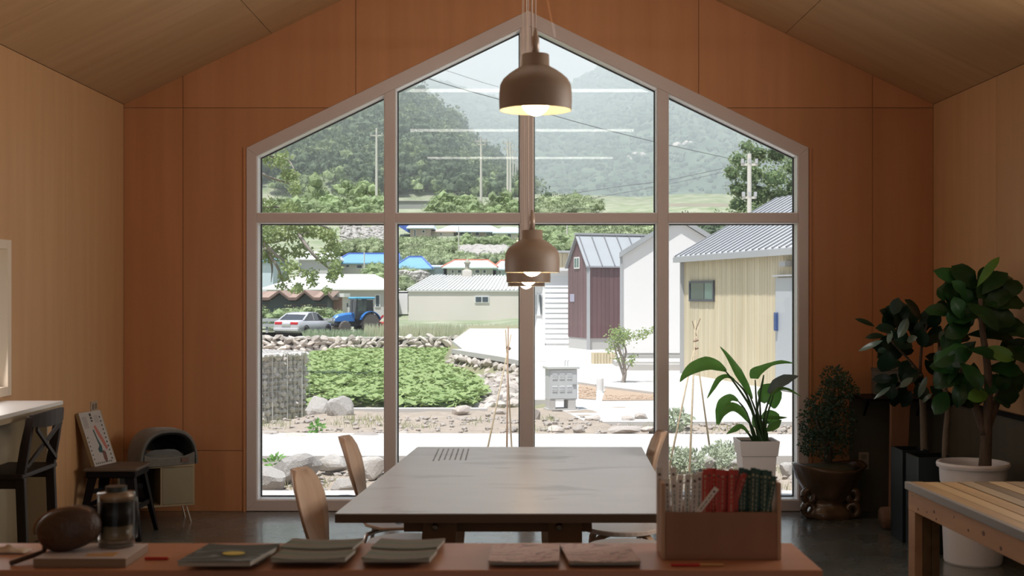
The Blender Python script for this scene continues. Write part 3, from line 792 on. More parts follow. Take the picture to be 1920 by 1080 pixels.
# ------------------------------------------------------------------ left side: wall counter, bar chair, metal stool, print, low cabinet, cat bed
whitetop = mat('white_laminate', (.58, .54, .50), .35)
pale_ply = mat('pale_plywood', (.27, .20, .115), .6, col2=(.32, .245, .145), nscale=2, nstretch=(5, 5, .4))
wc = thing('wall_counter', 'white-topped plywood counter along the left wall under the window', 'counter', (-2.56, 5.4, 0))
MB().bb(XL + .002, -2.40, 4.2, 6.86, .945, .965).build('counter_top', whitetop, wc, world=True, bevel=.001)
MB().bb(XL + .002, -2.402, 4.2, 6.858, .918, .9445).build('edge_board', pale_ply, wc, world=True)
MB().bb(XL + .002, -2.47, 6.815, 6.835, 0, .9175).build('end_panel', pale_ply, wc, world=True)
MB().bb(XL + .002, -2.43, 4.25, 4.27, 0, .9175).build('end_panel', pale_ply, wc, world=True)
for a, b in ((4.28, 5.5), (5.504, 6.81)): MB().bb(-2.60, -2.585, a, b, 0, .917).build('back_board', pale_ply, wc, world=True)
# X-back bar chair
darkw = mat('dark_stained_wood', (.016, .010, .007), .5, col2=(.026, .016, .011), nscale=4, nstretch=(6, 6, 1), spec=.2)
ch = thing('bar_chair', 'dark wooden high chair with a crossed back at the wall counter', 'chair', (-2.48, 6.36, 0)); CHX = True
# back posts near (Y 6.15) and far (Y 6.57); seat reaches to -X
for y in (6.16, 6.56):
    pts = [(-2.262, y, .0), (-2.275, y, .40), (-2.285, y, .66), (-2.262, y, .80), (-2.235, y, .945)]
    rr_ = []
    for i, p in enumerate(pts):
        hx = .022 if i < 4 else .016; rr_.append([Vector((p[0] - hx, p[1] - .016, p[2])), Vector((p[0] + hx, p[1] - .016, p[2])), Vector((p[0] + hx, p[1] + .016, p[2])), Vector((p[0] - hx, p[1] + .016, p[2]))])
    MB().rings(rr_).build('back_post', darkw, ch, world=True, bevel=.003)
    MB().bb(-2.60, -2.565, y - .018, y + .018, 0, .635).build('leg', darkw, ch, world=True, bevel=.003)
    MB().bb(-2.563, -2.30, y - .012, y + .012, .60, .645).build('seat_rail', darkw, ch, world=True)
    MB().bb(-2.563, -2.295, y - .010, y + .010, .22, .25).build('stretcher', darkw, ch, world=True)
MB().bb(-2.63, -2.262, 6.125, 6.595, .648, .672).build('seat', darkw, ch, world=True, bevel=.006)
for z in (.28,): MB().bb(-2.285, -2.262, 6.178, 6.542, z, z + .03).build('stretcher', darkw, ch, world=True)
rails = []
for k in range(9):
    u = -1 + 2 * k / 8; y = 6.36 + u * .215; x = -2.232 + .035 * (1 - u * u)
    zt_ = .965 - .01 * u * u; zb__ = .885 + .01 * u * u
    rails.append([Vector((x - .009, y, zb__)), Vector((x + .009, y, zb__)), Vector((x + .011, y, zt_)), Vector((x - .007, y, zt_))])
MB().rings(rails).build('top_rail', darkw, ch, world=True, smooth=False, bevel=.002)
MB().bar((-2.262, 6.176, .70), (-2.225, 6.544, .885), .012, .020).build('cross_slat', darkw, ch, world=True)
MB().bar((-2.250, 6.544, .70), (-2.213, 6.176, .885), .012, .020).build('cross_slat', darkw, ch, world=True)
ch.location.x -= .075
# metal stool
blackm = mat('black_painted_metal', (.006, .005, .006), .5, spec=.12)
oldw = mat('grey_brown_stool_seat', (.085, .062, .042), .6, col2=(.12, .085, .057), nscale=4, nstretch=(1, 6, 1))
ms = thing('metal_stool', 'black metal stool with a grey wooden seat, holding the framed print', 'stool', (-2.50, 8.14, 0))
MB().bb(-.17, .17, -.17, .17, .425, .45).build('seat', oldw, ms, bevel=.012)
MB().bb(-.155, .155, -.155, .155, .385, .4245).build('seat_skirt', blackm, ms, bevel=.008)
for sx in (-1, 1):
    for sy in (-1, 1):
        a = Vector((sx * .140, sy * .140, .41)); b = Vector((sx * .205, sy * .205, 0)); r1, r2 = .030, .016
        mb = MB()
        mb.rings([[b + Vector((-sx * r2 * 2, 0, 0)), b, b + Vector((0, -sy * r2 * 2, 0)), b + Vector((-sx * .004, -sy * .004, 0))], [a + Vector((-sx * r1 * 2, 0, 0)), a, a + Vector((0, -sy * r1 * 2, 0)), a + Vector((-sx * .005, -sy * .005, 0))]])
        mb.build('leg', blackm, ms)
for z, r in ((.20, .165),):
    for sx in (-1, 1):
        MB().bar((sx * r, -r, z), (sx * r, r, z), .006, .03).build('brace', blackm, ms); MB().bar((-r, sx * r, z), (r, sx * r, z), .006, .03).build('brace', blackm, ms)
MB().bar((-.15, -.15, .30), (.15, .15, .30), .006, .03).build('brace', blackm, ms)
# leaning print board
def shade_poly(): pass
pm = thing('framed_print', 'white poster board on a thick wooden panel, standing on the metal stool', 'picture', (0, 0, 0))
sA = FPX / 8.03
BL = Vector(((178 - 958) / sA, 8.03, .4512)); BR = Vector(((219 - 958) / (FPX / 8.26), 8.26, .4512))
lean = Vector((-.10, -.015, .338)); TL = BL + lean; TR = BR + lean
pm.location = BL
nrm = (BR - BL).cross(lean).normalized()
if nrm.y > 0: nrm = -nrm
MB().prism([BL, BR, TR, TL], -nrm * .024).build('wooden_panel', pale_ply, pm, world=True)
posterm = mat('poster_paper', (.42, .38, .34), .6)
def uv(u, v, o=.001): return BL.lerp(BR, u) + lean * v + nrm * o
MB().prism([uv(.0, .0, .0005), uv(.96, 0, .0005), uv(.96, 1, .0005), uv(.0, 1, .0005)], nrm * .0006).build('poster', posterm, pm, world=True)
pr = random.Random(5)
def dec(pts, m, nm, lab=None): MB().prism([uv(a, b, .0013) for a, b in pts], nrm * .0004).build(nm, m, pm, world=True, label=lab)
inkb = mat('black_print', (.02, .02, .02), .6); coral = mat('coral_print', (.42, .13, .09), .6); teal_i = mat('dark_teal_print', (.01, .05, .05), .6); brn_i = mat('brown_print', (.14, .05, .03), .6)
dec([(.46, .72), (.55, .74), (.72, .48), (.80, .30), (.72, .26), (.62, .42), (.52, .58)], coral, 'pink_sock_print')
dec([(.38, .66), (.43, .66), (.47, .50), (.56, .34), (.52, .22), (.38, .24), (.36, .30), (.46, .36), (.42, .5)], teal_i, 'dark_sock_print')
dec([(.50, .24), (.58, .27), (.66, .22), (.64, .08), (.56, .04), (.50, .10)], brn_i, 'brown_oval_print')
mb = MB()
def q(u0, u1, v0, v1): mb.prism([uv(u0, v0, .0013), uv(u1, v0, .0013), uv(u1, v1, .0013), uv(u0, v1, .0013)], nrm * .0004)
for i in range(11): q(.82 + .0 * i, .87, .08 + i * .078, .10 + i * .078 + .012)
for i in range(9): q(.08 + i * .085, .12 + i * .085, .035, .062)
for i in range(6): q(.05, .09, .12 + i * .08, .145 + i * .08)
for v0, l in ((.965, .05), (.90, .04), (.84, .03)): q(.42, .50, v0 - l, v0)
mb.build('printed_marks', inkb, pm, world=True, kind='stuff')
mb = MB()
for i in range(5): q(.08 + i * .04, .095 + i * .04, .70, .92)
for i in range(4): q(.60 + i * .045, .612 + i * .045, .78, .92)
mb.build('small_print', mat('grey_print', (.25, .22, .21), .6), pm, world=True, kind='stuff')
# outlet on the left wall
ot = mat('ivory_plastic', (.42, .34, .26), .4)
def outlet(loc, ax, label):
    t = thing('power_outlet', label, 'outlet', loc)
    if ax == 'x': MB().bb(0, .008, -.06, .06, -.035, .035).build('faceplate', ot, t, bevel=.002); [MB().lathe([(.017, 0), (.017, .003)], n=16).build('socket_face', blackm, t) for _ in ()]
    else: MB().bb(-.035, .035, -.008, 0, -.06, .06).build('faceplate', ot, t, bevel=.002)
    for s in (-1, 1):
        if ax == 'x': MB().bb(.0081, .011, s * .028 - .016, s * .028 + .016, -.018, .018).build('socket', mat('grey_socket', (.2, .17, .13), .5), t)
        else: MB().bb(-.018, .018, -.011, -.0081, s * .028 - .016, s * .028 + .016).build('socket', mat('grey_socket', (.2, .17, .13), .5), t)
outlet((XL + .0005, 8.38, .80), 'x', 'ivory wall outlet above the leaning print on the left wall')
outlet((2.487, YE - .0125, .36), 'y', 'ivory wall outlet low on the end wall right of the root pot')
# low cabinet
cream = mat('cream_cabinet', (.24, .20, .12), .5)
cab_in = mat('dark_cabinet_inside', (.05, .04, .035), .7)
cb = thing('low_cabinet', 'small cream cabinet on thin metal legs with an open left bay', 'cabinet', (-2.13, 8.62, 0), R(25))
x0, x1, y0, y1, z0, z1 = -.50, 0.0, 0.0, .26, .115, .39
MB().bb(x0, x1, y0, y1, z1 - .014, z1).build('cabinet_top', pale_ply, cb, bevel=.002)
MB().bb(x0, x1, y0, y1, z0, z0 + .014).build('cabinet_bottom', pale_ply, cb, bevel=.002)
for x in (x0, x0 + .275, x1 - .013): MB().bb(x, x + .013, y0, y1, z0 + .0142, z1 - .0142).build('side_panel', pale_ply, cb)
MB().bb(x0 + .0135, x1 - .0135, y1 - .008, y1, z0 + .0145, z1 - .0145).build('back_panel', cab_in, cb)
MB().bb(x0 + .289, x1 - .0135, y0 - .002, y0 + .012, z0 + .016, z1 - .016).build('door', cream, cb)
for x in (x0 + .05, x1 - .05):
    for y in (y0 + .04, y1 - .05):
        MB().tube([(x, y, z0), (x + (.03 if x > -.2 else -.02), y - (.02 if y < .1 else -.02), 0)], .006, 8).build('leg', mat('pale_metal_leg', (.5, .42, .33), .35, metal=.5), cb)
fc = Matrix.Rotation(R(25), 3, 'Z') @ Vector((-.36, .12, 0)) + Vector((-2.13, 8.62, .1295))
o = MB().bb(-.09, .09, -.08, .08, 0, .022).build('folded_cloth', mat('grey_cloth', (.12, .11, .10), .9), None, bevel=.008); o.location = fc
tag(o, 'grey folded cloth inside the open bay of the low cabinet', 'cloth')
# cat bed: felt dome with an arched opening
felt = mat('grey_felt', (.12, .113, .098), .95, col2=(.15, .142, .125), nscale=30, bump=.3, bscale=90, sheen=.3)
felt_in = mat('dark_felt_lining', (.02, .022, .022), .95)
cbz = .3905
kb = thing('cat_bed', 'grey felt cat bed with an arched opening on the low cabinet', 'cat bed', (-2.385, 8.69, cbz), R(36))
# half-barrel along local y; opening at -y end
def arch(y, sc, n=20, w=.205, h=.245):
    out = []
    for k in range(n + 1):
        a = PI * k / n; c_, s_ = math.cos(a), math.sin(a)
        out.append(Vector((w * sc * (abs(c_) ** .75) * (1 if c_ > 0 else -1), y, h * sc * s_ ** .8 if s_ > 0 else 0)))
    return out
outer = [arch(-.185, .90), arch(-.19, .955), arch(-.17, .99), arch(-.05, 1.0), arch(.08, .96), arch(.15, .84), arch(.19, .6), arch(.205, .25)]
inner = [arch(-.185, .90), arch(-.175, .84), arch(-.05, .86), arch(.08, .82), arch(.14, .68), arch(.17, .3)]
MB().rings(outer, cap=False, closed=False).rings([r[::-1] for r in outer[-1:]] * 1 + [r[::-1] for r in outer[-1:]], cap=False, closed=False).build('felt_shell', felt, kb, smooth=True)
MB().rings([r[::-1] for r in inner], cap=False, closed=False).build('lining', felt_in, kb, smooth=True)
lip = []
for k in range(15):
    u = -1 + 2 * k / 14; x = u * .175; yy = -.188 - .006 * (1 - u * u); h = .052 + .030 * abs(u) ** 3
    lip.append([Vector((x, yy, 0)), Vector((x, yy, h)), Vector((x, yy + .02, h)), Vector((x, yy + .02, 0))])
MB().rings(lip).build('front_lip', felt, kb, smooth=False, bevel=.004)
MB().ball((0, -.03, .045), .13, 3, .12, (1.15, 1.0, .33), 2, 2.2).build('cushion', mat('pale_grey_cushion', (.13, .128, .115), .95, sheen=.3), kb, smooth=True)
MB().bb(.075, .125, -.203, -.198, .018, .048).build('leather_tag', mat('brown_tag', (.10, .045, .02), .5), kb)

# ------------------------------------------------------------------ right side
# workbench, planks running in depth
plank_m = mat('workbench_plank', (.12, .065, .026), .5, col2=(.20, .118, .05), nscale=2.5, nstretch=(8, .8, 8), rnd=.45, bump=.05, bscale=10, spec=.35)
plank_2 = mat('golden_plank', (.18, .105, .042), .5, col2=(.25, .15, .062), nscale=2.5, nstretch=(8, .8, 8), rnd=.2); plank_3 = mat('grey_brown_plank', (.12, .075, .036), .5, col2=(.17, .11, .056), nscale=2.5, nstretch=(8, .8, 8), rnd=.2)
beam_m = mat('workbench_beam', (.46, .25, .125), .55, col2=(.34, .17, .085), nscale=3, nstretch=(6, .8, 6), bump=.05)
knot_m = mat('dark_knot', (.12, .05, .025), .6)
strip_m = mat('grey_edge_strip', (.17, .14, .12), .35)
zb_ = .74; sB = (903 - 550) / (CAMZ - zb_); YB = FPX / sB; XB = (1696 - 958) / sB
sN = (999 - 550) / (CAMZ - zb_); YN = FPX / sN; XN = (1920 - 958) / sN
wbt = thing('workbench', 'knotty wooden workbench of planks at the right edge of the picture', 'table', (XB, YB, 0))
ang = math.atan2(XN - XB, YB - YN); wbt.rotation_euler = (0, 0, ang)   # local -y runs along the visible edge
bl = 1.9; x = 0.0; k = 0; rg = random.Random(2)
while x < .86:
    w = rg.choice((.060, .068, .078)); MB().bb(x + .022, x + .022 + w - .0055, -bl, 0, zb_ - .028, zb_ - rg.uniform(0, .003)).build('plank', (plank_m, plank_2, plank_m, plank_3)[k % 4], wbt, bevel=.0015)
    x += w; k += 1
XW = x + .022
MB().bb(0, .0215, -bl, 0, zb_ - .030, zb_ + .001).build('edge_strip', strip_m, wbt, bevel=.002)
bmw = MB().bb(.012, .05, -bl, -.012, zb_ - .115, zb_ - .0305).build('apron', beam_m, wbt, bevel=.002)
MB().bb(.0505, XW, -.05, -.012, zb_ - .115, zb_ - .0305).build('apron', beam_m, wbt, bevel=.002)
for (yy, zz, r) in ((-.06, .05, .003), (-.13, .095, .006), (-.23, .09, .004), (-.31, .075, .007), (-.335, .10, .005), (-.52, .06, .004), (-.66, .085, .006), (-.80, .07, .010), (-.95, .095, .008)):
    m2 = MB().lathe([(r, 0), (r * .6, .0012), (0, .0013)], n=10, sy=1.5); m2.v = [Vector((.0118 - v.z, yy + v.y, zb_ - zz + v.x)) for v in m2.v]
    m2.build('knot', knot_m, bmw)
for i, (lx, w, m) in enumerate(((.012, .034, beam_m), (.048, .034, plank_m), (.084, .034, plank_m))):
    MB().bb(lx, lx + w, -.09, -.013, 0, zb_ - .1155).build('leg', m, wbt, bevel=.002)
for (lx, ly) in ((.012, -bl), (XW - .1, -bl), (XW - .1, -.09)): MB().bb(lx, lx + .09, ly, ly + .077, 0, zb_ - .1155).build('leg', beam_m, wbt, bevel=.002)
# dark speakers / boxes behind
spk = mat('black_cabinet', (.006, .009, .010), .5, spec=.2); spk2 = mat('dark_teal_front', (.014, .022, .025), .4, spec=.3)
for i, (a, b, t, Y, lab) in enumerate(((1692, 1742, 845, 7.9, 'left of the two black planter cabinets under the rubber tree'), (1722, 1790, 858, 7.55, 'right black planter cabinet, nearer, beside the white round pot'))):
    s = FPX / Y; x0, x1 = (a - 958) / s, (b - 958) / s; z = CAMZ - (t - 550) / s
    t_ = thing('black_planter', lab, 'planter', ((x0 + x1) / 2, Y + .12, 0), 0, 'black planters in the corner'); w = (x1 - x0) / 2
    for q0, q1, q2, q3, nm in ((-w, w, -.12, -.108, 'side'), (-w, w, .108, .12, 'side'), (-w, -w + .012, -.1075, .1075, 'side'), (w - .012, w, -.1075, .1075, 'side')): MB().bb(q0, q1, q2, q3, .001, z).build(nm, spk2 if q3 == -.108 else spk, t_)
    MB().bb(-w + .0125, w - .0125, -.107, .107, z - .06, z - .03).build('soil', mat('dark_soil', (.03, .022, .016), .95), t_)
# wooden post leaning in the corner, log on the floor, black wall shelf, pale box
pw = mat('reddish_post', (.17, .075, .035), .55, col2=(.22, .10, .05), nscale=3, nstretch=(8, 8, .6))
o = MB().prism([P(1668, 988, 8.5), P(1697, 985, 8.5), P(1708, 745, 8.5), P(1672, 700, 8.5)], (0, .04, 0)).build('wooden_post', pw, None, origin=(2.6, 8.5, 0), bevel=.004)
tag(o, 'reddish wooden board standing against the end wall behind the rubber tree', 'board')
lg = thing('log', 'short thick log lying on the floor in the right corner', 'log', (2.52, 8.35, 0))
MB().tube([(-.10, 0, .075), (0, .01, .078), (.10, 0, .075), (.14, .02, .07)], [.070, .074, .072, .05], 14).build('log_body', mat('brown_bark', (.16, .075, .035), .8, col2=(.10, .05, .025), nscale=8, bump=.4), lg, smooth=True)
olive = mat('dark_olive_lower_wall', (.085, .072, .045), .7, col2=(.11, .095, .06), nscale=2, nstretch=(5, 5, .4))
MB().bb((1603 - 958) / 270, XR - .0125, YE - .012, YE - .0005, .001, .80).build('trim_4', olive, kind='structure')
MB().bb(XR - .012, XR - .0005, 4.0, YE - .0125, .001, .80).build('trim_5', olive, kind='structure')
MB().bb(XR - .03, XR - .0005, 4.0, YE - .46, .8005, .83).build('trim_6', blackm, kind='structure')
ws = thing('wall_shelf', 'narrow black shelf on the end wall behind the plants', 'shelf', (2.75, YE - .1, .82))
sh0, sh1 = (1603 - 958) / 270, XR - .02
MB().bb(sh0, sh1, YE - .44, YE - .001, .812, .832).build('shelf_board', blackm, ws, world=True)
for x in (sh0 + .1, sh1 - .1): MB().bar((x, YE - .012, .68), (x, YE - .15, .806), .012, .012).build('bracket', blackm, ws, world=True)
pb = thing('grey_box', 'grey box standing on the black wall shelf behind the leaves', 'box', (2.64, YE - .08, .832))
MB().bb(-.10, .12, -.06, .06, .0005, .17).build('box_body', mat('dim_grey_box', (.16, .16, .15), .6), pb, bevel=.004)
MB().bb(-.104, .124, -.064, .064, .1705, .185).build('box_lid', mat('dim_grey_lid', (.13, .13, .12), .6), pb, bevel=.003)
# white round pot
whitep = mat('white_plastic_pot', (.86, .84, .85), .38)
potw = thing('fig_tree', 'tall fiddle-leaf fig in a round white pot by the right wall', 'plant', (0, 0, 0))
sP = (1066 - 550) / CAMZ; YP = FPX / sP; XP = (1845 - 958) / sP; potw.location = (XP, YP + .17, 0)
hp = .575
MB().lathe([(.155, 0.0), (.16, .01), (.178, hp * .80), (.182, hp * .80 + .002), (.186, hp - .03), (.200, hp - .028), (.203, hp - .012), (.198, hp), (.185, hp), (.178, hp - .02), (.172, hp - .12), (0.001, hp - .12)], n=56).build('pot', whitep, potw, smooth=False)
MB().lathe([(.17, 0), (.001, .012)], c=(0, 0, hp - .118), n=24).build('soil', mat('dark_soil', (.03, .022, .016), .95), potw)
bark = mat('dark_bark', (.075, .05, .035), .85, col2=(.13, .09, .06), nscale=14, nstretch=(3, 3, 1), bump=.5, bscale=30)
bark_l = mat('pale_bark', (.20, .155, .11), .8, col2=(.14, .105, .075), nscale=14, bump=.3)
YT = YP + .17
def TP(px, py, dy=0): return P(px, py, YT + dy)
tr = MB()
tr.tube(smooth_path([TP(1846, 884), TP(1848, 850), TP(1850, 800), TP(1853, 750), TP(1852, 690, -.03), TP(1842, 620, -.05), TP(1838, 560, -.06)], 3), [.038 - .0014 * i for i in range(19)], 10)
tr.tube(smooth_path([TP(1848, 815), TP(1832, 770, .02), TP(1812, 730, .05), TP(1800, 690, .05)], 3), [.030 - .002 * i for i in range(10)], 8)
tr.tube(smooth_path([TP(1851, 800), TP(1870, 750, .05), TP(1885, 690, .1), TP(1890, 640, .12)], 3), [.026 - .0016 * i for i in range(10)], 8)
tr.build('trunk', bark, potw, world=True, smooth=True)
figleaf = mat('fig_leaf', (.010, .046, .012), .38, col2=(.018, .072, .016), nscale=12, transl=.12, rnd=.35, spec=.35)
figbright = mat('bright_fig_leaf', (.10, .24, .03), .35, col2=(.14, .32, .05), nscale=14, transl=.35)  # lighter, yellower green for a few leaves
def leafobj(name, m, par, base, tip, w, nrm, curl=.12, fold=.15, wavy=.06, seed=0, lbl=None, shape=1.3, sub=7):
    base, tip = Vector(base), Vector(tip); d = tip - base; L_ = d.length; d.normalize(); nrm = Vector(nrm).normalized()
    x = d.cross(nrm)
    if x.length < .05: x = d.cross(Vector((0, 0, 1)))
    x.normalize(); n = x.cross(d); vs = []; fs = []; nc = 6
    for i in range(sub + 1):
        t = i / sub; ww = w / 2 * max(.03, math.sin(PI * min(1, t ** shape)) ** .6)
        p = base + d * L_ * t + n * (curl * L_ * math.sin(PI * t * .9))
        for k in range(nc + 1):
            u = -1 + 2 * k / nc; vs.append(p + x * ww * u + n * (fold * abs(u) * ww + wavy * ww * math.sin(t * 13 + seed + k) * abs(u)))
    for i in range(sub):
        for k in range(nc): a = i * (nc + 1) + k; fs.append((a, a + 1, a + nc + 2, a + nc + 1))
    return MB().add(vs, fs).build(name, m, par, world=True, smooth=True, label=lbl)
FL = [(1832, 538, 1882, 482, 16, 1), (1832, 540, 1754, 508, 34, 0), (1834, 549, 1767, 547, 42, 0), (1830, 545, 1788, 500, 42, 0), (1838, 556, 1922, 523, 36, 0), (1841, 552, 1897, 513, 32, 0),
      (1836, 571, 1930, 575, 42, 0), (1808, 568, 1862, 623, 30, 2), (1812, 628, 1906, 643, 28, 0), (1815, 655, 1875, 678, 24, 2), (1845, 652, 1902, 676, 26, 1), (1875, 655, 1928, 682, 32, 0),
      (1775, 735, 1744, 776, 30, 2), (1852, 738, 1811, 748, 26, 1), (1834, 705, 1887, 728, 20, 0), (1860, 745, 1899, 764, 18, 0), (1840, 590, 1780, 600, 40, 0), (1842, 600, 1900, 606, 40, 0),
      (1820, 600, 1765, 640, 36, 0), (1850, 620, 1925, 610, 36, 0), (1830, 640, 1780, 690, 34, 0), (1800, 690, 1760, 730, 34, 0), (1850, 690, 1910, 700, 30, 0), (1800, 680, 1830, 735, 32, 0),
      (1890, 640, 1930, 660, 36, 0), (1886, 690, 1935, 720, 28, 0), (1840, 560, 1805, 610, 36, 0), (1838, 545, 1855, 500, 30, 0), (1846, 580, 1895, 550, 34, 0), (1795, 700, 1748, 690, 28, 0), (1800, 710, 1790, 765, 26, 0), (1870, 700, 1850, 740, 24, 0)]
fr = random.Random(4)
for _ in range(34):
    bx, by = fr.uniform(1785, 1900), fr.uniform(545, 725); a = math.atan2(by - 640, bx - 1845) + fr.uniform(-1, 1); FL.append((bx, by, bx + 50 * math.cos(a), by + 44 * math.sin(a), fr.uniform(26, 38), 0))
for i, (bx, by, tx, ty, w, br) in enumerate(FL):
    dy = fr.uniform(-.10, .12) if br == 0 else -.12; s = sP
    base, tip = TP(bx, by, dy * .4), TP(tx, ty, dy)
    tip.y += fr.uniform(-.07, .07); tip.x = min(tip.x, XR - .06); base.x = min(base.x, XR - .08)
    leafobj('leaf', figbright if br == 1 else figleaf, potw, base, tip, w * 1.12 / s * 1.0, (fr.uniform(-.3, .3), -1, fr.uniform(.25, 1.0)), fr.uniform(.05, .2), fr.uniform(.05, .3), .12, i)
# arching pale-edged leaf
MB().ribbon([TP(1825, 660, -.15), TP(1812, 650, -.17), TP(1795, 648, -.18), TP(1775, 658, -.18), TP(1762, 668, -.18), TP(1751, 682, -.18)], [.01, .035, .045, .045, .04, .005], (0, -.5, 1)).build('leaf', figleaf, potw, world=True, smooth=True)
# rubber tree in black planters
rt = thing('rubber_tree', 'dark rubber tree with two pale trunks in the black planters', 'plant', (2.5, 7.8, 0))
def RP(px, py, dy=0): return P(px, py, 7.80 + dy)
MB().tube(smooth_path([P(1733, 862, 8.0), P(1732, 800, 8.0), P(1730, 755, 7.95), P(1725, 700, 7.9)], 3), [.024 - .0006 * i for i in range(10)], 10).build('trunk', bark_l, rt, world=True, smooth=True)
MB().tube(smooth_path([P(1772, 872, 7.68), P(1773, 820, 7.70), P(1777, 765, 7.72), P(1770, 720, 7.75), P(1762, 650, 7.8)], 3), [.020 - .0005 * i for i in range(13)], 10).build('trunk', bark_l, rt, world=True, smooth=True)
br_ = MB()
for pts in ([(1725, 700), (1700, 670), (1672, 640), (1662, 622)], [(1725, 700), (1728, 650), (1738, 610), (1748, 585)], [(1762, 650), (1755, 610), (1740, 580)], [(1725, 705), (1695, 720), (1680, 730)], [(1762, 660), (1770, 690), (1750, 720)]):
    br_.tube(smooth_path([RP(*p_) for p_ in pts], 2), [.010 - .0008 * i for i in range(len(pts) * 2 - 1)], 6)
br_.build('branches', bark, rt, world=True, smooth=True)
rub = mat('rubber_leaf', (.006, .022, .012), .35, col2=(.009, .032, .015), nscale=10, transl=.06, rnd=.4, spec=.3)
rub2 = mat('painted_lit_leaf', (.10, .15, .12), .22, transl=.1)  # light on the leaf painted in as a much paler leaf colour
RL = [(1665, 622, 1668, 580, 34, 0), (1640, 612, 1603, 598, 10, 0), (1659, 630, 1622, 634, 13, 0), (1655, 638, 1609, 659, 9, 1), (1728, 600, 1695, 562, 27, 0), (1668, 660, 1652, 697, 32, 0), (1684, 634, 1702, 596, 16, 1), (1662, 655, 1645, 660, 12, 0),
      (1720, 632, 1700, 640, 14, 1), (1765, 620, 1770, 645, 14, 1), (1670, 725, 1638, 749, 7, 1), (1712, 708, 1687, 727, 12, 1), (1738, 705, 1722, 746, 11, 1), (1748, 738, 1730, 755, 8, 1), (1762, 690, 1750, 708, 8, 1), (1672, 620, 1665, 645, 9, 1)]
for i in range(74):
    cx, cy = fr.uniform(1668, 1790), fr.uniform(590, 735)
    a = math.atan2(cy - 660, cx - 1725) + fr.uniform(-.9, .9); RL.append((cx, cy, cx + 40 * math.cos(a), cy + 34 * math.sin(a), fr.uniform(16, 27), 0))
for i, (bx, by, tx, ty, w, br) in enumerate(RL):
    dy = fr.uniform(-.18, .18) if br == 0 else -.2
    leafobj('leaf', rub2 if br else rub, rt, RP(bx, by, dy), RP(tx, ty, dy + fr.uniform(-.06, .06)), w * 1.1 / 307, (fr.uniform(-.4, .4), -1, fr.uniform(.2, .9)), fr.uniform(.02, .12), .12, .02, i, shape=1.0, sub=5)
# bird of paradise
bp = thing('bird_of_paradise', 'large-leaved plant in a tall square white pot before the window', 'plant', (0, 0, 0))
YBp = 8.35; sp_ = FPX / YBp; bp.location = ((1425 - 958) / sp_, YBp + .13, 0)
hz = CAMZ - (828 - 550) / sp_; hw = 37.5 / sp_
whq = mat('white_square_pot', (.82, .77, .75), .4)
def sqring(h0, h1, w0, w1, th, nm):
    mb = MB()
    for k in range(4):
        c_, s_ = math.cos(k * PI / 2), math.sin(k * PI / 2); rot = Matrix.Rotation(k * PI / 2, 3, 'Z')
        pts = [(-w0, -w0, h0), (w0, -w0, h0), (w1, -w1, h1), (-w1, -w1, h1), (-w0 + th, -w0 + th, h0), (w0 - th, -w0 + th, h0), (w1 - th, -w1 + th, h1), (-w1 + th, -w1 + th, h1)]
        mb.add([rot @ Vector(p_) for p_ in pts], [(0, 1, 2, 3), (5, 4, 7, 6), (3, 2, 6, 7), (1, 0, 4, 5)])
    return mb.build(nm, whq, bp)
sqring(0, hz - .098, hw * .68, hw * .86, .008, 'pot_body')
sqring(hz - .098, hz, hw * .92, hw, .010, 'pot_collar')
MB().bb(-hw * .85, hw * .85, -hw * .85, hw * .85, hz - .03, hz - .02).build('soil', mat('dark_soil', (.03, .022, .016), .95), bp)
bpl = mat('paradise_leaf', (.10, .27, .05), .35, col2=(.17, .38, .08), nscale=10, transl=.6, spec=.5)
bpb = mat('painted_sheen_leaf', (.10, .14, .13), .25, transl=.2)  # bluish sheen painted into the leaf colour
stem_m = mat('green_stalk', (.035, .085, .025), .4, transl=.1)
YL = YBp + .13
def LP(p, dy=0): return P(p[0], p[1], YL + dy)
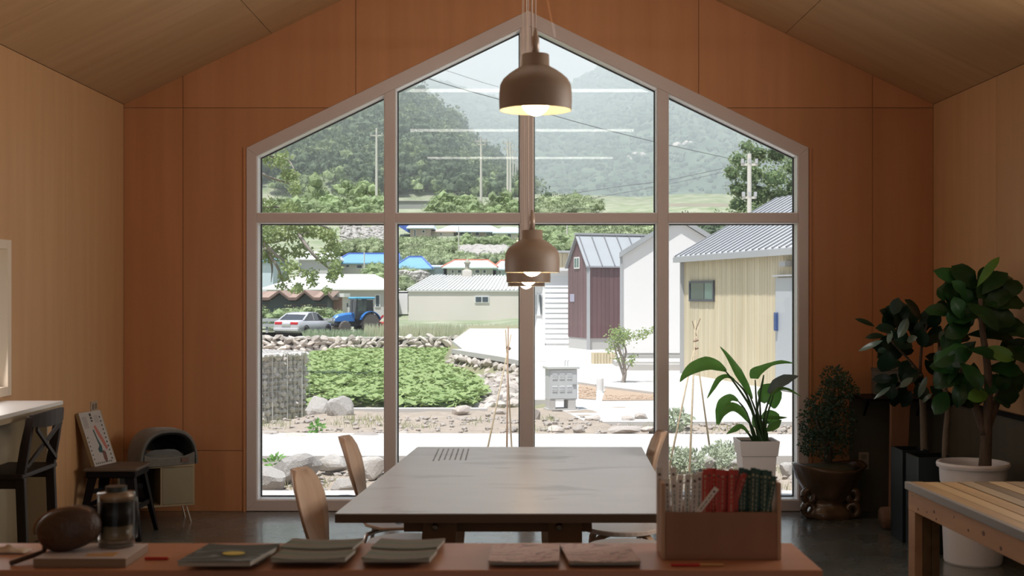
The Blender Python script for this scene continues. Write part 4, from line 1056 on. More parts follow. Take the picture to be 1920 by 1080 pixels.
LV = [  # stalk points, leaf points, widths px, material, dy, fold
 ([(1424, 832), (1410, 770), (1375, 715), (1358, 693)], [(1362, 696), (1345, 688), (1325, 684), (1300, 692), (1284, 704), (1275, 716)], [4, 22, 30, 24, 12, 1], bpl, -.05, (0, -.9, .7)),
 ([(1430, 832), (1420, 780), (1405, 740)], [(1410, 748), (1398, 725), (1382, 698), (1364, 668), (1350, 650)], [4, 15, 19, 9, 1], bpl, .06, (.5, -1, .2)),
 ([(1420, 800), (1400, 740), (1376, 712)], [(1377, 712), (1362, 706), (1348, 712), (1338, 727), (1326, 747)], [3, 9, 11, 8, 1], bpl, -.02, (0, -.8, .7)),
 ([(1416, 830), (1400, 775), (1384, 752)], [(1384, 752), (1370, 746), (1356, 756), (1350, 772), (1344, 797)], [3, 14, 20, 18, 1], bpl, .05, (0, -1, .4)),
 ([(1420, 832), (1410, 800), (1400, 788)], [(1402, 790), (1388, 772), (1370, 765), (1354, 778), (1347, 798)], [4, 18, 22, 10, 1], bpl, -.08, (0, -.8, .8)),
 ([(1416, 832), (1405, 815), (1398, 808)], [(1404, 812), (1390, 801), (1378, 806), (1362, 814)], [3, 12, 13, 1], bpl, -.1, (0, -.7, .8)),
 ([(1434, 832), (1420, 770), (1416, 712)], [(1414, 710), (1416, 700), (1428, 692), (1446, 683), (1466, 679), (1488, 681)], [14, 22, 14, 7, 7, 1], bpl, .0, (0, -1, .3)),
 ([(1430, 832), (1418, 790), (1424, 745), (1432, 703)], [(1424, 745), (1428, 725), (1432, 703)], [4, 5, 2], bpl, .04, (0, -1, .1)),
 ([(1434, 832), (1432, 785), (1446, 738)], [(1442, 738), (1456, 722), (1474, 712), (1497, 705)], [8, 22, 20, 1], bpb, .03, (0, -1, .5)),
 ([(1436, 832), (1436, 790), (1450, 742)], [(1446, 742), (1462, 730), (1480, 732), (1502, 744)], [6, 9, 8, 1], bpl, -.04, (0, -.6, .9)),
 ([(1434, 832), (1426, 780), (1425, 740)], [(1424, 728), (1434, 735), (1448, 745), (1452, 766)], [16, 40, 38, 4], bpl, .14, (0, -1, .05)),
 ([(1430, 832), (1434, 800), (1440, 790)], [(1430, 775), (1438, 780), (1450, 785), (1456, 800)], [10, 26, 26, 4], bpl, .12, (0, -1, .0)),
 ([(1432, 832), (1430, 800)], [(1430, 783), (1445, 784), (1460, 784), (1476, 783)], [2, 9, 8, 1], bpl, .0, (0, -.7, .7)),
 ([(1437, 832), (1439, 812)], [(1438, 808), (1446, 802), (1456, 796), (1465, 787)], [4, 15, 14, 1], bpl, -.06, (0, -1, .4)),
 ([(1440, 832), (1436, 800)], [(1428, 812), (1416, 795), (1412, 780)], [4, 12, 3], bpl, .06, (0, -1, .2))]
for i, (st, lf, wd, m, dy, nn) in enumerate(LV):
    stp = smooth_path([LP(p_, dy * j / max(1, len(st) - 1)) for j, p_ in enumerate(st)], 4)
    MB().tube(stp, [.011 - .007 * j / (len(stp) - 1) for j in range(len(stp))], 8).build('stalk', stem_m, bp, world=True, smooth=True)
    pts = smooth_path([LP(p_, dy) for p_ in lf], 4); ws = []
    for j in range(len(pts)):
        t = j / 4; a = int(min(t, len(wd) - 2)); ws.append((wd[a] + (wd[a + 1] - wd[a]) * (t - a)) / sp_ * 1.05)
    MB().ribbon(pts, ws, nn, .35).build('leaf', m, bp, world=True, smooth=True)
# root pot with small-leaved tree
rp = thing('bonsai_tree', 'small-leaved tree in a gnarled dark brown root-shaped pot', 'plant', (0, 0, 0))
sR = (968 - 550) / CAMZ; YRp = FPX / sR; XRp = (1552 - 958) / sR; rp.location = (XRp, YRp - .02, 0)
rootm = mat('glossy_dark_clay', (.07, .038, .022), .22, col2=(.13, .075, .035), nscale=5, bump=.3, bscale=12, coat=.5)
prof = [(.17, 0), (.185, .02), (.175, .05), (.14, .085), (.125, .11), (.15, .135), (.165, .16), (.18, .20), (.215, .27), (.25, .335), (.262, .355), (.25, .362), (.235, .345), (.20, .31), (.001, .305)]
n = 48; vs = []; fs = []
for i, (r, z) in enumerate(prof):
    for k in range(n):
        a = 2 * PI * k / n; f = 1 + .10 * noise.noise(Vector((math.cos(a) * 2, math.sin(a) * 2, z * 9))) + (.05 * math.sin(a * 5 + z * 20) if z < .2 else 0)
        vs.append(Vector((r * f * math.cos(a), r * f * math.sin(a) * .8, z + (.02 * math.sin(a * 2 + 1) if z > .3 and r > .21 else 0))))
for i in range(len(prof) - 1):
    for k in range(n): a, b = i * n + k, i * n + (k + 1) % n; fs.append((a, b, b + n, a + n))
MB().add(vs, fs).build('root_pot', rootm, rp, smooth=True)
# looping root handles with see-through holes
for sx in (-1, 1):
    for (za, zb2, r) in ((.20, .11, .040), (.10, .02, .042)):
        c = Vector((sx * .150, -.05, (za + zb2) / 2)); pts = [c + Vector((sx * math.cos(t) * r * .9, -.02, math.sin(t) * r)) for t in [2 * PI * q / 14 for q in range(15)]]
        MB().tube(pts, [.024 + .004 * math.sin(q) for q in range(15)], 8, cap=False).build('root_loop', rootm, rp, smooth=True)
def BP(px, py, dy=0): return P(px, py, rp.location.y + dy)
tk = MB()
tk.tube(smooth_path([BP(1548, 872), BP(1556, 850), BP(1545, 820), BP(1556, 780), BP(1562, 735), BP(1566, 705)], 3), [.03 - .0014 * i for i in range(16)], 8)
tk.tube(smooth_path([BP(1550, 850), BP(1535, 800), BP(1528, 765)], 3), [.016 - .0012 * i for i in range(7)], 6)
tk.build('trunk', bark, rp, world=True, smooth=True)
MB().ball((.0, 0, .325), .17, 3, .2, (1.1, .8, .28), 4).build('moss_mound', mat('dark_moss', (.045, .05, .028), .95, col2=(.08, .07, .04), nscale=12), rp, smooth=True)
bonl = mat('small_dark_leaf', (.014, .05, .026), .35, col2=(.028, .085, .04), nscale=30, transl=.2, spec=.5)
br = random.Random(9); mb = MB()
for (cx, cy, rx, ry, nn) in ((1566, 707, 26, 20, 320), (1572, 728, 36, 20, 380), (1545, 760, 36, 24, 480), (1535, 790, 38, 34, 620), (1570, 790, 34, 44, 620), (1552, 830, 46, 32, 620), (1518, 830, 20, 22, 240), (1590, 735, 18, 14, 120)):
    c = BP(cx, cy)
    for _ in range(nn):
        while True:
            u = Vector((br.uniform(-1, 1), br.uniform(-1, 1), br.uniform(-1, 1)))
            if .25 < u.length < 1: break
        p_ = c + Vector((u.x * rx / sR, u.y * .15, u.z * ry / sR)); l = br.uniform(.016, .028)
        d = (u + Vector((br.uniform(-1, 1), br.uniform(-1, 1), br.uniform(-.9, .6)))).normalized()
        mb.leaf(p_, p_ + d * l, l * .5, (br.uniform(-1, 1), -1, br.uniform(0, 1)), .1, 2)
mb.build('foliage', bonl, rp, world=True, kind='stuff')
# ------------------------------------------------------------------ outside: ground and hills
def interp(tab, x):
    if x <= tab[0][0]: return tab[0][1]
    for (a, b), (c, d) in zip(tab, tab[1:]):
        if x <= c: return b + (d - b) * (x - a) / (c - a)
    return tab[-1][1]
def sstep(a, b, x):
    t = max(0, min(1, (x - a) / (b - a))); return t * t * (3 - 2 * t)
GZ = -.17
def wallx(Y):   # plan line of the retaining wall, field lies left of it
    return interp([(19, .36), (31, .38), (31.6, .36), (34, -.25), (38.6, -1.74), (46, -2.3), (70, -2.6)], Y)
def fedge(Y): return interp([(19, -.60), (22, -.42), (28, -.62), (33, -1.15), (38.6, -2.0), (46, -2.5), (70, -2.8)], Y)
def fieldz(Y): return -.25 - (Y - 19) * 1.35 / 50
hill_prof = [(69.6, -1.0), (84, -1.0), (92, -.6), (105, -.3), (118, 1.0), (130, 3.6), (150, 5.0), (165, 7.0), (180, 9.2), (200, 11.5), (230, 16.4), (262, 19.0), (300, 24.0), (330, 27)]
def gz(X, Y):
    if Y < 69.6:
        r = sstep(-.3, .3, X - wallx(Y)) if Y > 19.2 else 1
        z = GZ - .02 * sstep(18, 26, Y)
        if Y > 19.2: z = z * r + fieldz(Y) * (1 - r)
        z -= .40 * sstep(2.75, 3.5, -X) * sstep(16.4, 19.3, Y) * (1 - sstep(21.5, 23.5, Y))
        return z - (.05 if Y < 19 else 0)
    r = sstep(-2.5, 1.5, X); z = interp(hill_prof, Y); zr = -.25 if Y < 75 else max(-.25, z)
    return z * (1 - r) + max(z, -.25) * r
soil_m = mat('dry_pale_soil', (.27, .22, .17), .95, col2=(.40, .33, .265), nscale=7, detail=9, bump=.6, bscale=25)
scrub_m = mat('hillside_scrub', (.17, .22, .11), .95, col2=(.34, .34, .25), nscale=.35, detail=10, bump=.8, bscale=3, sharp=.4)
def grid_mesh(xs, ys, f, name, m, kind='structure', parent=None, smooth=True):
    vs = [(x, y, f(x, y)) for y in ys for x in xs]; nx = len(xs)
    fs = [(j * nx + i, j * nx + i + 1, (j + 1) * nx + i + 1, (j + 1) * nx + i) for j in range(len(ys) - 1) for i in range(nx - 1)]
    return MB().add(vs, fs).build(name, m, parent, smooth=smooth, kind=kind)
def fr_(a, b, n): return [a + (b - a) * i / n for i in range(n + 1)]
def soilf(x, y):
    z = gz(x, y)
    if y > 9.6: z += .035 * noise.noise(Vector((x * 2.2, y * 2.2, 0))) + .02 * noise.noise(Vector((x * 7, y * 7, 3)))
    if 15.3 < y < 18.6 and x < 1.2: z += .05
    return z
grid_mesh(fr_(-9, 9, 150), fr_(9.25, 19.1, 90), soilf, 'garden_soil', soil_m)
grid_mesh(fr_(-60, -9, 20) , fr_(9.25, 69.5, 40), lambda x, y: gz(x, y) - .02, 'outer_ground', soil_m)
grid_mesh(fr_(9, 70, 20) , fr_(9.25, 69.5, 40), lambda x, y: gz(x, y) - .02, 'outer_ground', soil_m)
grid_mesh(fr_(-60, 60, 30), fr_(-60, 9.2, 20), lambda x, y: -.25, 'outer_ground', soil_m)
grid_mesh(fr_(-9, 9, 90), fr_(19.1, 69.5, 80), lambda x, y: gz(x, y) - .01, 'field_soil', mat('dark_field_soil', (.20, .20, .11), .95, col2=(.26, .24, .14), nscale=3), 'structure')
grid_mesh(fr_(-110, 110, 110), fr_(69.6, 330, 110), lambda x, y: gz(x, y) + (1.2 * noise.noise(Vector((x * .05, y * .05, 1))) * sstep(118, 170, y)), 'village_hillside', scrub_m)
# concrete apron, garden path, plaza
conc_m = mat('bright_concrete', (.45, .43, .405), .85, col2=(.51, .485, .455), nscale=1.2, detail=8, bump=.1)
MB().bb(-9, 9, 9.27, 10.92, -.30, GZ + .03).build('concrete_apron', conc_m, kind='structure')
MB().prism([(-9, 13.15, -.28), (9, 13.15, -.28), (9, 15.05, -.28), (-9, 15.45, -.28)], (0, 0, .15)).build('garden_path', conc_m, kind='structure')
pz_ = [(1.0, 17.0), (9, 17.0), (40, 17.0), (40, 62), (-2.0, 62), (-2.1, 46), (-1.45, 38.8), (.05, 34.2), (.70, 31.6), (.62, 27), (.62, 23), (.62, 19.5)]
MB().prism([(a, b, -.40) for a, b in pz_], (0, 0, .235)).build('plaza', mat('plaza_concrete', (.48, .46, .44), .85, col2=(.53, .51, .485), nscale=.6, detail=6), kind='structure')
# field edge kerb
o = MB().bb(-2.45, -.35, 18.75, 18.95, -.5, -.150).build('trim_3', conc_m, kind='structure')

# ------------------------------------------------------------------ stones
st_a = mat('pale_field_stone', (.52, .46, .41), .9, col2=(.38, .33, .29), nscale=9, rnd=.28, bump=.5, bscale=30)
st_b = mat('grey_rock', (.50, .46, .42), .9, col2=(.36, .34, .32), nscale=6, rnd=.2, bump=.6, bscale=22)
def rock_mesh(seed, flat=.7, sub=2, np=7, d0=.55, d1=.85):
    bm = bmesh.new(); bmesh.ops.create_icosphere(bm, subdivisions=sub, radius=1); rg = random.Random(seed); off = Vector((seed * 2.1, seed * .7, 5))
    planes = [(Vector((rg.gauss(0, 1), rg.gauss(0, 1), rg.gauss(0, 1))).normalized(), rg.uniform(d0, d1)) for _ in range(np)]
    for v in bm.verts:
        v.co *= 1 + .25 * noise.noise(v.co * 1.3 + off)
        for n, d in planes:
            e_ = v.co.dot(n) - d
            if e_ > 0: v.co -= n * e_
        v.co.z *= flat
    me = bpy.data.meshes.new('rock'); bm.to_mesh(me); bm.free(); return me
RK = [rock_mesh(i) for i in range(8)]
RK1 = [rock_mesh(20 + i, .9, 2, 10, .42, .68) for i in range(8)]
st_w = mat('pale_wall_stone', (.64, .58, .52), .9, col2=(.42, .37, .33), nscale=3, rnd=.35)
for me in RK: me.materials.append(st_a)
for me in RK1: me.materials.append(st_w)
RKB = [rock_mesh(40 + i, .8, 3) for i in range(6)]
for me in RKB: me.materials.append(st_b)
def inst(name, me, loc, sc, rot=(0, 0, 0), parent=None):
    o = bpy.data.objects.new(name, me); COL.objects.link(o); o.location = loc; o.scale = sc; o.rotation_euler = rot
    if parent is not None: o.parent = parent
    return o
rg = random.Random(21)
# garden boulders, each a thing with its own label
bould = [(500, 893, 60, 62, 'grey boulder at the lower left corner of the window'), (552, 878, 92, 62, 'largest pointed boulder behind the nearest chair'), (624, 865, 60, 40, 'low brown boulder behind the far left chair'),
         (700, 873, 58, 40, 'dark-sided boulder right of the far left chair'), (645, 905, 46, 26, 'pale flat stone low behind the chairs'), (640, 937, 90, 22, 'dark flat stone at the sill between the two chairs'),
         (1275, 865, 32, 26, 'small grey boulder left of the bamboo tripod foot'), (1318, 868, 44, 28, 'rounded boulder behind the wrapped sticks'), (1380, 866, 30, 16, 'small stone left of the square white pot'), (1478, 878, 34, 26, 'grey stone right of the square white pot'),
         (595, 760, 38, 44, 'upright grey rock at the gabion corner'), (640, 762, 44, 48, 'pale upright rock beside the vegetable field'), (866, 768, 30, 22, 'grey-white rock at the near edge of the field'),
         (510, 812, 46, 18, 'pale flat stone at the left of the path'), (560, 818, 44, 14, 'brown flat stone on the path edge below the gabion'), (690, 816, 60, 14, 'long white stone on the path edge'), (755, 812, 26, 14, 'white block right of the second mullion'),
         (935, 772, 26, 14, 'dark stone at the end of the field'), (960, 805, 24, 14, 'dark flat stone left of the centre mullion'), (1000, 775, 26, 30, 'grey stone at the foot of the centre mullion'),
         (1112, 785, 26, 12, 'stone under the right part of the cabinet bed'), (1178, 783, 30, 14, 'grey stone right of the cabinet bed'), (1203, 780, 24, 16, 'dark stone near the right mullion'), (1042, 804, 34, 16, 'pale slab at the path edge under the cabinet'),
         (1085, 803, 22, 18, 'small rounded stone beside the pale slab'), (1170, 803, 56, 14, 'long flat stone on the path edge at right'), (1215, 804, 32, 12, 'flat grey stone next to the right mullion')]
def ground_Y(py):
    """distance where the garden ground is seen on row py"""
    return FPX * (CAMZ - GZ) / (py - 550)
for i, (px, py, w, h, lab) in enumerate(bould):
    Y = ground_Y(py + h * .35); s = FPX / Y; X = (px - 958) / s
    o = inst('boulder', RKB[i % 6] if py > 840 or 590 < px < 660 else RK[i % 8], (X, Y, GZ + h / s * .22), (w / s * .60, w / s * .45, h / s * .72), (rg.uniform(-.15, .15), rg.uniform(-.15, .15), rg.uniform(-.4, .4)))
    tag(o, lab, 'rock', 'garden stones outside the window')
# gravel pebbles: stuff
mb = MB()
for _ in range(1500):
    if rg.random() < .55: y = rg.uniform(15.3, 17.7); x = rg.uniform(-5, 5)
    else: y = rg.uniform(10.95, 13.1); x = rg.uniform(-4, 4)
    r = rg.uniform(.012, .04) * (1.3 if rg.random() < .1 else 1); mb.ball((x, y, soilf(x, y) + r * .3), r, 1, .3, (1.2, 1, .7), rg.randint(0, 99))
mb.build('pebbles', st_a, None, kind='stuff')
# stone wall at the far side of the field: stones as parts (300) with dark backing
fwr = thing('stone_wall', 'dry stone wall of pale stones between the road and the green field', 'wall', (0, 69.6, -1.65))
dark_gap = mat('dark_stone_gap', (.08, .07, .06), .95)
MB().bb(-24, 4, 69.70, 70.4, -1.9, -.93).build('wall_core', dark_gap, fwr, world=True)
MB().bb(-24, 4, 69.60, 70.5, -.93, -.86).build('wall_cap', mat('weathered_cap', (.36, .34, .30), .9, col2=(.44, .42, .38), nscale=1), fwr, world=True)
cnt = 0; z = -1.66; row = 0; extra = MB(); cells = []
while z < -1.02:
    h = .21; x = -13.9 + rg.uniform(0, .3)
    while x < .7:
        w = rg.uniform(.24, .50); cells.append((x + w / 2, z + h / 2 + rg.uniform(-.06, .06), w, h)); x += w
    z += h
rg.shuffle(cells)
for i, (x, z, w, h) in enumerate(cells[:300]):
    o = inst('stone', RK1[i % 8], (x, 69.64 + rg.uniform(-.05, .04) - 69.6, z + 1.65), (w * .92, .16, h * 1.10), (rg.uniform(-.3, .3), rg.uniform(-.9, .9), rg.uniform(-.3, .3)), fwr)
for (x, z, w, h) in cells[300:]:
    extra.ball((x, 69.72, z), w * .52, 1, .3, (1, .35, h / w * 1.3), rg.randint(0, 99))
if extra.f: extra.build('stone_fill', st_a, fwr, world=True, kind='stuff')
# retaining wall right of the field, concrete cap and big stones
rw = thing('retaining_wall', 'curved rubble retaining wall with a white concrete cap, right of the field', 'wall', (.2, 30, -1))
pl_ = [(wallx(Y), Y) for Y in (38.6, 36.5, 34, 32.6, 31.6)] + [(.37, 29), (.36, 26), (.36, 23), (.36, 20.2)]
core = MB(); cap = MB()
for (a, b), (c, d) in zip(pl_, pl_[1:]):
    dx, dy = c - a, d - b; l = math.hypot(dx, dy); nx, ny = -dy / l, dx / l
    if nx < 0: nx, ny = -nx, -ny
    core.prism([(a, b, -1.4), (c, d, -1.4), (c + nx * .5, d + ny * .5, -1.4), (a + nx * .5, b + ny * .5, -1.4)], (0, 0, 1.12))
    ov = -.06; cap.prism([(a + nx * ov, b + ny * ov, -.27), (c + nx * ov, d + ny * ov, -.27), (c + nx * .5, d + ny * .5, -.27), (a + nx * .5, b + ny * .5, -.27)], (0, 0, .13))
core.build('wall_core', dark_gap, rw, world=True); cap.build('wall_cap', conc_m, rw, world=True)
k = 0
for (a, b), (c, d) in zip(pl_, pl_[1:]):
    l = math.hypot(c - a, d - b); n_ = max(2, int(l / .30))
    for i in range(n_):
        for zz in (-.38, -.62, -.86, -1.05):
            t = (i + rg.random() * .8) / n_; x, y = a + (c - a) * t, b + (d - b) * t
            if zz < fieldz(y) - .1: continue
            if k < 290: inst('stone', RK[k % 8], (x - .2 - .0, y - 30, zz + rg.uniform(-.05, .05) + 1), (.16 * rg.uniform(.7, 1.2), .22 * rg.uniform(.7, 1.3), .16 * rg.uniform(.8, 1.2)), (rg.uniform(-.5, .5), rg.uniform(-.5, .5), rg.uniform(-.6, .6)), rw)
            k += 1
# white rubble bank at the field's right edge
for i, (px, py, w, lab) in enumerate([(912, 752, 40, 'white rubble piece at the field corner'), (898, 765, 46, 'whitest rubble piece near the kerb'), (921, 735, 30, 'white rubble piece halfway up the bank'), (935, 760, 30, 'brown rubble piece beside the bamboo foot'), (845, 678, 20, 'small white stone at the retaining wall foot')]):
    Y = 20.5 + (765 - py) * .10 if px > 860 else 40; s = FPX / Y; z = CAMZ + (550 - py) / s
    o = inst('rubble', RK[(i + 3) % 8], ((px - 958) / s, Y, z), (w / s * .6, w / s * .6, w / s * .35), (rg.uniform(-.3, .3), rg.uniform(-.3, .3), rg.uniform(0, 3)))
    tag(o, lab, 'rock', 'white rubble beside the field')
bank = MB().prism([(-.60, 19.06, -.7), (.30, 19.06, -.7), (.30, 24, -.75), (.30, 31, -.9), (-.75, 31, -.93), (-.50, 24, -.76)], (0, 0, .37)).build('rubble_bank', st_a, None, kind='structure')
for k in range(150):
    y = 19.3 + 13.5 * rg.random() ** 1.1; x = rg.uniform(fedge(y) + .05, min(.28, wallx(y) - .1)); r = rg.uniform(.06, .17)
    inst('stone', RK[k % 8], (x, y, fieldz(y) + .03 + (.10 * (x + .4)) + rg.uniform(0, .05)), (r * 1.1, r, r * .8), (rg.uniform(-.4, .4), rg.uniform(-.4, .4), rg.uniform(0, 3)), bank)

# gabion
gb = thing('gabion', 'wire gabion basket full of grey stones at the left of the field', 'gabion', (-3.24, 20.6, -.5))
g1 = Vector((-3.24, 20.6, 0)); g0 = g1 - Vector((.636, .771, 0)) * 2.0; gd = (g1 - g0); gl = gd.length; gd.normalize(); gn = Vector((-gd.y, gd.x, 0))  # away from the camera side (left)
zt0, zb0 = .61, -.60
MB().prism([g0 + gn * .06 + Vector((0, 0, zb0)), g1 + gn * .06 - gd * .06 + Vector((0, 0, zb0)), g1 + gn * 1.3 - gd * .06 + Vector((0, 0, zb0)), g0 + gn * 1.3 + Vector((0, 0, zb0))], (0, 0, zt0 - zb0 - .03)).build('basket_core', mat('gabion_core', (.36, .33, .30), .95), gb, world=True)
gst = mat('gabion_stone', (.90, .82, .77), .9, col2=(.72, .65, .60), nscale=9, rnd=.25, bump=.5, bscale=30)
RKG = [rock_mesh(60 + i, .9, 1) for i in range(6)]
for me in RKG: me.materials.append(gst)
k = 0
for i in range(20):
    for j in range(12):
        t = (i + rg.uniform(.2, .8)) / 20 * gl; z = zb0 + .05 + (zt0 - zb0 - .10) * (j + rg.uniform(.3, .7)) / 12
        if t < gl * .22: continue
        p_ = g0 + gd * t + gn * .07; inst('stone', RKG[k % 6], (p_.x + 3.24, p_.y - 20.6, z + .5), (.062 * rg.uniform(.8, 1.2), .062 * rg.uniform(.7, 1.2), .066 * rg.uniform(.7, 1.2)), (rg.uniform(-.6, .6), rg.uniform(-.6, .6), rg.uniform(0, 3)), gb); k += 1
top_ = MB()
for _ in range(420):
    t = rg.uniform(.2, gl - .05); u = rg.uniform(.0, 1.25); p_ = g0 + gd * t + gn * u; top_.ball((p_.x, p_.y, zt0 - .04), rg.uniform(.05, .10), 1, .3, (1, 1, .5), rg.randint(0, 99))
top_.build('top_stones', mat('pale_top_stone', (.80, .76, .72), .9, col2=(.66, .62, .58), nscale=5), gb, world=True, kind='stuff')
wire = mat('galvanised_wire', (.62, .59, .56), .5, metal=.2); wm = MB()
z = zb0
while z <= zt0 + .01: wm.bar(g0 + gn * -.03 + Vector((0, 0, z)), g1 + gn * -.03 + Vector((0, 0, z)), .005); z += .0756
t = 0
while t <= gl + .01:
    a = g0 + gd * t - gn * .03; w_ = .013 if round(t / .0756) % 4 == 0 else .005
    wm.bar(a + Vector((0, 0, zb0)), a + Vector((0, 0, zt0)), w_); wm.bar(a + Vector((0, 0, zt0)), a + gn * 1.35 + Vector((0, 0, zt0)), .006); t += .0756
for u in range(1, 14): wm.bar(g0 + gn * (u * .1 - .03) + Vector((0, 0, zt0)), g1 + gn * (u * .1 - .03) + Vector((0, 0, zt0)), .006)
wm.build('wire_mesh', wire, gb, world=True, kind='stuff')

# ------------------------------------------------------------------ field leaves
veg = mat('field_leaf', (.20, .30, .09), .6, col2=(.37, .45, .19), nscale=1.3, detail=5, transl=.25)
mb = MB(); rg = random.Random(8); n = 0
while n < 17000:
    Y = 19.1 + 49.7 * rg.random() ** 1.25; X = rg.uniform(-9, 1) * Y / 40 - .0
    if X < -9 or X > fedge(Y) + .15 * noise.noise(Vector((X, Y * .5, 0))) or X < (480 - 958) * Y / FPX - .5: continue
    if Y < 22.6 and X < -3.05: continue
    hgt = .10 + .12 * (noise.noise(Vector((X * 1.1, Y * .7, 2))) + .6); z = fieldz(Y) + max(.02, hgt * rg.uniform(.6, 1.15)); a = rg.uniform(0, 2 * PI); r = rg.uniform(.05, .10) * (1 + (Y - 19) / 60)
    tx, ty = rg.uniform(-.5, .5), rg.uniform(-.6, .3)
    c = Vector((X, Y, z)); X_ = Vector((math.cos(a), math.sin(a), tx)); Y_ = Vector((-math.sin(a), math.cos(a), ty))
    mb.add([c, c + X_ * r, c + (X_ + Y_) * r * .75 + Vector((0, 0, .02)), c + Y_ * r, c + (Y_ - X_) * r * .72 + Vector((0, 0, .02)), c - X_ * r, c - Y_ * r * .5], [(0, 1, 2, 3), (0, 3, 4, 5), (0, 5, 6, 1)]); n += 1
o = mb.build('field_leaves', veg, None); tag(o, 'broad green leaves covering the vegetable field', 'field crop', kind='stuff')
# grass strips
dry = mat('pale_reed_grass', (.58, .56, .40), .8, col2=(.44, .48, .31), nscale=1.0, transl=.3)
def grass(name, n, fx, h, m, label, w=.02, lean=.25, seed=1):
    rg = random.Random(seed); mb = MB()
    for _ in range(n):
        p_ = fx(rg); hh = h * rg.uniform(.5, 1.1); a = rg.uniform(0, 2 * PI); d = Vector((math.cos(a), math.sin(a) * .4, 0)) * hh * lean * rg.random(); s = Vector((w, 0, 0))
        mb.add([p_ - s, p_ + s, p_ + d * .4 + s * .6 + Vector((0, 0, hh * .6)), p_ + d * .4 - s * .6 + Vector((0, 0, hh * .6)), p_ + d + Vector((0, 0, hh))], [(0, 1, 2, 3), (3, 2, 4)])
    o = mb.build(name, m, None); tag(o, label, 'grass', kind='stuff')
def f1(rg):
    x = rg.uniform(-8.2, 3.2); y = rg.uniform(70.9, 73); return Vector((x, y, -1.0))
grass('reed_grass', 2600, f1, .85, dry, 'pale reeds growing along the top of the stone wall', .03, seed=2)
def f2(rg):
    x = rg.uniform(-11.5, -7.4); y = rg.uniform(70.8, 73.0); return Vector((x, y, -1.0))
grass('grey_green_weeds', 900, f2, .55, mat('grey_green_weed', (.26, .34, .20), .8, col2=(.36, .42, .27), nscale=2, transl=.2), 'grey-green weeds between the parked car and the tractor', .035, .5, seed=3)
def f3(rg):
    for _ in range(50):
        x = rg.uniform(-4.5, 4.5); y = rg.choice((rg.uniform(15.6, 17.6), rg.uniform(11.2, 12.9)))
        if noise.noise(Vector((x * 1.3, y * 1.3, 9))) > .18 or (1.4 < x < 2.4 and y < 13): break
    return Vector((x, y, soilf(x, y)))
grass('dry_weeds', 1500, f3, .10, mat('dry_weed', (.42, .38, .22), .9, col2=(.28, .34, .16), nscale=3, transl=.2), 'dry sparse weeds over the soil beds', .004, .9, seed=4)
# small green bush and shrub plants near the window
def leafy(name, label, cat, c, r, n, ls, m, sc=(1, 1, 1), group=None, seed=1, stem=None, stemm=None, inner=.2):
    t = thing(name, label, cat, c, 0, group); rg = random.Random(seed); mb = MB()
    for _ in range(n):
        while True:
            u = Vector((rg.uniform(-1, 1), rg.uniform(-1, 1), rg.uniform(-1, 1)))
            if inner < u.length < 1: break
        p_ = Vector((u.x * r * sc[0], u.y * r * sc[1], u.z * r * sc[2] + r * sc[2])); l = ls * rg.uniform(.7, 1.2); d = (u + Vector((rg.uniform(-1, 1), rg.uniform(-1, 1), rg.uniform(-1, 1))) * .8).normalized()
        mb.leaf(p_, p_ + d * l, l * .5, (rg.uniform(-1, 1), -1, rg.uniform(0, 1)), .1, 2)
    mb.build('foliage', m, t, kind='stuff')
    if stem: MB().tube([(0, 0, 0), (0, 0, r * sc[2])], stem, 5).build('stem', stemm or bark_l, t)
    return t
youngl = mat('fresh_green_leaf', (.16, .34, .07), .6, transl=.35); greyl = mat('grey_green_leaf', (.34, .40, .26), .8, col2=(.44, .48, .36), nscale=5, transl=.3)
Yg = ground_Y(890); leafy('small_green_plant', 'small bright green plant between the two left boulders', 'plant', ((516 - 958) * Yg / FPX, Yg, GZ), .085, 60, .07, youngl, seed=3, stem=.004)
for i, (px, py, lab) in enumerate([(1262, 880, 'feathery grey-green shrub at the foot of the left bamboo pole'), (1292, 882, 'feathery shrub right behind the white sticks'), (1340, 876, 'feathery shrub by the right bamboo pole'), (1360, 868, 'small feathery shrub nearest the square pot')]):
    Yg = ground_Y(py); leafy('feathery_shrub', lab, 'plant', ((px - 958) * Yg / FPX, Yg, GZ), .13, 260, .05, greyl, (1.2, 1, .8), 'feathery shrubs in the near bed', 10 + i, .004, inner=.05)
Yg = ground_Y(800); leafy('grass_tuft', 'pale green tuft in the far soil bed at the right', 'plant', ((1268 - 958) * Yg / FPX, Yg, GZ), .12, 90, .12, greyl, (1.2, 1, .8), seed=20)
Yg = ground_Y(815); leafy('weed_sprout', 'single green sprout in the soil below the gabion', 'plant', ((594 - 958) * Yg / FPX, Yg, GZ), .07, 40, .07, youngl, (1, 1, 1.2), seed=21, stem=.004)

# ------------------------------------------------------------------ bamboo tripods
bam = mat('pale_bamboo', (.52, .42, .27), .55, col2=(.38, .29, .18), nscale=8, nstretch=(1, 1, 6)); bam2 = mat('brown_bamboo', (.28, .17, .10), .55)
t = thing('bamboo_tripod', 'three bamboo poles tied together left of the centre mullion', 'poles', P(941, 850, 13.0))
for a, b, m, y0, y1 in (((912, 838), (958, 628), bam, 12.4, 13.2), ((950, 858), (953, 612), bam2, 12.2, 13.1), ((960, 838), (948, 618), bam, 13.4, 13.0)):
    MB().tube([P(a[0], a[1] + 14, y0), P(*b, y1)], [.009, .006], 6).build('bamboo_pole', m, t, world=True, smooth=True)
MB().tube([P(950, 650, 13.05), P(957, 655, 13.05)], .016, 6).build('string_tie', bam2, t, world=True)
t = thing('bamboo_tripod', 'three bamboo poles forming a tall tripod in front of the yellow house', 'poles', P(1295, 870, 12.6))
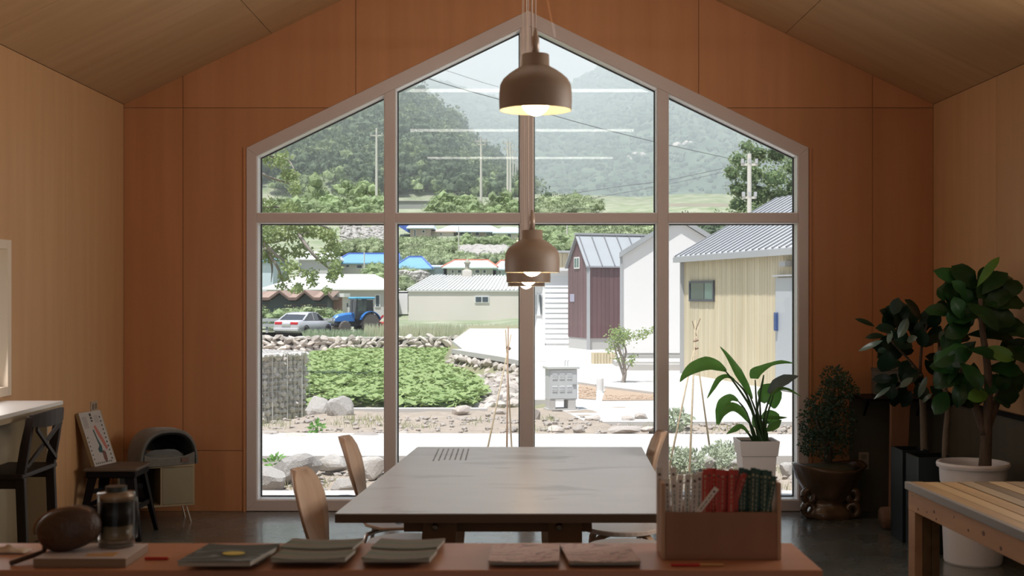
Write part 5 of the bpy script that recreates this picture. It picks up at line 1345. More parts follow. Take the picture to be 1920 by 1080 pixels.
for a, b, m, y0, y1 in (((1253, 885), (1310, 612), bam, 12.3, 12.9), ((1293, 885), (1304, 600), bam, 12.1, 12.8), ((1337, 885), (1303, 640), bam, 13.0, 12.8)):
    MB().tube([P(*a, y0), P(*b, y1)], [.011, .006], 6).build('bamboo_pole', m, t, world=True, smooth=True)
for z in (640, 655): MB().tube([P(1300, z, 12.7), P(1309, z - 3, 12.7)], .013, 6).build('string_tie', bam2, t, world=True)
for (a, b) in (((1304, 620), (1313, 597)), ((1306, 630), (1298, 602))): MB().tube([P(*a, 12.8), P(*b, 12.8)], .004, 5).build('dry_twig', bam2, t, world=True)

# ------------------------------------------------------------------ electric cabinet, bollard, planting bed
cabm = mat('light_grey_metal', (.52, .53, .53), .45); cabm2 = mat('pale_side_metal', (.56, .57, .54), .4); lou = mat('louvre_white', (.66, .67, .67), .45)
Yc = FPX * 1.70 / (767 - 550); sc_ = FPX / Yc
t = thing('electric_cabinet', 'light grey louvred electric cabinet on a concrete base in the white yard', 'cabinet', ((1052 - 958) / sc_, Yc, -.165), R(12))
w, d, h0, h1 = 58 / sc_ * .92, .26, .155, .60
MB().bb(-w / 2 - .02, w / 2 + .02, -d / 2 - .02, d / 2 + .02, .0005, .02).build('base_slab', conc_m, t)
for x0, x1 in ((-w / 2, -w / 2 + w * .22), (w * .18, w / 2 - .02)): MB().bb(x0, x1, -d / 2, d / 2, .0205, h0).build('plinth_block', conc_m, t)
MB().bb(-w / 2, w / 2, -d / 2, d / 2, h0 + .0005, h1).build('cabinet_body', cabm, t, bevel=.004)
MB().bb(-w / 2 - .03, w / 2 + .03, -d / 2 - .03, d / 2 + .03, h1 + .0005, h1 + .035).build('roof_lid', cabm2, t, bevel=.004)
dr = MB().bb(-w / 2 + .012, w / 2 - .012, -d / 2 - .008, -d / 2 - .0005, h0 + .015, h1 - .012).build('door', cabm, t, bevel=.002)
for zc_ in (.46, .28):
    for xc in (-.13, -.02, .09):
        for k in range(4):
            MB().box((xc, -d / 2 - .011, zc_ + k * .022), (.075, .010, .007), Matrix.Rotation(.5, 3, 'X')).build('louvre', lou, dr)
MB().bb(w / 2 - .07, w / 2 - .02, -d / 2 - .022, -d / 2 - .009, .36, .375).build('handle', mat('zinc_handle', (.4, .4, .4), .3, metal=.8), dr)
MB().bb(w / 2, w / 2 + .006, -.09, .09, h0 + .03, h1 - .03).build('side_door', cabm2, t)
MB().tube(smooth_path([(.10, -.02, .15), (.16, -.06, .09), (.20, -.12, .02)], 4), .016, 8).build('cable', mat('grey_cable', (.16, .16, .16), .6), t, smooth=True)
for dx in (.06, .10): MB().tube(smooth_path([(dx, 0, h1 + .035), (dx, 0, h1 + .10), (dx + .02, 0, h1 + .12)], 3), .004, 5).build('wire_hook', mat('zinc_handle', (.4, .4, .4), .3), t)
Yb = 22.0; sb = FPX / Yb
t = thing('bollard', 'short white round bollard right of the electric cabinet', 'bollard', ((1125 - 958) / sb, Yb, -.166))
MB().lathe([(.06, .0005), (.06, .24), (.05, .262), (0.001, .27)], n=20).build('post', mat('white_paint', (.72, .72, .71), .4), t, smooth=False)
MB().lathe([(.075, .0005), (.075, .02)], n=20).build('base_ring', mat('white_paint', (.72, .72, .71), .4), t)
bark_chip = mat('bark_mulch', (.36, .25, .17), .95, col2=(.46, .35, .26), nscale=14, bump=.6, bscale=40)
bed = struct('planting_bed', (1.4, 23.5, -.16))
for (pts) in ([(1085, 720), (1118, 725), (1117, 748), (1085, 746)], [(1135, 728), (1232, 740), (1232, 749), (1129, 750)]):
    q = []
    for a, b in pts: s = (b - 550) / (CAMZ + .150); q.append(Vector(((a - 958) / s, FPX / s, -.162)))
    MB().prism(q, (0, 0, .012)).build('mulch', bark_chip, bed, world=True)
    MB().bar(q[0] + Vector((0, .04, .02)), q[1] + Vector((0, .04, .02)), .05, .06).build('kerb', conc_m, bed, world=True)
rg = random.Random(31); mb = MB()
for _ in range(420):
    a, b = (rg.uniform(1086, 1116), rg.uniform(726, 745)) if rg.random() < .3 else (rg.uniform(1138, 1230), rg.uniform(741, 748))
    s = (b - 550) / (CAMZ + .150); mb.ball(((a - 958) / s, FPX / s, -.147), .022, 1, .3, (1.2, 1, .5), rg.randint(0, 50))
mb.build('mulch_chips', bark_chip, bed, world=True, kind='stuff')
# small tree in the bed
Yt = 24.5; st_ = FPX / Yt
tt = thing('small_tree', 'small leafy tree with a crooked grey trunk in the white yard', 'tree', P(1163, 748, Yt))
tk = MB(); gb_ = mat('grey_tree_bark', (.36, .31, .27), .85, col2=(.24, .20, .17), nscale=20, nstretch=(3, 3, 1), bump=.4)
def Q(a, b, dy=0): return P(a, b, Yt + dy)
for pts, r0, r1 in (([(1163, 750), (1168, 720), (1172, 695), (1166, 670), (1158, 645), (1160, 625)], .050, .018), ([(1170, 705), (1163, 685), (1156, 665), (1150, 640)], .03, .012), ([(1168, 680), (1174, 660), (1168, 640)], .025, .012), ([(1165, 640), (1185, 632), (1205, 628), (1224, 616)], .012, .004), ([(1172, 700), (1180, 685), (1186, 678)], .012, .005), ([(1156, 655), (1148, 650), (1142, 655)], .009, .004)):
    sp = smooth_path([Q(*p_) for p_ in pts], 3); tk.tube(sp, [r0 + (r1 - r0) * i / (len(sp) - 1) for i in range(len(sp))], 7)
tk.build('trunk', gb_, tt, world=True, smooth=True)
stl = mat('yellow_green_leaf', (.32, .40, .16), .65, col2=(.22, .30, .10), nscale=4, transl=.35)
mb = MB(); rg = random.Random(33)
for cx, cy, rx, ry, n in ((1158, 622, 16, 10, 150), (1168, 634, 20, 12, 170), (1155, 645, 15, 12, 110), (1176, 625, 12, 9, 60), (1200, 630, 12, 8, 70), (1212, 622, 14, 6, 70), (1225, 616, 7, 5, 25), (1140, 656, 8, 5, 22), (1182, 677, 12, 8, 70), (1186, 668, 8, 6, 25), (1160, 672, 10, 7, 40), (1150, 632, 16, 6, 60)):
    for _ in range(n):
        p_ = Q(cx + rg.gauss(0, .5) * rx, cy + rg.gauss(0, .5) * ry, rg.uniform(-.2, .2)); l = rg.uniform(.035, .06); d = Vector((rg.uniform(-1, 1), rg.uniform(-1, 1), rg.uniform(-1, .5))).normalized()
        mb.leaf(p_, p_ + d * l, l * .6, (rg.uniform(-1, 1), -1, rg.uniform(0, 1)), .1, 2)
mb.build('foliage', stl, tt, world=True, kind='stuff')
# ------------------------------------------------------------------ cabins on the right
greyroof = mat('grey_metal_roof', (.34, .355, .37), .45, col2=(.38, .395, .41), nscale=1); seamd = mat('grey_roof_seam', (.17, .175, .185), .45); trimg = mat('grey_metal_trim', (.38, .385, .395), .45)
def plank_side(par, A, B, z0, z1, m, nm='siding_board', bw=.11, t=.018, ztop=None, hole=None, stuff=False):
    """vertical boards on the wall line A->B (outward normal to the left of B->A seen from the camera)"""
    A, B = Vector((*A, 0)), Vector((*B, 0)); d = B - A; L = d.length; d.normalize(); n = Vector((d.y, -d.x, 0))
    if n.dot(Vector((0, 0, 0)) - A) < 0: n = -n
    k = int(round(L / bw)); w = L / k; rr = random.Random(int(L * 100)); 
    for i in range(k):
        a, b = i * w + .004, (i + 1) * w - .004; t_ = t * rr.uniform(.8, 1.1)
        zz = [(z0, z1)] if ztop is None else None
        segs = []
        if ztop: za, zb = ztop(a / L), ztop(b / L)
        else: za = zb = z1
        if hole and a / L < hole[1] and b / L > hole[0]: segs = [(z0, z0, hole[2], hole[2]), (hole[3], hole[3], za, zb)]
        else: segs = [(z0, z0, za, zb)]
        mb = MB()
        for (q0, q1, q2, q3) in segs:
            if max(q2, q3) - q0 < .01: continue
            mb.prism([A + d * a + Vector((0, 0, q0)), A + d * b + Vector((0, 0, q1)), A + d * b + Vector((0, 0, q3)), A + d * a + Vector((0, 0, q2))], n * t_)
        if mb.f: mb.build(nm, m, par, world=True)
# yellow house
yelw = mat('yellow_pine_siding', (.53, .44, .28), .6, col2=(.64, .56, .40), nscale=1.6, nstretch=(2.5, 2.5, .35), rnd=.10, detail=5)
yA = Vector((3.69, 27.3, 0)); yB = Vector((5.20, 20.46, 0)); yd = (yB - yA).normalized(); yn = Vector((-yd.y, yd.x, 0))
if yn.x < 0: yn = -yn
ze, zr, zb = 2.30, 3.50, -.165; dep = 4.4; Ly = (yB - yA).length
yh = thing('yellow_house', 'small yellow plank house with a grey seamed metal roof at the right', 'house', (yA.x, yA.y, zb))
body = MB(); c0, c1, c2, c3 = yA, yB, yB + yn * dep, yA + yn * dep
body.prism([c0 + Vector((0, 0, zb)), c0 + Vector((0, 0, ze)), c0 + yn * dep / 2 + Vector((0, 0, zr)), c3 + Vector((0, 0, ze)), c3 + Vector((0, 0, zb))], yd * Ly)
body.build('house_body', yelw, yh, world=True)
plank_side(yh, (yA.x, yA.y), (yB.x, yB.y), zb, ze - .01, yelw, bw=.115)
# corner trim, fascia gutter
MB().bar(yA + Vector((-.02, 0, zb)), yA + Vector((-.02, 0, ze)), .12, .12, (0, 1, 0)).build('corner_trim', trimg, yh, world=True)
for side in (0,):
    e0 = yA - yd * .12 - yn * .14; e1 = yB + yd * .2 - yn * .14; r0 = yA - yd * .12 + yn * dep / 2; r1 = yB + yd * .2 + yn * dep / 2
    ez = ze - .02; rz_ = zr + .07
    MB().prism([e0 + Vector((0, 0, ez)), e1 + Vector((0, 0, ez)), r1 + Vector((0, 0, rz_)), r0 + Vector((0, 0, rz_))], (0, 0, .05)).build('roof', mat('pale_grey_roof', (.50, .51, .53), .5), yh, world=True)
    b0 = yA - yd * .12 + yn * (dep + .14); b1 = yB + yd * .2 + yn * (dep + .14)
    MB().prism([r0 + Vector((0, 0, rz_)), r1 + Vector((0, 0, rz_)), b1 + Vector((0, 0, ez)), b0 + Vector((0, 0, ez))], (0, 0, .05)).build('roof', greyroof, yh, world=True)
    k = int((e1 - e0).length / .29)
    for i in range(k + 1):
        p0 = e0.lerp(e1, i / k) + Vector((0, 0, ez + .05)); p1 = r0.lerp(r1, i / k) + Vector((0, 0, rz_ + .05)); MB().bar(p0, p1, .075, .045).build('roof_seam', seamd, yh, world=True)
    MB().bar(e0 + Vector((0, 0, ez - .03)) - yn * .03, e1 + Vector((0, 0, ez - .03)) - yn * .03, .07, .11).build('fascia', trimg, yh, world=True)
    MB().bar(e0 + Vector((0, 0, ez + .0)) - yd * .02, r0 + Vector((0, 0, rz_ + .0)) - yd * .02, .05, .13).build('rake_trim', trimg, yh, world=True)
def on_wall(px, py):
    """point on the yellow wall plane seen at a pixel"""
    k = (px - 958) / FPX; # X = k*Y ; line A + t*d
    t = (k * yA.y - yA.x) / (yd.x - k * yd.y); q = yA + yd * t; return Vector((q.x, q.y, CAMZ + (550 - py) * q.y / FPX)), t
darkf = mat('dark_window_frame', (.055, .06, .075), .4); wglass = mat('dark_window_glass', (.035, .05, .06), .08, spec=.8); wglass2 = mat('green_window_glass', (.10, .17, .16), .08, spec=.8)
def wall_window(par, px0, px1, py0, py1, fm, split=.55, tf=.035, off=.022):
    (a, ta), (b, tb_) = on_wall(px0, py1), on_wall(px1, py1); z0 = a.z; z1 = on_wall(px0, py0)[0].z
    def rect(t0, t1, q0, q1, o0, th, nm, m, pr):
        p_ = [yA + yd * t0, yA + yd * t1]; pts = [p_[0] - yn * o0 + Vector((0, 0, q0)), p_[1] - yn * o0 + Vector((0, 0, q0)), p_[1] - yn * o0 + Vector((0, 0, q1)), p_[0] - yn * o0 + Vector((0, 0, q1))]
        return MB().prism(pts, -yn * th).build(nm, m, pr, world=True)
    f = rect(ta, tb_, z0, z1, off, .015, 'window', fm, par)
    m_ = tf
    tm = ta + (tb_ - ta) * split
    rect(ta + m_, tm - m_ / 2, z0 + m_, z1 - m_, off + .0155, .004, 'pane', wglass, f); rect(tm + m_ / 2, tb_ - m_, z0 + m_, z1 - m_, off + .0155, .004, 'pane', wglass2, f)
    rect(ta, tb_, z0, z0 + m_, off + .0155, .02, 'window_frame', fm, f); rect(ta, tb_, z1 - m_, z1, off + .0155, .02, 'window_frame', fm, f)
    rect(ta, ta + m_, z0 + m_, z1 - m_, off + .0155, .02, 'window_frame', fm, f); rect(tb_ - m_, tb_, z0 + m_, z1 - m_, off + .0155, .02, 'window_frame', fm, f)
wall_window(yh, 1296, 1342, 527, 565, darkf, .62, .05)
# grey door with a blue handle
(a, ta), (b, tb2) = on_wall(1459, 690), on_wall(1520, 690); dz1 = on_wall(1459, 521)[0].z
def wrect(par, t0, t1, q0, q1, o0, th, nm, m):
    p0, p1 = yA + yd * t0 - yn * o0, yA + yd * t1 - yn * o0
    return MB().prism([p0 + Vector((0, 0, q0)), p1 + Vector((0, 0, q0)), p1 + Vector((0, 0, q1)), p0 + Vector((0, 0, q1))], -yn * th).build(nm, m, par, world=True)
dd_ = wrect(yh, ta, ta + .95, zb + .02, dz1, .022, .03, 'door', mat('pale_grey_door', (.42, .44, .46), .4))
wrect(dd_, ta + .04, ta + .12, on_wall(1462, 620)[0].z, on_wall(1462, 586)[0].z, .053, .05, 'handle', mat('blue_handle', (.04, .08, .22), .35))
wrect(yh, ta + .02, ta + .9, dz1 + .02, dz1 + .05, .022, .10, 'door_hood', trimg)
wrect(yh, ta + .35, ta + .60, on_wall(1475, 500)[0].z, on_wall(1475, 490)[0].z, .022, .12, 'bracket_lamp', trimg)
bq = thing('wooden_post_stand', 'short yellow wooden post beside the house door', 'post', (4.85, 21.2, -.165)); MB().bb(-.06, .06, -.06, .06, .0005, .52).build('post_body', yelw, bq, bevel=.01); MB().bb(-.075, .075, -.075, .075, .5205, .545).build('post_cap', yelw, bq)

# white gable house
whitew = mat('white_render', (.80, .785, .78), .8, col2=(.77, .755, .75), nscale=.8); plinth = mat('pale_plinth', (.50, .49, .47), .85)
Yw = 31.6; sw = FPX / Yw
wh = thing('white_gable_house', 'plain white gable-fronted house between the maroon and yellow houses', 'house', P(1272, 686, Yw))
p0, p1, pk = P(1167, 480, Yw), P(1377, 478, Yw), P(1272, 414, Yw)
zbw = -.165; zpl = P(0, 662, Yw).z
MB().prism([Vector((p0.x, Yw, zpl)), Vector((p1.x, Yw, zpl)), Vector((p1.x, Yw, p1.z)), pk, Vector((p0.x, Yw, p0.z))], (.65, 6, 0)).build('house_body', whitew, wh, world=True)
MB().prism([(p0.x + .01, Yw + .012, zbw), (p1.x - .01, Yw + .012, zbw), (p1.x - .01, Yw + .012, zpl - .001), (p0.x + .01, Yw + .012, zpl - .001)], (.64, 5.9, 0)).build('plinth', plinth, wh, world=True)
for q, sg in ((p0, -1), (p1, 1)):
    qq = q + (q - pk).normalized() * .10
    MB().prism([qq + Vector((0, -.10, .01)), pk + Vector((0, -.10, .01)), pk + Vector((0, -.10, .14)), qq + Vector((0, -.10, .14))], (.68, 6.3, 0)).build('roof', greyroof if sg < 0 else trimg, wh, world=True)
MB().bar((p0.x - .03, Yw - .02, zbw + .3), (p0.x - .03, Yw - .02, p0.z), .06, .06, (0, 1, 0)).build('downpipe', trimg, wh, world=True)
# terrace step with yellow slats at its foot
stp = thing('terrace_step', 'long low white terrace step in front of the white gable house', 'step', (3.2, 29.5, -.165))
MB().bb(1.95 + .5, 5.2, 29.9, 31.5, -.1645, -.06).build('step_slab', conc_m, stp, world=True); MB().bb(2.6, 5.0, 28.3, 28.6, -.1645, -.03).build('step_slab', conc_m, stp, world=True)
sl = thing('slatted_crate', 'yellow slatted wooden bench box at the foot of the maroon house', 'crate', P(1130, 686, 31.0))
for i in range(8):
    x = P(1110 + i * 5.6, 0, 31.0).x; MB().bb(x, x + .062, 30.98, 31.0, -.1645, P(0, 661, 31).z).build('slat', yelw, sl, world=True)
MB().bb(P(1110, 0, 31).x, P(1154, 0, 31).x, 31.001, 31.35, -.1645, P(0, 662, 31).z).build('crate_body', yelw, sl, world=True)

# maroon house
mar = mat('maroon_siding', (.135, .070, .074), .5, col2=(.18, .095, .10), nscale=2, nstretch=(3, 3, .4), rnd=.12)
mC = Vector((2.34, 38.7, 0)); mL = Vector((1.81, 40.2, 0)); md = (mL - mC).normalized(); mn = Vector((-md.y, md.x, 0))
if mn.x < 0: mn = -mn
mh = thing('maroon_house', 'narrow dark maroon plank house with a grey metal roof', 'house', (mC.x, mC.y, -.165))
ze, zr, zb = 2.38, 3.27, -.165; zp = .18; Lm = (mL - mC).length; Ls_ = 3.2
MB().prism([mC + Vector((0, 0, zp)), mC + Vector((0, 0, ze)), (mC + mL) / 2 + Vector((0, 0, zr)), mL + Vector((0, 0, ze)), mL + Vector((0, 0, zp))], mn * Ls_).build('house_body', mar, mh, world=True)
MB().prism([mC + md * .01 + Vector((0, 0, zb)), mL - md * .01 + Vector((0, 0, zb)), mL - md * .01 + mn * Ls_ + Vector((0, 0, zb)), mC + md * .01 + mn * Ls_ + Vector((0, 0, zb))], (0, 0, zp - zb - .001)).build('plinth', plinth, mh, world=True)
plank_side(mh, (mC.x, mC.y), (mL.x, mL.y), zp, ze, mar, bw=.13, ztop=lambda u: ze + (zr - ze) * (1 - abs(2 * u - 1)) - .01)
mS = mC + mn * Ls_; plank_side(mh, (mC.x, mC.y), (mS.x, mS.y), zp, ze - .02, mar, bw=.14)
MB().bar(mC + Vector((0, 0, zb)), mC + Vector((0, 0, ze)), .10, .10, (0, 1, 0)).build('corner_trim', trimg, mh, world=True)
for sgn in (0, 1):
    e0 = (mC - md * .08) if sgn == 0 else (mL + md * .08); rr0 = (mC + mL) / 2; e0 = e0 - mn * .1; r0 = rr0 - mn * .1
    MB().prism([e0 + Vector((0, 0, ze - .06)), e0 + mn * (Ls_ + .2) + Vector((0, 0, ze - .06)), r0 + mn * (Ls_ + .2) + Vector((0, 0, zr + .03)), r0 + Vector((0, 0, zr + .03))], (0, 0, .05)).build('roof', greyroof, mh, world=True)
    if sgn == 0:
        for i in range(8): q = mn * (i * .42 + .1); MB().bar(e0 + q + Vector((0, 0, ze - .0)), r0 + q + Vector((0, 0, zr + .09)), .03, .04).build('roof_seam', seamd, mh, world=True)
MB().bar((mC + mL) / 2 - mn * .12 + Vector((0, 0, zr + .10)), (mC + mL) / 2 + mn * (Ls_ + .1) + Vector((0, 0, zr + .10)), .12, .06).build('ridge_cap', trimg, mh, world=True)
def m_rect(t0, t1, z0, z1, o, th, nm, m, par=None):
    p0, p1 = mC + md * t0 - mn * o, mC + md * t1 - mn * o
    return MB().prism([p0 + Vector((0, 0, z0)), p1 + Vector((0, 0, z0)), p1 + Vector((0, 0, z1)), p0 + Vector((0, 0, z1))], -mn * th).build(nm, m, par or mh, world=True)
wf_ = m_rect(.62, 1.05, 2.30, 2.66, .022, .02, 'window', mat('white_pvc', (.72, .72, .72), .4)); m_rect(.66, .82, 2.34, 2.62, .0425, .003, 'pane', wglass2, wf_); m_rect(.86, 1.01, 2.34, 2.62, .0425, .003, 'pane', wglass2, wf_)
m_rect(1.05, 1.4, 1.28, 1.52, .022, .01, 'notice_board', mat('lilac_notice', (.38, .36, .46), .6)); 
# white weatherboard cabin and the yellow shed behind
sid = mat('white_weatherboard', (.84, .85, .85), .7, rnd=.03); 
Yl = 42.0; sl_ = FPX / Yl; L0, L1 = P(1022, 0, Yl).x, P(1072, 0, Yl).x + 1.2
lb = thing('weatherboard_cabin', 'white weatherboard cabin left of the maroon house with a tall narrow window', 'house', (L0, Yl, -.165))
zt_ = P(0, 508, Yl).z; MB().bb(L0 + .02, L1, Yl + .02, Yl + 4, -.165, zt_).build('house_body', sid, lb, world=True)
xl2, yl2 = P(985, 0, 43.0).x, 43.0
nb = 13
for i in range(nb):
    za, zb2 = -.10 + (zt_ - .1) * i / nb, -.10 + (zt_ - .1) * (i + 1) / nb + .004
    MB().prism([(L0, Yl - .012, za), (L1, Yl - .012, za), (L1, Yl + .010, zb2), (L0, Yl + .010, zb2)], (0, .02, 0)).build('siding_board', sid, lb, world=True)
MB().prism([(L0, Yl, -.165), (xl2, yl2, -.165), (xl2, yl2 + 2, -.165), (L0, Yl + 3, -.165)], (0, 0, zt_ + .1)).build('side_wing', whitew, lb, world=True)
MB().bb(L0 - .15, L1, Yl - .15, Yl + 4.2, zt_, zt_ + .10).build('roof', whitew, lb, world=True)
MB().bb(xl2 - .1, L0 + .2, yl2 - 1.1, Yl + 3.1, zt_ + .101, zt_ + .17).build('roof', whitew, lb, world=True)
wx0, wx1 = (1005 - 958) / sl_, (1015 - 958) / sl_; yy = 42.55
f = MB().prism([P(1003, 592, 42.45), P(1016, 592, 42.1), P(1016, 551, 42.1), P(1003, 551, 42.45)], (0, .05, 0)).build('window', mat('white_pvc', (.72, .72, .72), .4), lb, world=True)
for a, b in ((1004.5, 1008.5), (1010.5, 1014.5)): MB().prism([P(a, 590, 42.40), P(b, 590, 42.33 if a < 1009 else 42.08), P(b, 553, 42.33 if a < 1009 else 42.08), P(a, 553, 42.40 if a < 1009 else 42.2)], (0, .02, 0)).build('pane', wglass, f, world=True)
ys_ = thing('yellow_shed', 'pale yellow plank shed whose top shows above the white cabin', 'shed', P(1060, 560, 50))
x0, x1 = P(1000, 0, 50).x, P(1110, 0, 50).x
MB().bb(x0, x1, 50, 54, -.165, P(0, 474, 50).z).build('shed_body', yelw, ys_, world=True); MB().bb(x0 - .2, x1 + .2, 49.8, 54.2, P(0, 474, 50).z, P(0, 470, 50).z).build('roof', trimg, ys_, world=True)
for i in range(12): x = x0 + i * .19; MB().bb(x, x + .17, 49.97, 50, -.16, P(0, 474.5, 50).z).build('siding_board', yelw, ys_, world=True)

# ------------------------------------------------------------------ village houses
blu = mat('blue_metal_roof', (.13, .31, .43), .5, col2=(.17, .36, .47), nscale=.6); blu2 = mat('deep_blue_roof', (.08, .14, .45), .5); paleblue = mat('pale_blue_roof', (.60, .72, .78), .5); aqua = mat('pale_aqua_roof', (.62, .74, .71), .5)
whroof = mat('white_sheet_roof', (.80, .79, .76), .6); cw = mat('cream_wall', (.66, .62, .56), .85, col2=(.58, .54, .49), nscale=.6); gw = mat('grey_white_wall', (.50, .49, .47), .85); pinkw = mat('pinkish_wall', (.52, .42, .37), .85, col2=(.46, .37, .33), nscale=.5)
bluew = mat('pale_blue_wall', (.52, .60, .64), .8); redr = mat('red_ridge_tile', (.55, .16, .09), .6); win_dk = mat('house_window_dark', (.06, .08, .10), .25); greysh = mat('ribbed_grey_roof', (.52, .52, .50), .7); greysh2 = mat('ribbed_grey_roof_rib', (.64, .64, .61), .7)
def house(name, label, px0, px1, py_eave, py_base, Y, depth, wm, roofm, py_ridge, rin=0, over=.4, wins=(), ridge=None, ribs=0, group=None, base_drop=3.0, cat='house', hipr=None):
    s = FPX / Y; x0, x1 = (px0 - 958) / s, (px1 - 958) / s; ze = CAMZ + (550 - py_eave) / s; zb = CAMZ + (550 - py_base) / s; yr = Y + depth / 2; sr = FPX / yr; zr = CAMZ + (550 - py_ridge) / sr
    t = thing(name, label, cat, ((x0 + x1) / 2, Y, zb), 0, group)
    MB().bb(x0, x1, Y, Y + depth, zb - base_drop, ze).build('wall', wm, t, world=True)
    hl = rin / s; hr = (rin if hipr is None else hipr) / s; o = over; F0, F1 = Vector((x0 - o, Y - o, ze)), Vector((x1 + o, Y - o, ze)); B0, B1 = Vector((x0 - o, Y + depth + o, ze)), Vector((x1 + o, Y + depth + o, ze)); R0, R1 = Vector((x0 - o + hl, yr, zr)), Vector((x1 + o - hr, yr, zr))
    dn = Vector((0, 0, .12))
    mb = MB().add([F0, F1, B1, B0, R0, R1, F0 - dn, F1 - dn, B1 - dn, B0 - dn], [(0, 1, 5, 4), (2, 3, 4, 5), (3, 0, 4), (1, 2, 5), (6, 7, 1, 0), (7, 8, 2, 1), (8, 9, 3, 2), (9, 6, 0, 3), (9, 8, 7, 6)])
    mb.build('roof', roofm, t, world=True)
    if ridge: MB().bar(R0, R1, .30, .25).build('ridge', ridge, t, world=True); MB().bar(F0, R0, .16, .14).build('ridge', ridge, t, world=True); MB().bar(F1, R1, .16, .14).build('ridge', ridge, t, world=True)
    if ribs:
        for i in range(ribs + 1):
            u = i / ribs; a = F0.lerp(F1, u); b = R0.lerp(R1, u); MB().bar(a + Vector((0, 0, .03)), b + Vector((0, 0, .03)), .10, .10).build('roof_rib', greysh2, t, world=True)
    for (a, b, c, d) in wins:
        wx0, wx1, wz0, wz1 = (a - 958) / s, (b - 958) / s, CAMZ + (550 - d) / s, CAMZ + (550 - c) / s
        w_ = MB().bb(wx0, wx1, Y - .06, Y - .001, wz0, wz1).build('window', mat('white_pvc', (.72, .72, .72), .4), t, world=True); m_ = .07; nx = 2 if (wx1 - wx0) > .9 else 1
        for k in range(nx): MB().bb(wx0 + m_ + (wx1 - wx0 - m_) * k / nx, wx0 + (wx1 - wx0 - m_) * (k + 1) / nx, Y - .075, Y - .0605, wz0 + m_, wz1 - m_).build('pane', win_dk, w_, world=True)
    return t
house('warehouse', 'long grey-white warehouse with a ribbed sheet roof behind the stone wall', 766, 1012, 544, 612, 96, 10, mat('stained_plaster', (.72, .67, .61), .9, col2=(.60, .555, .50), nscale=.25, nstretch=(1, 1, .5), detail=7), greysh, 517, 40, .10, [(890, 917, 555, 568)], ribs=34, hipr=0, base_drop=.6)
house('white_roofed_house', 'low house with a broad white roof behind the brown zigzag-roofed hall', 500, 724, 541, 596, 100, 14, gw, whroof, 514, 55, .4, [(676, 690, 556, 566), (703, 713, 552, 576)], hipr=50, base_drop=.3)
# zigzag roof hall
Yz = 90; szz = FPX / Yz; zg = thing('zigzag_hall', 'dark teal timber hall with a brown zigzag gabled roof, left', 'building', P(550, 592, Yz))
tealw = mat('dark_teal_boards', (.045, .065, .075), .6, col2=(.065, .09, .095), nscale=1, nstretch=(1, 1, 6)); brr = mat('brown_shingle_roof', (.30, .20, .16), .8, col2=(.36, .25, .20), nscale=2); brt = mat('brown_barge', (.17, .11, .09), .7)
peaks = [(478, 562), (501 - 13, 565), (528, 549), (548, 565), (574, 549), (594, 565), (614, 549), (628, 564)]
zz = [(470, 553), (489, 563), (506, 563), (526, 549), (544, 563), (557, 563), (573, 549), (590, 563), (601, 563), (614, 551), (626, 563)]
bodyp = [P(a, b + 2, Yz) for a, b in zz[:-1]] + [P(614, 592, Yz), P(470, 592, Yz)]
for i in range(len(zz) - 2):
    (a, b), (c, d) = zz[i], zz[i + 1]
    MB().prism([P(a, b + 2, Yz), P(c, d + 2, Yz), P(c, 592, Yz), P(a, 592, Yz)], (0, 4, 0)).build('wall_panel', tealw, zg, world=True)
for i in range(len(zz) - 1):
    (a, b), (c, d) = zz[i], zz[i + 1]; A_, B2 = P(a, b, Yz) + Vector((0, -.5, 0)), P(c, d, Yz) + Vector((0, -.5, 0))
    MB().prism([A_, B2, B2 + Vector((0, 0, .16)), A_ + Vector((0, 0, .16))], (0, 5, 0)).build('barge_board', brt, zg, world=True)
    up = P(0, 547, Yz + 3).z
    MB().prism([A_ + Vector((0, .02, .162)), B2 + Vector((0, .02, .162)), Vector((B2.x, Yz + 3, up)), Vector((A_.x, Yz + 3, up))], (0, 0, .05)).build('roof', brr, zg, world=True)
for k in range(5):
    z = P(0, 572 + k * 4, Yz).z
    for a, b in ((491, 503), (533, 556), (562, 587), (592, 612)): MB().bb(P(a, 0, Yz).x, P(b, 0, Yz).x, Yz - .05, Yz - .005, z, z + .05).build('batten', brt, zg, world=True)
# brick annex
bk = thing('brick_annex', 'pink brick annex between the zigzag hall and the tractor', 'building', P(627, 592, 93)); brick_m = mat('pink_brick', (.42, .24, .18), .85, rnd=.2)
MB().bb(P(612, 0, 93).x, P(642, 0, 93).x, 93.02, 96, P(0, 596, 93).z, P(0, 557, 93).z).build('annex_core', mat('mortar_grey', (.5, .46, .42), .9), bk, world=True)
xa, xb, za, zb = P(612, 0, 93).x, P(642, 0, 93).x, P(0, 592, 93).z, P(0, 557, 93).z; bm_ = MB(); nr = 11
for j in range(nr):
    n_ = 6; off = (j % 2) * .5
    for i in range(n_ + 1):
        u0 = max(0, (i - off) / n_); u1 = min(1, (i + 1 - off) / n_)
        if u1 - u0 < .03: continue
        bm_.bb(xa + (xb - xa) * u0 + .012, xa + (xb - xa) * u1 - .012, 92.98, 93.018, za + (zb - za) * j / nr + .012, za + (zb - za) * (j + 1) / nr - .012)
bm_.build('bricks', brick_m, bk, world=True, kind='stuff')
MB().bb(P(608, 0, 93).x, P(646, 0, 93).x, 92.6, 96.2, P(0, 557, 93).z, P(0, 550, 93).z).build('roof_band', whroof, bk, world=True)
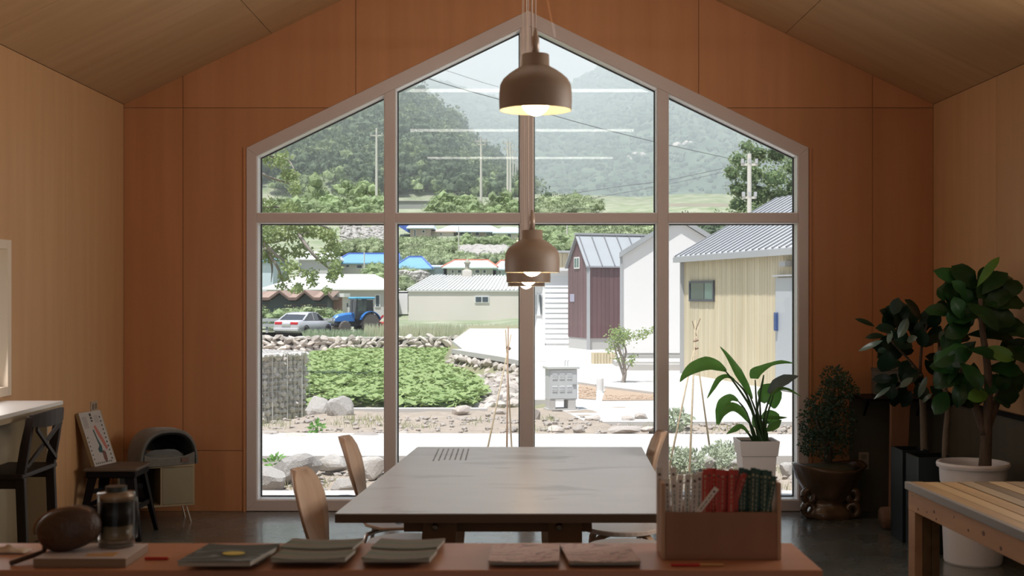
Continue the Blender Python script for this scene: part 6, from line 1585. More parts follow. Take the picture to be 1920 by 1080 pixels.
# blue roof houses
house('blue_roof_house', 'house with a bright blue roof behind the tractor', 634, 738, 493, 507, 128, 9, cw, blu, 476, 18, .5, [(648, 656, 496, 502), (668, 680, 496, 504), (700, 706, 496, 506), (712, 730, 496, 506)], ridge=blu2, hipr=6, base_drop=2)
house('blue_roof_house', 'small blue hipped roof house right of the second mullion', 746, 800, 503, 512, 124, 8, cw, blu, 482, 26, .6, [(754, 768, 500, 508)], ridge=blu2, base_drop=2)
house('blue_walled_house', 'pale blue walled house at the left behind the overhanging branch', 470, 512, 489, 520, 118, 8, bluew, blu, 484, 10, .3, [(495, 498, 497, 502)], base_drop=2)
house('grey_house', 'grey-white house half hidden behind the overhanging branch', 560, 622, 485, 520, 122, 8, gw, whroof, 472, 8, .3, base_drop=2)
house('aqua_roof_house', 'house with a pale aqua roof and red ridges above the warehouse', 838, 924, 501, 515, 126, 9, gw, aqua, 488, 20, .5, [(846, 852, 505, 513), (857, 866, 505, 513), (890, 900, 505, 513), (905, 912, 505, 513)], ridge=redr, base_drop=2)
house('grey_blue_shed', 'plain pale blue-grey shed between the blue roof and the aqua roof', 800, 832, 499, 516, 127, 6, bluew, paleblue, 497, 4, .2, base_drop=2)
house('pale_blue_house', 'pale blue roofed house partly hidden by the low lamp', 930, 985, 504, 516, 127, 8, bluew, paleblue, 489, 16, .4, [(935, 940, 507, 514)], ridge=redr, base_drop=2)
# chimney on the warehouse ridge
cm = thing('chimney_stack', 'squat rounded chimney on the ridge of the warehouse', 'chimney', P(876, 517, 101)); s = FPX / 100.6
c = P(876, 518, 100.6); MB().bb(c.x - 9 / s, c.x + 9 / s, 100.3, 101.2, c.z - .3, c.z + 11 / s).build('chimney_base', cw, cm, world=True, bevel=.05)
MB().lathe([(8 / s, 11 / s), (4 / s, 14 / s), (4.5 / s, 22 / s), (7 / s, 26 / s), (5 / s, 28 / s), (0.01, 33 / s)], c=c + Vector((0, .2, 0)), n=14).build('chimney_pot', mat('clay_chimney', (.34, .32, .26), .8), cm, world=True, smooth=False)
# upper houses
house('pink_cottage', 'pinkish cottage with a pale blue roof high on the slope', 769, 807, 427, 448, 176, 8, pinkw, paleblue, 419, 4, .5, [(791, 797, 431, 437), (776, 780, 430, 444)], base_drop=3)
house('long_pale_blue_house', 'long house with a broad pale blue hipped roof high on the slope', 826, 934, 434, 445, 180, 12, pinkw, paleblue, 417, 40, .8, [(828, 834, 436, 441), (855, 871, 434, 441), (875, 884, 434, 442), (891, 899, 434, 442), (911, 927, 435, 443)], ridge=None, base_drop=3)
house('cream_house', 'cream house with a pale roof left of the centre mullion, high on the slope', 930, 980, 436, 450, 176, 9, cw, paleblue, 426, 18, .5, [(951, 959, 438, 446)], ridge=None, base_drop=4)
house('low_side_house', 'low pinkish side building joined left of the long house', 808, 850, 434, 447, 178, 6, cw, pinkw, 430, 3, .3, [(824, 830, 437, 441)], base_drop=3)
t = thing('blue_tarp_roof', 'deep blue roof corner at the left of the pink cottage', 'roof', P(757, 435, 178)); MB().prism([P(742, 421, 178), P(769, 421, 178), P(769, 436, 178), P(762, 434, 178)], (0, 4, 0)).build('roof', blu2, t, world=True)
# shed/wall left of the warehouse and a parked van behind
house('white_garden_wall', 'white plastered wall with a gate left of the warehouse', 742, 764, 547, 566, 105, .6, whitew, whitew, 546, 1, .0, base_drop=1, cat='wall')
# retaining wall by the hill road
t = thing('road_embankment', 'grey concrete embankment wall below the hill road', 'wall', P(690, 385, 250)); MB().bb(P(610, 0, 250).x, P(822, 0, 250).x, 250, 251, P(0, 398, 250).z, P(0, 377, 250).z).build('embankment_face', mat('grey_concrete_wall', (.36, .36, .34), .9, col2=(.28, .29, .27), nscale=.2), t, world=True); MB().bb(P(610, 0, 250).x, P(822, 0, 250).x, 249.8, 251, P(0, 377, 250).z, P(0, 375.5, 250).z).build('coping', conc_m, t, world=True)
t = thing('hill_road_wall', 'pale flat concrete bank at the foot of the mountain, upper right', 'wall', P(1310, 386, 240)); MB().bb(P(1240, 0, 240).x, P(1400, 0, 240).x, 240, 243, P(0, 420, 240).z, P(0, 381, 240).z).build('bank_face', mat('pale_bank', (.56, .50, .42), .9, col2=(.5, .46, .40), nscale=.2), t, world=True)
# stone terrace on slope between houses (rocks as stuff)
mb = MB(); rg = random.Random(44)
for _ in range(2200):
    if rg.random() < .6: px, py = rg.uniform(865, 950), rg.uniform(462, 478)
    elif rg.random() < .5: px, py = rg.uniform(640, 722), rg.uniform(425, 470)
    else: px, py = rg.uniform(742, 800), rg.uniform(512, 540)
    if 500 < py: Y = 112
    else: Y = 150 + (478 - py) * .6
    p_ = P(px, py, Y); r = rg.uniform(.15, .42); mb.ball(p_, r, 1, .3, (1.2, 1, .8), rg.randint(0, 99))
mb.build('terrace_rubble', mat('slope_rubble', (.46, .43, .40), .9, col2=(.30, .28, .26), nscale=.8), None, kind='stuff')

# road, guardrail, car, tractor
MB().bb(-60, 6, 73.1, 84, -1.3, -1.0).build('road', mat('pale_asphalt', (.42, .41, .40), .9, col2=(.47, .46, .45), nscale=.5), kind='structure')
gr = thing('guardrail', 'grey-white steel guardrail behind the parked car', 'guardrail', (-16, 82, -1)); gm = mat('galvanised_rail', (.50, .52, .50), .5)
for z in (P(0, 600, 82).z, P(0, 610, 82).z): MB().bb(P(470, 0, 82).x, P(660, 0, 82).x, 82, 82.06, z - .10, z + .10).build('rail_beam', gm, gr, world=True)
for px in (500, 560, 620, 655): x = P(px, 0, 82).x; MB().bb(x - .06, x + .06, 82.061, 82.16, -1.0, -.05).build('post', gm, gr, world=True)
silver = mat('silver_car_paint', (.55, .54, .56), .3, metal=.2, coat=.6); tint = mat('tinted_glass', (.035, .038, .045), .08, spec=.8); tyre = mat('black_tyre', (.02, .02, .02), .8); rim_m = mat('alloy_rim', (.45, .45, .46), .3, metal=.8); tail = mat('red_tail_light', (.55, .02, .03), .25)
def wheel(par, c, r, w, axis, tm=tyre, rm=rim_m, lugs=0, name='wheel'):
    """axis: 'y' local -> wheel rotates about local Y"""
    c = Vector(c); mb = MB(); n = 24
    pr = [(r * .62, -w / 2), (r * .93, -w / 2), (r, -w * .3), (r, w * .3), (r * .93, w / 2), (r * .62, w / 2)]
    mb.lathe(pr, n=n); mb.v = [c + (Vector((v.x, v.z, v.y))) for v in mb.v]
    if lugs:
        for k in range(lugs):
            a = 2 * PI * k / lugs
            for sgn in (-1, 1):
                p_ = Vector((math.cos(a + sgn * .06) * r, sgn * w * .22, math.sin(a + sgn * .06) * r)); mb.box(c + p_, (r * .10, w * .45, r * .10), Matrix.Rotation(-a, 3, 'Y'))
    o = mb.build(name, tm, par, smooth=False)
    m2 = MB().lathe([(r * .61, -w * .42), (r * .5, -w * .30), (r * .15, -w * .36), (0.001, -w * .40)], n=n); m2.v = [Vector((v.x, v.z, v.y)) for v in m2.v]; m3 = MB(); m3.add([c + v for v in m2.v], m2.f); m3.add([c + Vector((v.x, -v.y, v.z)) for v in m2.v], m2.f)
    m3.build('rim', rm, o, smooth=False)
    return o
sc = 32.3
car = thing('silver_sedan', 'silver sedan parked on the road, seen from behind left of the tractor', 'car', P(570, 631, 75.5), R(90 - 18)); car.location.z = -1.0
# local +X forward, length 4.5; stations: x, half width, z bottom, z belt, z deck/hood, tumble
st = [(-2.22, .74, .38, .62, .82), (-2.12, .83, .28, .62, .97), (-1.7, .87, .22, .62, 1.0), (-1.0, .885, .20, .62, .98), (0, .89, .20, .62, .96), (.9, .885, .20, .62, .94), (1.4, .87, .22, .60, .88), (1.9, .83, .26, .56, .78), (2.18, .72, .34, .50, .66)]
rings_ = []
for x, hw, z0, zm, z1 in st:
    rings_.append([Vector((x, -hw * .9, z0)), Vector((x, -hw, z0 + .12)), Vector((x, -hw, zm)), Vector((x, -hw * .97, z1 - .06)), Vector((x, -hw * .82, z1)), Vector((x, hw * .82, z1)), Vector((x, hw * .97, z1 - .06)), Vector((x, hw, zm)), Vector((x, hw, z0 + .12)), Vector((x, hw * .9, z0))])
MB().rings(rings_).build('car_body', silver, car, smooth=True, bevel=0)
gh = [(-1.55, .74, .985, 1.0), (-.80, .66, .97, 1.37), (-.25, .64, .96, 1.43), (.35, .64, .95, 1.40), (1.12, .72, .93, .95)]
MB().rings([[Vector((x, -.80, z0)), Vector((x, -w, z1)), Vector((x, w, z1)), Vector((x, .80, z0))] for x, w, z0, z1 in gh]).build('cabin_glass', tint, car)
MB().rings([[Vector((x, -w - .02, z1 - .03)), Vector((x, -w + .02, z1 + .022)), Vector((x, w - .02, z1 + .022)), Vector((x, w + .02, z1 - .03))] for x, w, z0, z1 in [(-.92, .665, 0, 1.31), (-.78, .66, 0, 1.375), (-.25, .64, 0, 1.43), (.35, .64, 0, 1.40), (.5, .65, 0, 1.33)]]).build('roof_panel', silver, car, smooth=True)
for sy in (-1, 1):
    MB().bar((-1.62, sy * .79, .985), (-.84, sy * .675, 1.35), .10, .06).build('rear_pillar', silver, car)
    MB().bar((-.28, sy * .80, .955), (-.30, sy * .648, 1.42), .06, .05).build('door_pillar', silver, car)
    MB().bar((1.12, sy * .77, .945), (.42, sy * .655, 1.37), .06, .05).build('windscreen_pillar', silver, car)
    MB().bb(-2.235, -2.02, sy * .50 - .26 * (sy > 0) * 0 - .24, sy * .50 + .24 + .0, .74, .90).build('tail_light', tail, car, bevel=.03)
    MB().bb(.82, 1.0, sy * .90, sy * 1.03, .95, 1.06).build('wing_mirror', silver, car, bevel=.02)
    for x in (-1.42, 1.38):
        wh_ = wheel(car, (x, sy * .80, .31), .31, .20, 'y')
        MB().tube([Vector((x + .36 * math.cos(a), sy * .892, .33 + .36 * math.sin(a))) for a in [PI * q / 10 for q in range(11)]], .03, 6).build('wheel_arch', mat('dark_arch', (.03, .03, .03), .7), car)
MB().bb(-2.255, -2.20, -.27, .27, .66, .78).build('number_plate', mat('plate_grey', (.42, .42, .40), .5), car)
MB().bb(-2.30, -2.12, -.80, .80, .36, .56).build('rear_bumper', silver, car, bevel=.05)
MB().bb(-2.0, 2.0, -.70, .70, .16, .24).build('underbody', tyre, car)

tblue = mat('tractor_blue', (.035, .20, .58), .35, coat=.4); tsky = mat('tractor_roof_blue', (.12, .46, .66), .4); tgrey = mat('tractor_frame_grey', (.05, .055, .06), .5); tgl = glass_mat('tractor_glass', (.55, .62, .60), 1.5, .02); dusty = mat('dusty_tyre', (.16, .14, .12), .9); crm = mat('cream_rim', (.52, .48, .38), .5); redi = mat('red_implement', (.50, .03, .025), .45)
tr_ = thing('tractor', 'blue farm tractor with a glazed cab and light blue roof', 'tractor', P(668, 616, 80), R(180 + 30)); tr_.location.z = -1.0; tr_.scale = (.94, .92, 1.04)
# local +X forward
MB().rings([[Vector((x, -w, .75)), Vector((x, -w, z - .10)), Vector((x, -w * .7, z)), Vector((x, w * .7, z)), Vector((x, w, z - .10)), Vector((x, w, .75))] for x, w, z in ((.25, .34, 1.30), (.9, .33, 1.27), (1.4, .31, 1.16), (1.62, .27, 1.02))]).build('bonnet', tblue, tr_, smooth=False, bevel=.02)
MB().bb(1.60, 1.66, -.24, .24, .72, 1.0).build('grille', mat('silver_grille', (.34, .36, .38), .4, metal=.5), tr_, bevel=.01)
for sy in (-1, 1): MB().bb(1.50, 1.67, sy * .20 - .06, sy * .20 + .06, .80, .93).build('headlight', mat('headlight', (.75, .75, .72), .2), tr_, bevel=.02)
MB().bb(-1.0, 1.5, -.22, .22, .45, .80).build('chassis', tgrey, tr_, bevel=.02)
MB().bb(1.45, 1.95, -.28, .28, .50, .66).build('front_weight', tgrey, tr_, bevel=.03)
for (x0, x1) in ((-.98, .28),):
    for sy in (-1, 1):
        MB().bar((.30, sy * .52, .95), (.16, sy * .50, 2.08), .05).build('cab_pillar', tgrey, tr_); MB().bar((-.28, sy * .56, .85), (-.30, sy * .52, 2.08), .05).build('cab_pillar', tgrey, tr_); MB().bar((-1.02, sy * .54, 1.2), (-.95, sy * .50, 2.08), .05).build('cab_pillar', tgrey, tr_)
        MB().prism([(.28, sy * .53, .9), (-.28, sy * .56, .85), (-.30, sy * .52, 2.05), (.16, sy * .50, 2.05)], (0, .01, 0)).build('cab_door_glass', tgl, tr_)
        MB().prism([(-.30, sy * .56, 1.15), (-1.0, sy * .54, 1.2), (-.94, sy * .50, 2.05), (-.32, sy * .52, 2.05)], (0, .01, 0)).build('side_glass', tgl, tr_)
MB().prism([(.29, -.5, 1.28), (.29, .5, 1.28), (.17, .48, 2.05), (.17, -.48, 2.05)], (.01, 0, 0)).build('windscreen', tgl, tr_)
MB().prism([(-1.01, -.5, 1.25), (-1.01, .5, 1.25), (-.94, .48, 2.05), (-.94, -.48, 2.05)], (.01, 0, 0)).build('rear_glass', tgl, tr_)
MB().bb(-1.12, .34, -.62, .62, 2.09, 2.22).build('cab_roof', tsky, tr_, bevel=.05)
MB().bb(-.85, -.40, -.25, .25, .95, 1.12).build('driver_seat', tgrey, tr_, bevel=.03); MB().bb(-.90, -.80, -.25, .25, 1.12, 1.6).build('seat_back', tgrey, tr_, bevel=.03)
MB().tube([(.0, -.18, 1.35), (.0, 0, 1.42), (.0, .18, 1.35), (.0, 0, 1.28), (.0, -.18, 1.35)], .02, 6).build('steering_wheel', tgrey, tr_)
MB().tube([(.45, .36, 1.2), (.45, .36, 2.0), (.38, .36, 2.1)], .035, 8).build('exhaust', tgrey, tr_)
for sy in (-1, 1):
    wheel(tr_, (-.72, sy * .68, .62), .62, .34, 'y', dusty, crm, 14, 'rear_wheel'); wheel(tr_, (1.05, sy * .60, .40), .40, .24, 'y', dusty, crm, 12, 'front_wheel')
    rg_ = []
    for q in range(9):
        a = R(20) + R(140) * q / 8; c = Vector((-.72 + .72 * math.cos(a), 0, .62 + .72 * math.sin(a))); c2 = c + Vector((math.cos(a), 0, math.sin(a))) * .04
        rg_.append([Vector((c.x, sy * .48, c.z)), Vector((c.x, sy * .88, c.z)), Vector((c2.x, sy * .88, c2.z)), Vector((c2.x, sy * .48, c2.z))])
    MB().rings(rg_).build('fender', tblue, tr_)
    MB().bar((.1, sy * .55, 1.5), (.25, sy * .95, 1.75), .03).build('mirror_arm', tgrey, tr_); MB().bb(.22, .27, sy * .95 - .06, sy * .95 + .06, 1.6, 1.85).build('mirror', tgrey, tr_)
ti = thing('red_tiller', 'red tiller implement hitched behind the tractor', 'tiller', P(716, 616, 80.6)); ti.location.z = -1.0
MB().bb(-.45, .35, -.5, .5, .35, .75).build('tiller_hood', redi, ti, bevel=.06); MB().bar((-.3, 0, .7), (.1, 0, 1.15), .12).build('hitch_arm', redi, ti); MB().bar((.05, -.3, .4), (.3, -.3, .95), .10).build('side_arm', redi, ti)
for k in range(5): MB().tube([(-.35 + k * .15, -.2, .35), (-.32 + k * .15, -.3, .05)], .03, 5).build('tine', tgrey, ti)
# ------------------------------------------------------------------ wooded hill, far mountain
crown_pts = {}
def crown_mesh(seed, m, n=260, ls=.22, blobs=7, flat=.85):
    """tree crown of radius 1 made of leaf clumps over several lobes"""
    rg = random.Random(seed); mb = MB(); lobes = [(Vector((rg.gauss(0, .42), rg.gauss(0, .42), rg.gauss(0, .34) * flat)), rg.uniform(.38, .58)) for _ in range(blobs)]
    for c, r in lobes: mb.ball(c, r * .88, 1, .3, (1, 1, .85), rg.randint(0, 99))
    for _ in range(n):
        c, r = rg.choice(lobes); u = Vector((rg.gauss(0, 1), rg.gauss(0, 1), rg.gauss(0, 1))).normalized(); p_ = c + u * r * rg.uniform(.85, 1.08)
        a = (u + Vector((rg.uniform(-.8, .8), rg.uniform(-.8, .8), rg.uniform(-.3, .9)))).normalized(); b = a.cross(Vector((rg.uniform(-1, 1), rg.uniform(-1, 1), rg.uniform(-1, 1)))).normalized(); l = ls * rg.uniform(.6, 1.2)
        mb.add([p_ - b * l * .4, p_ + a * l * .5 - b * l * .1, p_ + a * l, p_ + a * l * .5 + b * l * .5], [(0, 1, 2, 3)])
    return mb
pine_m = mat('dark_pine_foliage', (.055, .085, .050), .85, col2=(.12, .165, .085), nscale=2.0, rnd=.30, transl=.1)
broad_m = mat('broadleaf_foliage', (.19, .26, .12), .85, col2=(.34, .41, .20), nscale=2.0, rnd=.30, transl=.2)
shrub_m = mat('slope_shrub_foliage', (.20, .26, .13), .85, col2=(.36, .40, .23), nscale=2.0, rnd=.30, transl=.2)
def mesh_of(mb, name, m):
    me = bpy.data.meshes.new(name); me.from_pydata(mb.v, [], mb.f); me.materials.append(m); return me
CR_P = [mesh_of(crown_mesh(100 + i, pine_m, 420, .18, 8, .9), 'pine_crown', pine_m) for i in range(4)]
CR_B = [mesh_of(crown_mesh(120 + i, broad_m, 620, .13, 8), 'broad_crown', broad_m) for i in range(3)]
CR_S = [mesh_of(crown_mesh(140 + i, shrub_m, 560, .14, 7, .7), 'shrub_crown', shrub_m) for i in range(4)]
trunk_me = mesh_of(MB().tube([(0, 0, 0), (0, 0, 1)], [.05, .035], 5), 'trunk', mat('forest_trunk', (.16, .13, .10), .9))
RY = 420
ridge = [(-230, 60), (-150, 70), (-84, 72), (-60, 70), (-38, 67.5), (-31, 66), (-24, 61), (-17, 55.5), (-11, 48), (-5, 43), (0, 38), (5, 34), (9, 28), (14, 22), (30, 15), (200, 14)]
def hillz(x, y):
    H = interp(ridge, x); b = 23.2
    if y < 300: return gz(x, y)
    t = (y - 300) / (RY - 300)
    if t <= 1: return b + (H - b) * (t ** .85) + 2.5 * noise.noise(Vector((x * .03, y * .03, 4))) * min(1, t * 4)
    return H - (t - 1) * 60
grid_mesh(fr_(-200, 12, 60), fr_(300, 470, 36), hillz, 'wooded_hill', scrub_m)
rg = random.Random(50); pts = []
while len(pts) < 1350:
    x = rg.uniform(-100, 14); y = 302 + 122 * rg.random()
    if hillz(x, y) < 27 and x > 5: continue
    if interp(ridge, x) < 34: continue
    s = FPX / y; px = 958 + x * s
    if px < 470 or px > 990: continue
    r = rg.uniform(1.7, 3.1); pts.append((y, x, r))
pts.sort()
near = pts[:150]; rest = pts[150:]
def forest_tree(x, y, z, r, me, label, group, cat='tree', name='tree', trunk=True, zs=1.0):
    t = thing(name, label, cat, (x, y, z), rg.uniform(0, 6.28), group)
    c = inst('crown', me, (0, 0, r * (1.0 if trunk else .5)), (r, r, r * zs), (0, 0, 0), t)
    if trunk: inst('trunk', trunk_me, (0, 0, 0), (r, r, r * .9), (0, 0, 0), t)
    return t
for y, x, r in near: forest_tree(x, y, hillz(x, y) - .3, r, rg.choice(CR_P if rg.random() < .7 else CR_B), 'forest tree on the dark wooded hill above the village road', 'trees of the wooded hill')
mbp, mbb = MB(), MB()
small = [crown_mesh(160 + i, None, 110, .34, 5, .95) for i in range(4)]
def stamp(mb, src, c, r, a):
    ca, sa = math.cos(a), math.sin(a); o = len(mb.v); mb.v.extend(Vector((c[0] + r * (v.x * ca - v.y * sa), c[1] + r * (v.x * sa + v.y * ca), c[2] + r * v.z)) for v in src.v); mb.f.extend(tuple(i + o for i in f) for f in src.f)
for y, x, r in rest:
    r *= 1.12; stamp(mbp if rg.random() < .72 else mbb, rg.choice(small), (x, y, hillz(x, y) + r * .7), r, rg.uniform(0, 6.28))
tag(mbp.build('pine_forest', pine_m, None), 'dark pines covering the upper part of the wooded hill', 'forest', kind='stuff')
tag(mbb.build('broadleaf_forest', broad_m, None), 'lighter broadleaf trees scattered over the upper wooded hill', 'forest', kind='stuff')
# hillside shrubs and trees of the village, as individuals
spec = []
def scat(n, x0, x1, y0, y1, Y0, Y1, r0, r1, me, lab, grp):
    for _ in range(n):
        px, py = rg.uniform(x0, x1), rg.uniform(y0, y1); t = (y1 - py) / max(1, (y1 - y0)); Y = Y0 + (Y1 - Y0) * t
        p_ = P(px, py, Y); r = rg.uniform(r0, r1); forest_tree(p_.x, p_.y, p_.z - r * .6, r, rg.choice(me), lab, grp, 'shrub' if r1 < 2.2 else 'tree', 'shrub' if r1 < 2.2 else 'tree', trunk=False, zs=.85)
scat(46, 742, 830, 452, 492, 134, 170, 1.1, 1.9, CR_S, 'green shrub on the slope between the upper and lower village houses', 'slope shrubs above the blue roof')
scat(24, 850, 950, 449, 462, 165, 172, 1.0, 1.6, CR_B, 'dark green shrub in the row below the long pale blue house', 'shrubs below the long pale blue house')
scat(22, 830, 960, 478, 488, 134, 140, .9, 1.4, CR_S, 'shrub just above the aqua roof', 'shrubs above the aqua roof')
scat(14, 742, 776, 508, 540, 108, 118, .8, 1.3, CR_S, 'shrub between the small blue hipped roof and the warehouse', 'shrubs left of the warehouse')
scat(20, 640, 722, 452, 468, 150, 160, .9, 1.5, CR_S, 'shrub above the bright blue roof', 'shrubs above the bright blue roof')
scat(14, 690, 722, 507, 520, 112, 120, .8, 1.2, CR_B, 'shrub in front of the bright blue roofed house', 'shrubs below the bright blue roofed house')
scat(36, 486, 724, 372, 402, 200, 235, 1.6, 2.6, CR_B, 'pale green bush below the hill road at the left', 'bushes below the hill road')
scat(26, 800, 978, 372, 404, 205, 240, 1.6, 2.8, CR_B, 'bush along the foot of the wooded hill left of the centre mullion', 'bushes at the foot of the hill')
scat(28, 1000, 1110, 372, 402, 205, 240, 1.6, 2.8, CR_S, 'bush on the slope right of the centre mullion', 'bushes right of the centre mullion')
scat(26, 1000, 1090, 425, 478, 95, 130, 1.2, 2.0, CR_B, 'bright green bush behind the pale yellow shed', 'bushes behind the yellow shed')
scat(34, 1080, 1240, 415, 455, 110, 150, 1.4, 2.3, CR_S, 'bush on the slope behind the maroon roof', 'bushes behind the maroon roof')
scat(12, 1290, 1345, 415, 450, 110, 150, 1.4, 2.2, CR_P, 'dark bush showing between the white gable and the yellow house roof', 'bushes between the white and yellow houses')
scat(20, 487, 640, 584, 602, 84.5, 87, .55, .85, CR_B, 'green bush behind the guardrail in front of the zigzag hall', 'bushes behind the guardrail')
for (px, py, r, me, lab) in ((597, 348, 3.2, CR_B[0], 'pale bushy tree at the foot of the wooded hill, left pane'), (652, 345, 2.6, CR_B[1], 'round clipped tree left of its twin by the hill road'), (686, 346, 2.8, CR_B[2], 'round clipped tree beside the tall utility pole'), (717, 384, 2.4, CR_S[0], 'yellowish bush under the tall utility pole'), (756, 384, 2.6, CR_S[1], 'green bush just right of the second mullion on the hill road'), (1075, 385, 3.2, CR_B[0], 'round bush topping the slope right of the centre mullion'), (1035, 380, 3.0, CR_P[1], 'dark bush beside the centre mullion in the upper pane')):
    Y = 262; p_ = P(px, py, Y); forest_tree(p_.x, Y, p_.z - r * 1.3, r, me, lab, None, zs=1.1)
for (px, py, r, m_, lab) in ((552, 588, .9, CR_S[0], 'rounded yellow-green bush behind the silver car'), (612, 588, .8, CR_S[1], 'yellow-green bush at the foot of the brick annex')):
    p_ = P(px, py, 86); forest_tree(p_.x, 86, p_.z - r * .4, r, m_, lab, None, 'shrub', 'shrub', trunk=False, zs=.7)
# far mountain
mt_ridge = [(-2600, 250), (-600, 132), (300, 124), (600, 132), (780, 148), (830, 158), (880, 174), (940, 190), (1000, 185), (1060, 166), (1090, 148), (1130, 126), (1180, 117), (1250, 112), (1330, 122), (1500, 150), (1750, 190), (2200, 260), (4000, 300)]
MY = 900
def mtz(x, y):
    px = 958 + x * FPX / MY; H = CAMZ + (550 - interp(mt_ridge, px)) * MY / FPX
    t = (y - 450) / (MY - 450); b = 18
    if t <= 1:
        k = max(0, t) ** .9; rg_ = (noise.noise(Vector((x * .012, y * .004, 2))) * 14 + noise.noise(Vector((x * .03, y * .012, 5))) * 6) * math.sin(PI * min(1, max(0, t)))
        return b + (H - b) * k + rg_ + noise.noise(Vector((x * .12, y * .12, 8))) * 2.2 + noise.noise(Vector((x * .35, y * .35, 1))) * 1.6
    return H - (t - 1) * 120
mtn_m = mat('mountain_forest', (.03, .06, .04), .95, col2=(.13, .18, .115), nscale=.07, detail=12, bump=1.0, bscale=.25, sharp=.2)
grid_mesh(fr_(-520, 520, 330), fr_(330, 960, 220), mtz, 'mountain', mtn_m)
rgm = random.Random(71); mtr = [MB().ball((0, 0, 0), 1, 1, .3, (1, 1, 1), k) for k in range(6)]; mb = MB(); k = 0
while k < 9500:
    y = 345 + 560 * rgm.random() ** .8; px = rgm.uniform(480, 1500); x = (px - 958) * y / FPX; z = mtz(x, y)
    if y < (470 if x < 6 else 482): k += 1; continue
    stamp(mb, rgm.choice(mtr), (x, y, z + .4), rgm.uniform(1.0, 2.1) * (y / 560), rgm.uniform(0, 6)); k += 1
tag(mb.build('mountain_trees', mat('mountain_tree_crowns', (.03, .065, .045), .95, col2=(.12, .17, .11), nscale=.09, detail=8), None), 'dense tree crowns covering the far hazy mountain', 'forest', kind='stuff')
# pale rock slips
sl_m = mat('pale_rock_slip', (.55, .50, .47), .95)
for i, (px, py, lab) in enumerate(((1182, 203, 'pale rock outcrop high on the mountain'), (1192, 297, 'pale rock outcrop halfway down the mountain'), (1289, 272, 'small pale rock scar on the mountain, right pane'))):
    # find where the view ray meets the mountain
    Y = 460
    while Y < MY:
        p_ = P(px, py, Y)
        if p_.z < mtz(p_.x, Y): break
        Y += 3
    mb = MB(); r2 = random.Random(i)
    for _ in range(9): mb.ball((p_.x + r2.gauss(0, 2.2), Y - 2, p_.z + r2.gauss(0, 1.0)), r2.uniform(.6, 1.5), 1, .4, (1.4, 1, .8), r2.randint(0, 50))
    tag(mb.build('rock_outcrop', sl_m, None, origin=tuple(p_)), lab, 'rock')
# ------------------------------------------------------------------ right tree and left overhanging tree
trm = mat('sunlit_tree_leaf', (.30, .38, .17), .7, col2=(.16, .23, .10), nscale=.8, transl=.35)
ov_m = mat('overhanging_leaf', (.40, .46, .20), .65, col2=(.22, .30, .12), nscale=1.2, transl=.4)
def leaf_cloud(mb, rg, c, r, n, l0, l1):
    for _ in range(n):
        u = Vector((rg.gauss(0, 1), rg.gauss(0, 1), rg.gauss(0, 1))).normalized() * rg.uniform(.45, 1.05); p_ = c + Vector((u.x * r[0], u.y * r[1], u.z * r[2])); l = rg.uniform(l0, l1)
        a = Vector((rg.uniform(-1, 1), rg.uniform(-1, 1), rg.uniform(-.9, .7))).normalized(); b = a.cross(Vector((rg.uniform(-1, 1), rg.uniform(-1, 1), rg.uniform(-1, 1)))).normalized()
        mb.add([p_, p_ + a * l * .5 - b * l * .3, p_ + a * l, p_ + a * l * .5 + b * l * .3], [(0, 1, 2, 3)])
rt2 = thing('big_tree', 'large sunlit tree behind the yellow house, with a utility pole before it', 'tree', P(1440, 620, 62)); rg = random.Random(61); mb = MB(); core = MB()
for (px, py, rx) in ((1400, 275, 16), (1385, 300, 20), (1420, 290, 24), (1455, 290, 26), (1490, 310, 30), (1375, 325, 20), (1365, 318, 10), (1410, 325, 28), (1450, 335, 32), (1500, 350, 36), (1385, 355, 24), (1420, 365, 30), (1460, 375, 34), (1385, 385, 22), (1410, 400, 30), (1450, 410, 36), (1500, 400, 40), (1540, 340, 40), (1395, 420, 30), (1450, 260, 16), (1550, 400, 40)):
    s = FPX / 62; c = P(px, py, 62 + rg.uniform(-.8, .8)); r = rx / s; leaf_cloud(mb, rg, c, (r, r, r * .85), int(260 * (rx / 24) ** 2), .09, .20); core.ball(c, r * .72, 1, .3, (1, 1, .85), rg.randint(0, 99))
mb.build('foliage', trm, rt2, world=True, kind='stuff'); core.build('inner_foliage', mat('painted_shade_foliage', (.05, .09, .03), .9), rt2, world=True)  # dark inner lobes: shade inside the crown painted into their colour
MB().tube([P(1440, 622, 62.3), P(1445, 420, 62.3)], [.3, .2], 8).build('trunk', bark, rt2, world=True)
lt = thing('overhanging_tree', 'tree reaching in from the left with light green drooping branches', 'tree', (-7.6, 30, -.8)); rg = random.Random(62)
Yo = 30; so_ = FPX / Yo; br_ = MB()
main = [(-8.3, 30, -.8), (-8.1, 30, 2.0), (-7.4, 30, 3.6), (-6.6, 30, 4.6)]
br_.tube(smooth_path(main, 3), [.22 - .015 * i for i in range(10)], 8)
branches = [[(380, 330), (440, 420), (500, 455), (560, 440), (600, 430)], [(400, 300), (470, 400), (540, 410), (610, 425), (632, 450), (638, 490)], [(470, 430), (520, 480), (560, 505), (590, 520)], [(480, 440), (520, 500), (530, 530), (545, 545)], [(560, 440), (590, 480), (625, 510), (630, 525)], [(500, 460), (510, 500), (508, 530)],
            [(430, 250), (500, 290), (540, 300), (556, 330)], [(440, 300), (500, 330), (545, 345), (560, 352)], [(420, 350), (480, 385), (530, 388), (575, 390)]]
tips = []
for b in branches:
    pts = smooth_path([P(x, y, Yo + rg.uniform(-.5, .5)) for x, y in b], 4); br_.tube(pts, [.05 - .045 * i / (len(pts) - 1) for i in range(len(pts))], 6); tips.append(pts)
br_.build('branches', mat('grey_brown_branch', (.26, .23, .20), .85), lt, world=True, smooth=True)
mb = MB()
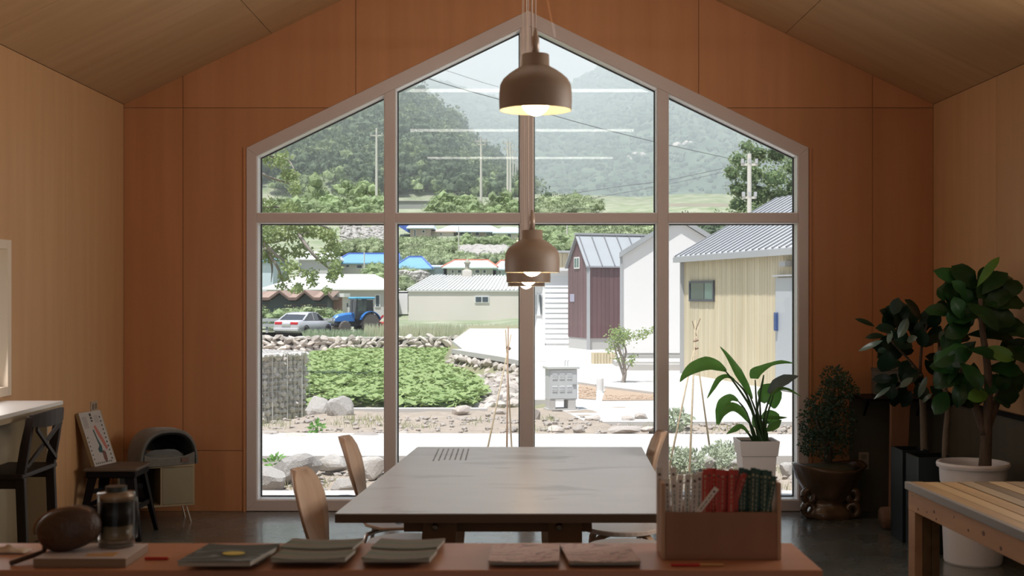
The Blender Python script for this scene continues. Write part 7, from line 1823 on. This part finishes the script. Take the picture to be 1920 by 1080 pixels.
for (px, py, rx, ry, n) in ((500, 440, 26, 22, 520), (540, 435, 30, 20, 520), (585, 432, 26, 14, 380), (615, 440, 18, 16, 300), (625, 470, 14, 22, 300), (630, 505, 12, 20, 260), (622, 520, 10, 12, 140), (565, 470, 24, 18, 260), (520, 475, 26, 18, 320), (495, 480, 14, 14, 150), (545, 500, 20, 14, 170), (580, 515, 18, 12, 170), (585, 530, 10, 10, 90), (535, 520, 16, 12, 100), (555, 542, 12, 8, 90), (528, 538, 12, 6, 50), (612, 543, 8, 7, 60), (560, 538, 10, 8, 70), (490, 425, 18, 14, 260), (605, 480, 14, 16, 120),
                          (530, 300, 14, 20, 220), (545, 330, 18, 14, 260), (552, 352, 12, 14, 160), (510, 300, 20, 14, 180), (500, 380, 20, 10, 150), (548, 388, 22, 8, 200), (510, 395, 24, 8, 200), (495, 290, 12, 14, 120)):
    c = P(px, py, Yo + rg.uniform(-.4, .4)); leaf_cloud(mb, rg, c, (rx / so_, .35, ry / so_), n, .05, .12)
mb.build('foliage', ov_m, lt, world=True, kind='stuff')

# ------------------------------------------------------------------ utility poles and wires
pole_m = mat('pale_concrete_pole', (.60, .57, .50), .8); pole_i = mat('pole_insulator', (.45, .45, .45), .5)
def upole(px, pt, pb, Y, w, label, arms=((.06, 1.0),), ext=2.5, cat='pole'):
    a, b = P(px, pt, Y), P(px, pb, Y); t = thing('utility_pole', label, cat, (b.x, Y, b.z - ext)); r = w / 2 * Y / FPX
    MB().tube([(0, 0, 0), (0, 0, a.z - b.z + ext)], [r * 1.25, r * .85], 8).build('pole_shaft', pole_m, t)
    H = a.z - b.z + ext
    for f, l in arms:
        z = H * (1 - f); MB().bar((-l, 0, z), (l, 0, z), r * .9, r * .9).build('crossarm', pole_m, t)
        for k in (-1, 0, 1): MB().bb(k * l * .85 - r * .5, k * l * .85 + r * .5, -r, r, z + r * .5, z + r * 2.4).build('insulator', pole_i, t)
    return t
upole(706, 240, 360, 258, 4.0, 'tall pale utility pole in the upper left pane', ((.10, 1.3),))
upole(902, 258, 365, 240, 4.2, 'utility pole left of the centre mullion standing on the hill road', ((.05, 1.2), (.10, .9)))
for i, (px, pt, pb, Y, w, lab) in enumerate(((952, 262, 352, 262, 4.0, 'first and tallest pole of the receding row beside the centre mullion'), (957, 268, 352, 285, 3.4, 'second pole of the receding row beside the centre mullion'), (962, 280, 350, 310, 2.8, 'third pole of the receding row beside the centre mullion'), (967, 292, 350, 335, 2.4, 'fourth pole of the receding row beside the centre mullion'), (971, 300, 350, 360, 2.0, 'farthest pole of the receding row beside the centre mullion'))): upole(px, pt, pb, Y, w, lab, ((.06, 1.0), (.16, .8)))
upole(860, 424, 475, 150, 2.4, 'thin white pole in front of the long pale blue house', ())
upole(683, 472, 523, 122, 2.4, 'thin pole in front of the bright blue roof', ())
upole(1063, 420, 470, 100, 3.0, 'thin pale pole above the yellow shed roof', ())
t = upole(1405, 288, 470, 55, 9, 'thick utility pole with a pale cap in front of the large right tree', ((.05, .35), (.20, .30)), 5.3)
upole(697, 556, 604, 88, 1.8, 'thin metal pole behind the tractor cab', (), 1.9)
wire_m = mat('dark_wire', (.10, .10, .11), .6)
def wire_(pts, Ys, label, r=.03):
    p_ = [P(x, y, Y) for (x, y), Y in zip(pts, Ys)]; o = MB().tube(smooth_path(p_, 4), r, 4).build('power_wire', wire_m, None, origin=tuple(p_[0])); tag(o, label, 'wire')
wire_([(738, 120), (800, 146), (870, 168), (935, 186), (1010, 208), (1100, 234), (1232, 267), (1372, 298)], [95, 100, 108, 115, 124, 130, 140, 150], 'long dark wire crossing from the upper left pane down to the right tree', .035)
wire_([(745, 105), (830, 130), (900, 153), (935, 163)], [120, 125, 130, 135], 'faint upper wire across the sky left of the high lamp', .02)
wire_([(1072, 363), (1160, 350), (1250, 338), (1355, 316)], [150, 150, 150, 150], 'wire rising to the right tree across the lower mountain', .03)
wire_([(1100, 374), (1250, 346), (1360, 322)], [160, 160, 160], 'lowest wire across the lower mountain', .025)

# ------------------------------------------------------------------ haze between the village and the mountain
hz = MB().bb(-700, 700, 262, 1100, 10, 200).build('haze', None, None)
hm = bpy.data.materials.new('valley_haze'); hm.use_nodes = True; N = hm.node_tree.nodes; N.clear(); out = N.new('ShaderNodeOutputMaterial'); v = N.new('ShaderNodeVolumeScatter'); v.inputs['Density'].default_value = HAZE; v.inputs['Color'].default_value = (.84, .90, .965, 1); v.inputs['Anisotropy'].default_value = .0
hm.node_tree.links.new(v.outputs[0], out.inputs['Volume']); hz.data.materials.append(hm); tag(hz, 'thin bluish haze hanging between the village and the mountain', 'haze', kind='stuff')
